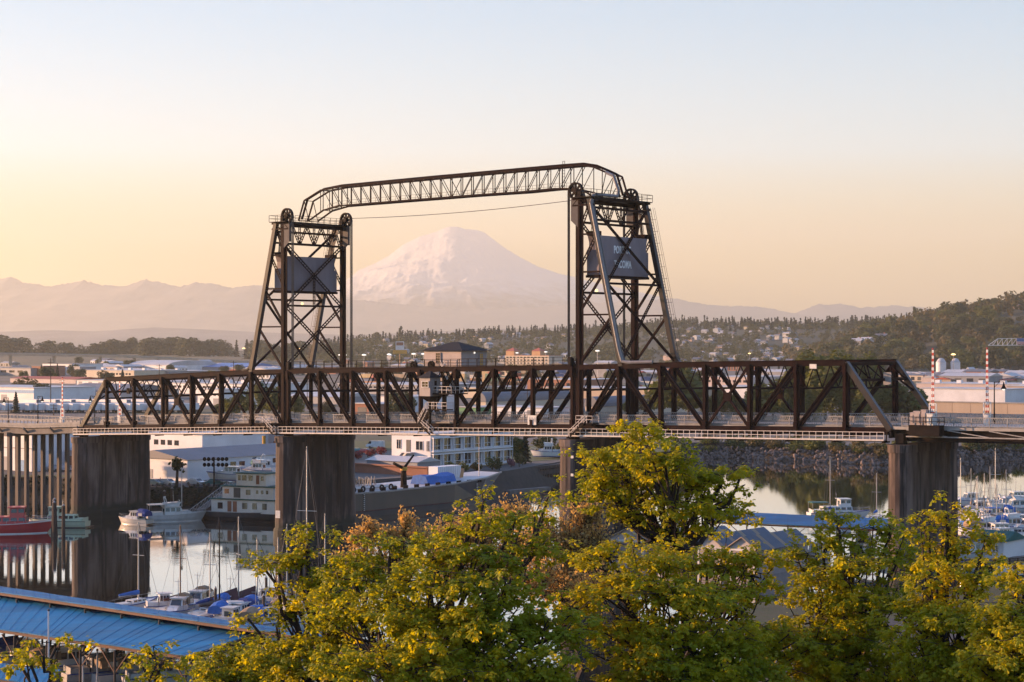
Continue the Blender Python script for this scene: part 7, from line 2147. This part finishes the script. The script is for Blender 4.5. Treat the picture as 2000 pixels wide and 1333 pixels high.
for i in range(7):
    x = mb_.uniform(1870, 2010); r = mb_.uniform(1000, 1075)
    put(sailboat('yacht with bare mast packed in the marina right of the last pier', 8.5, 2.7, mb_.uniform(7.5, 11), group='yachts packed right of the last pier', cover=mb_.choice(('blue_canvas', 'navy', 'tan_canvas'))), x, r, mb_.uniform(60, 120))
# ------------------------------------------------------------------ foreground maples
M['maple'] = leaf_mat('maple_leaf', (0.36, 0.35, 0.014), (0.20, 0.23, 0.012), .58, .55, .5, (1.7, 1.45, .4))
M['maple2'] = leaf_mat('maple_leaf_young', (0.42, 0.385, 0.014), (0.26, 0.28, 0.012), .58, .7, .5, (1.7, 1.4, .4))
M['maple_bark'] = mat('maple_bark', (0.045, 0.028, 0.022), 0.9, 0, (0.025, 0.017, 0.015), 3.0, bump=.4, bscale=14)
LEAF = np.array([(0, 0), (.10, .20), (.42, .12), (.34, .34), (.58, .62), (.28, .62), (.16, .80), (0, 1.10), (-.16, .80), (-.28, .62), (-.58, .62), (-.34, .34), (-.42, .12), (-.10, .20)])
# fan from the leaf's heart (index 14)
def leaf_geom(detail=True):
    if detail:
        pts = np.vstack([LEAF, [(0, .42)]]); k = 14
        tri = [(k, i, (i + 1) % 14) for i in range(14)]
    else:
        sel = [0, 2, 4, 6, 7, 8, 10, 12]
        pts = np.vstack([LEAF[sel], [(0, .42)]]); k = len(sel)
        tri = [(k, i, (i + 1) % k) for i in range(k)]
    z = -0.55 * np.abs(pts[:, 0]) ** 1.3 - .28 * np.clip(pts[:, 1] - .3, 0, 2) ** 1.5     # drooping lobes
    return np.column_stack([pts, z]), np.array(tri)
LG, LT = leaf_geom(False)
def leaf_cloud(C, axis, n_per, size, g, R=None):
    """umbrella whorls: at each twig end C, n_per leaves radiating and hanging down"""
    n = len(C) * n_per
    ci = np.repeat(np.arange(len(C)), n_per)
    a = g.uniform(0, 2 * np.pi, n); droop = g.uniform(-.1, 1.15, n)
    out = np.stack([np.cos(a) * np.cos(droop), np.sin(a) * np.cos(droop), -np.sin(droop)], 1)
    out = out + axis[ci] * .25
    out /= np.linalg.norm(out, axis=1, keepdims=True)
    up = np.array([0, 0, 1.0]) + g.normal(0, .25, (n, 3))
    side = np.cross(out, up); side /= np.linalg.norm(side, axis=1, keepdims=True) + 1e-9
    nor = np.cross(side, out)
    R = R or size * 1.5
    base = C[ci] + out * (R * g.uniform(.1, 1.0, n))[:, None] + g.normal(0, size * .3, (n, 3))
    s = size * g.uniform(.55, 1.2, n)
    V = base[:, None, :] + s[:, None, None] * (LG[None, :, 0:1] * side[:, None, :] + LG[None, :, 1:2] * out[:, None, :] + LG[None, :, 2:3] * nor[:, None, :])
    k = len(LG)
    T = (LT[None] + (np.arange(n) * k)[:, None, None]).reshape(-1, 3)
    return V.reshape(-1, 3), T

# whorl prototypes that become parts of their own
WH = []
for i in range(5):
    g = np.random.default_rng(90 + i)
    V, T = leaf_cloud(np.zeros((1, 3)), np.zeros((1, 3)), 22, .30, g, .58)
    k = len(LG); bases = V[0::k]; n0 = len(V)      # leaf stalks from the twig end to each leaf
    st = np.stack([np.zeros_like(bases), bases + np.array([.012, 0, 0]), bases - np.array([.012, 0, 0])], 1).reshape(-1, 3)
    V = np.vstack([V, st]); T = np.vstack([T, n0 + np.arange(len(st)).reshape(-1, 3)])
    me = bpy.data.meshes.new('leaf_whorl'); me.from_pydata(V.tolist(), [], T.tolist()); me.materials.append(M['maple' if i < 3 else 'maple2']); me.update()
    WH.append(me)

def curve_pts(p, q, sag, n, g, jit):
    out = []
    for i in range(n + 1):
        k = i / n; v = p.lerp(q, k) + Vector((0, 0, sag * 4 * k * (1 - k)))
        if 0 < i < n: v += Vector(g.normal(0, jit, 3))
        out.append(v)
    return out

def limb_mb(m, pts, r0, r1, n=6):
    N = len(pts) - 1
    for i in range(N):
        m.tube(pts[i], pts[i + 1], r0 + (r1 - r0) * i / N, r0 + (r1 - r0) * (i + 1) / N, n, caps=False)

def maple(label, Y, base, lobes, dens, seed, n_parts=120, lsize=.08, depth_k=.55, mt='maple', fork=None, tr0=.24):
    """base: photo column/row of the trunk foot; lobes: (column, row, rx_px, ry_px, dY)"""
    g = np.random.default_rng(seed)
    B0 = at(base[0], base[1], Y)
    root = empty('maple_tree', B0, 0, label, 'tree', 'foreground maples')
    px = Y / F
    top_l = sorted(lobes, key=lambda l: l[1])
    fk = at(*(fork or (base[0], base[1] - 260)), Y)
    tr = curve_pts(B0, fk, 0, 5, g, .12)
    m = MB(); limb_mb(m, tr, tr0, tr0 * .55, 8)
    part(m, 'trunk', 'maple_bark', root)
    allC, allA = [], []
    for (cx, cr, rx, ry, dY) in lobes:
        c = at(cx, cr, Y + dY)
        start = tr[g.integers(2, len(tr))] if cr > (fork[1] if fork else base[1] - 260) - 60 else fk
        lp = curve_pts(start, c - Vector((0, 0, ry * px * .2)), -.25, 6, g, .10)
        m = MB(); limb_mb(m, lp, min(.085, tr0 * .4), .028, 6)
        ns = max(2 if rx > 24 else 1, int(dens * rx * ry / 1000 / (12.5 if cr < 1110 else 11 if cr < 1190 else 9.0)))
        # tufts in the lobe, weighted to its shell and upper side; each tuft is a flat spray of whorls
        d = g.normal(0, 1, (ns, 3)); d /= np.linalg.norm(d, axis=1, keepdims=True)
        d[:, 2] = np.where((d[:, 2] < -.3) & (g.random(ns) < .6), -d[:, 2], d[:, 2])
        r = g.uniform(.10, 1.0, ns) ** .5
        SUB = np.array(c) + d * np.array([rx * px, rx * px * depth_k, ry * px]) * r[:, None]
        CC, AA = [], []
        for sp_, dd in zip(SUB, d):
            sv = Vector(sp_); j = lp[g.integers(2, len(lp))]
            pts = curve_pts(j, sv, -.08, 3, g, .05); limb_mb(m, pts, .03, .010, 4)
            nw = g.integers(4, 9)
            W_ = sp_ + g.normal(0, 1, (nw, 3)) * np.array([.28, .28, .10]) * 1.0
            for w_ in W_[::2]:
                m.tube(pts[-1], Vector(w_), .009, .004, 3, caps=False)
            CC.append(W_); AA.append(np.repeat(dd[None], nw, 0))
        C = np.concatenate(CC); d = np.concatenate(AA)
        part(m, 'branch', 'maple_bark', root)
        allC.append(C); allA.append(d)
    C = np.concatenate(allC); A = np.concatenate(allA)
    # the whorls nearest the camera are single parts, the rest one foliage mass
    order = np.argsort(C[:, 1] - C[:, 2] * .5); k = min(n_parts, len(C))
    for ii in order[:k]:
        o = bpy.data.objects.new('leaf_whorl', WH[g.integers(5)]); COL.objects.link(o); o.parent = root
        o.location = Vector(C[ii]) - B0; o.rotation_euler = (g.normal(0, .25), g.normal(0, .25), g.uniform(0, 6.28)); s = lsize / .30 * g.uniform(.8, 1.2); o.scale = (s, s, s)
    rest = order[k:]
    if len(rest) == 0: rest = order[-2:]
    V, T = leaf_cloud(C[rest], A[rest], 22, lsize, g, .155)
    tag(np_mesh('crown', V - np.array(B0), T, M[mt], root), kind='stuff')
    return root

maple('tall bright maple rising past the bridge deck right of centre', 46, (1325, 1500), [
    (1255, 858, 38, 34, 0), (1215, 905, 66, 48, 1), (1300, 900, 56, 44, -1), (1190, 952, 58, 42, 0), (1260, 965, 74, 50, 1), (1340, 950, 52, 46, 0), (1405, 945, 52, 36, 0), (1448, 922, 22, 16, 0), (1420, 990, 48, 34, 1), (1350, 1005, 56, 34, -1), (1215, 1010, 46, 28, 0), (1290, 1035, 50, 24, .5), (1245, 836, 14, 16, 0), (1160, 900, 22, 28, 0)],
    62, 101, 210, .08, fork=(1330, 1070))
maple('broad maple under the tall one, centre right of frame', 42, (1290, 1600), [
    (1190, 1085, 70, 40, 0), (1280, 1105, 80, 46, -1), (1380, 1095, 80, 44, 0), (1470, 1115, 70, 48, 0), (1220, 1165, 90, 50, -1.5), (1330, 1175, 95, 55, -2), (1450, 1185, 90, 55, -1), (1240, 1255, 110, 60, -2), (1370, 1265, 110, 60, -2.5), (1500, 1265, 100, 60, -1), (1300, 1330, 150, 50, -3), (1460, 1330, 120, 50, -3)],
    40, 102, 180, .08, mt='maple2')
maple('wide golden green maple filling the lower centre', 40, (800, 1650), [
    (945, 975, 24, 18, 0), (930, 1012, 40, 24, 0), (875, 1030, 46, 26, 0), (1000, 1030, 52, 28, 0), (1070, 975, 26, 18, 1), (1060, 1010, 40, 22, 1), (760, 1080, 62, 36, 0), (850, 1085, 72, 40, -1), (950, 1085, 72, 40, -1), (1040, 1075, 52, 34, 0), (690, 1120, 60, 40, 0), (780, 1150, 80, 46, -1), (880, 1160, 84, 48, -2), (985, 1165, 84, 48, -2), (700, 1200, 80, 46, -1), (820, 1225, 95, 52, -2), (940, 1240, 95, 52, -2.5), (1060, 1245, 95, 52, -2), (760, 1290, 110, 50, -3), (900, 1310, 120, 50, -3), (1050, 1315, 120, 50, -3), (1130, 1180, 52, 36, 0)],
    36, 103, 230, .08)
maple('maple reaching left over the yachts with open sprays', 43, (640, 1600), [
    (510, 1100, 26, 16, 0), (545, 1108, 36, 24, 0), (600, 1058, 26, 34, 0), (590, 1095, 44, 30, 0), (640, 1105, 48, 32, 0), (585, 1140, 50, 28, 0), (650, 1155, 56, 38, -1), (720, 1150, 44, 40, 0), (580, 1190, 34, 24, 0), (640, 1215, 60, 40, -1), (485, 1207, 22, 13, 0), (540, 1220, 22, 11, 0), (505, 1248, 28, 12, 0), (620, 1270, 60, 40, -1), (560, 1290, 60, 36, -1.5), (670, 1310, 80, 46, -2)],
    38, 104, 150, .079)
maple('low dark green maple at the bottom left of the trees', 45, (470, 1620), [
    (420, 1300, 46, 26, 0), (480, 1285, 52, 30, 0), (455, 1325, 80, 30, -1), (540, 1325, 60, 30, -1), (395, 1325, 36, 18, 0), (510, 1300, 46, 30, 0)],
    48, 105, 80, .08)
maple('dark green maple in front of the last pier', 44, (1640, 1620), [
    (1640, 1030, 40, 26, 0), (1610, 1065, 52, 32, 0), (1680, 1060, 56, 34, 0), (1740, 1035, 52, 34, 0), (1575, 1110, 60, 38, 0), (1660, 1120, 80, 44, -1), (1750, 1095, 66, 44, 0), (1600, 1180, 90, 50, -1), (1700, 1190, 90, 50, -1.5), (1560, 1250, 90, 50, -2), (1680, 1265, 100, 56, -2), (1600, 1325, 110, 50, -2.5), (1740, 1325, 90, 50, -2)],
    40, 106, 170, .079)
maple('sunlit yellow maple with upright shoots right of the last pier', 41, (1830, 1620), [
    (1848, 1003, 28, 20, 0), (1803, 1015, 12, 18, 0), (1850, 1035, 44, 24, 0), (1815, 1045, 22, 18, 0), (1830, 1080, 26, 34, 0), (1865, 1085, 40, 32, 0), (1920, 1065, 30, 26, 0), (1935, 1100, 24, 36, 0), (1830, 1140, 66, 40, -1), (1900, 1140, 52, 38, -1), (1800, 1210, 66, 44, -1), (1870, 1220, 80, 48, -2), (1820, 1290, 90, 50, -2), (1900, 1305, 80, 50, -2.5)],
    38, 107, 170, .079, mt='maple2')
maple('golden maple in the lower right corner', 38, (1990, 1650), [
    (1985, 1110, 26, 20, 0), (1985, 1150, 44, 34, 0), (1960, 1210, 60, 44, -1), (2010, 1240, 66, 50, -1), (1960, 1290, 80, 50, -2), (2030, 1310, 80, 60, -2)],
    40, 108, 90, .08, mt='maple2')
# small sprays poking in from below at the left
maple('slender young maple sprays at the bottom left over the blue roof', 34, (70, 1560), [
    (110, 1262, 18, 13, 0), (58, 1290, 22, 14, 0), (45, 1305, 16, 12, 0), (85, 1280, 10, 8, 0)], 30, 109, 8, .079, mt='maple2', fork=(80, 1350), tr0=.04)
maple('single young maple shoot beside the roof corner at bottom left', 34, (300, 1560), [
    (294, 1270, 13, 9, 0), (318, 1290, 15, 10, 0), (310, 1312, 14, 8, 0), (280, 1328, 20, 8, 0)], 30, 110, 8, .08, mt='maple2', fork=(300, 1345), tr0=.035)

# brown budding willows behind the maples
M['bud'] = leaf_mat('brown_buds', (0.52, 0.38, 0.16), (0.36, 0.26, 0.11), .5, 1.2, .7, (1.5, 1.2, .6))
def willow(label, Y, base, lobes, dens, seed):
    g = np.random.default_rng(seed); B0 = at(base[0], base[1], Y)
    root = empty('budding_willow', B0, 0, label, 'tree', 'brown budding willows')
    px = Y / F
    fk = at(base[0], base[1] - 130, Y); m = MB(); limb_mb(m, curve_pts(B0, fk, 0, 4, g, .1), .2, .12, 7); part(m, 'trunk', 'maple_bark', root)
    CC = []; tw = MB()
    for (cx, cr, rx, ry, dY) in lobes:
        c = at(cx, cr, Y + dY); lo = at(cx + (base[0] - cx) * .25, cr + ry * .9, Y + dY)
        m = MB(); limb_mb(m, curve_pts(fk, lo, -.2, 5, g, .12), .08, .04, 6)
        for k in range(int(dens * rx * ry / 1000) + 6):
            tip = Vector(np.array(c) + np.clip(g.normal(0, .52, 3), -1.1, 1.1) * np.array([rx * px, rx * px * .8, ry * px]))
            st = lo.lerp(c, g.uniform(0, .6)) + Vector(g.normal(0, .3, 3)) * (rx * px * .35)
            pts = curve_pts(st, tip, .1, 3, g, .06)
            limb_mb(tw, pts, .016, .006, 3)
            for q in range(15):
                k2 = g.uniform(.2, 1.0); i = min(2, int(k2 * 3)); f = k2 * 3 - i
                CC.append(np.array(pts[i].lerp(pts[i + 1], f)) + g.normal(0, .07, 3))
        part(m, 'branch', 'maple_bark', root)
    tag(part(tw, 'twigs', 'maple_bark', root), kind='stuff')
    P = np.array(CC); V, T = quads_at(P, g.normal(0, 1, P.shape), .125, g)
    tag(np_mesh('crown', V - np.array(B0), T, M['bud'], root), kind='stuff')
willow('brown budding willow behind the tall maple, right part', 78, (1130, 1330), [(1150, 1000, 40, 36, 0), (1110, 1050, 50, 60, 0), (1165, 1060, 44, 60, 0), (1050, 1040, 46, 60, 0), (1090, 1130, 80, 50, 0), (1150, 1150, 60, 50, -2), (1040, 1120, 50, 50, -2)], 60, 201)
willow('brown budding willow behind the golden maple, middle part', 80, (960, 1330), [(1000, 1000, 44, 34, 0), (940, 1030, 60, 40, 0), (890, 1040, 56, 40, 0), (1010, 1060, 60, 50, 0), (960, 1100, 80, 50, 0), (870, 1100, 60, 50, 0)], 60, 202)
willow('brown budding willow at the left end of the willows', 76, (770, 1330), [(795, 1015, 18, 30, 0), (720, 1030, 24, 26, 0), (765, 1050, 50, 30, 0), (690, 1050, 20, 22, 0), (820, 1050, 50, 34, 0), (700, 1090, 50, 34, 0), (780, 1100, 70, 40, 0)], 52, 203)
# ------------------------------------------------------------------ haze
hz = MB().box((0, 17000, 1000), (17400, 34600, 2012))
hzm = bpy.data.materials.new('morning_haze'); hzm.use_nodes = True
t = hzm.node_tree; t.nodes.clear()
ho = t.nodes.new('ShaderNodeOutputMaterial'); pv = t.nodes.new('ShaderNodeVolumePrincipled')
sk(pv, **{'Color': (0.83, 0.86, 0.77, 1), 'Density': 0.000052, 'Anisotropy': 0.2})
t.links.new(pv.outputs[0], ho.inputs['Volume'])
tag(hz.build('haze', hzm), 'thin warm morning haze over the harbour', 'haze', kind='stuff')

# ------------------------------------------------------------------ tell look-alikes apart by their order from the left
ORD = ['leftmost', 'second from left', 'third from left', 'fourth from left', 'fifth from left', 'sixth from left', 'seventh from left', 'eighth from left', 'ninth from left', 'tenth from left', 'eleventh from left', 'twelfth from left', 'thirteenth from left', 'fourteenth from left', 'fifteenth from left', 'sixteenth from left', 'seventeenth from left', 'eighteenth from left', 'nineteenth from left', 'twentieth from left', 'twenty first from left', 'twenty second from left', 'twenty third from left', 'twenty fourth from left', 'twenty fifth from left', 'twenty sixth from left', 'twenty seventh from left', 'twenty eighth from left', 'twenty ninth from left', 'thirtieth from left']
same = {}
for o in list(COL.objects):
    if o.parent is None and 'label' in o and o.get('kind') is None:
        same.setdefault(o['label'], []).append(o)
for lab, L_ in same.items():
    if 1 < len(L_) <= 30:
        L_.sort(key=lambda o: o.location.x / max(o.location.y, 1))
        for k, o in enumerate(L_):
            o['label'] = lab + ', ' + ORD[k]
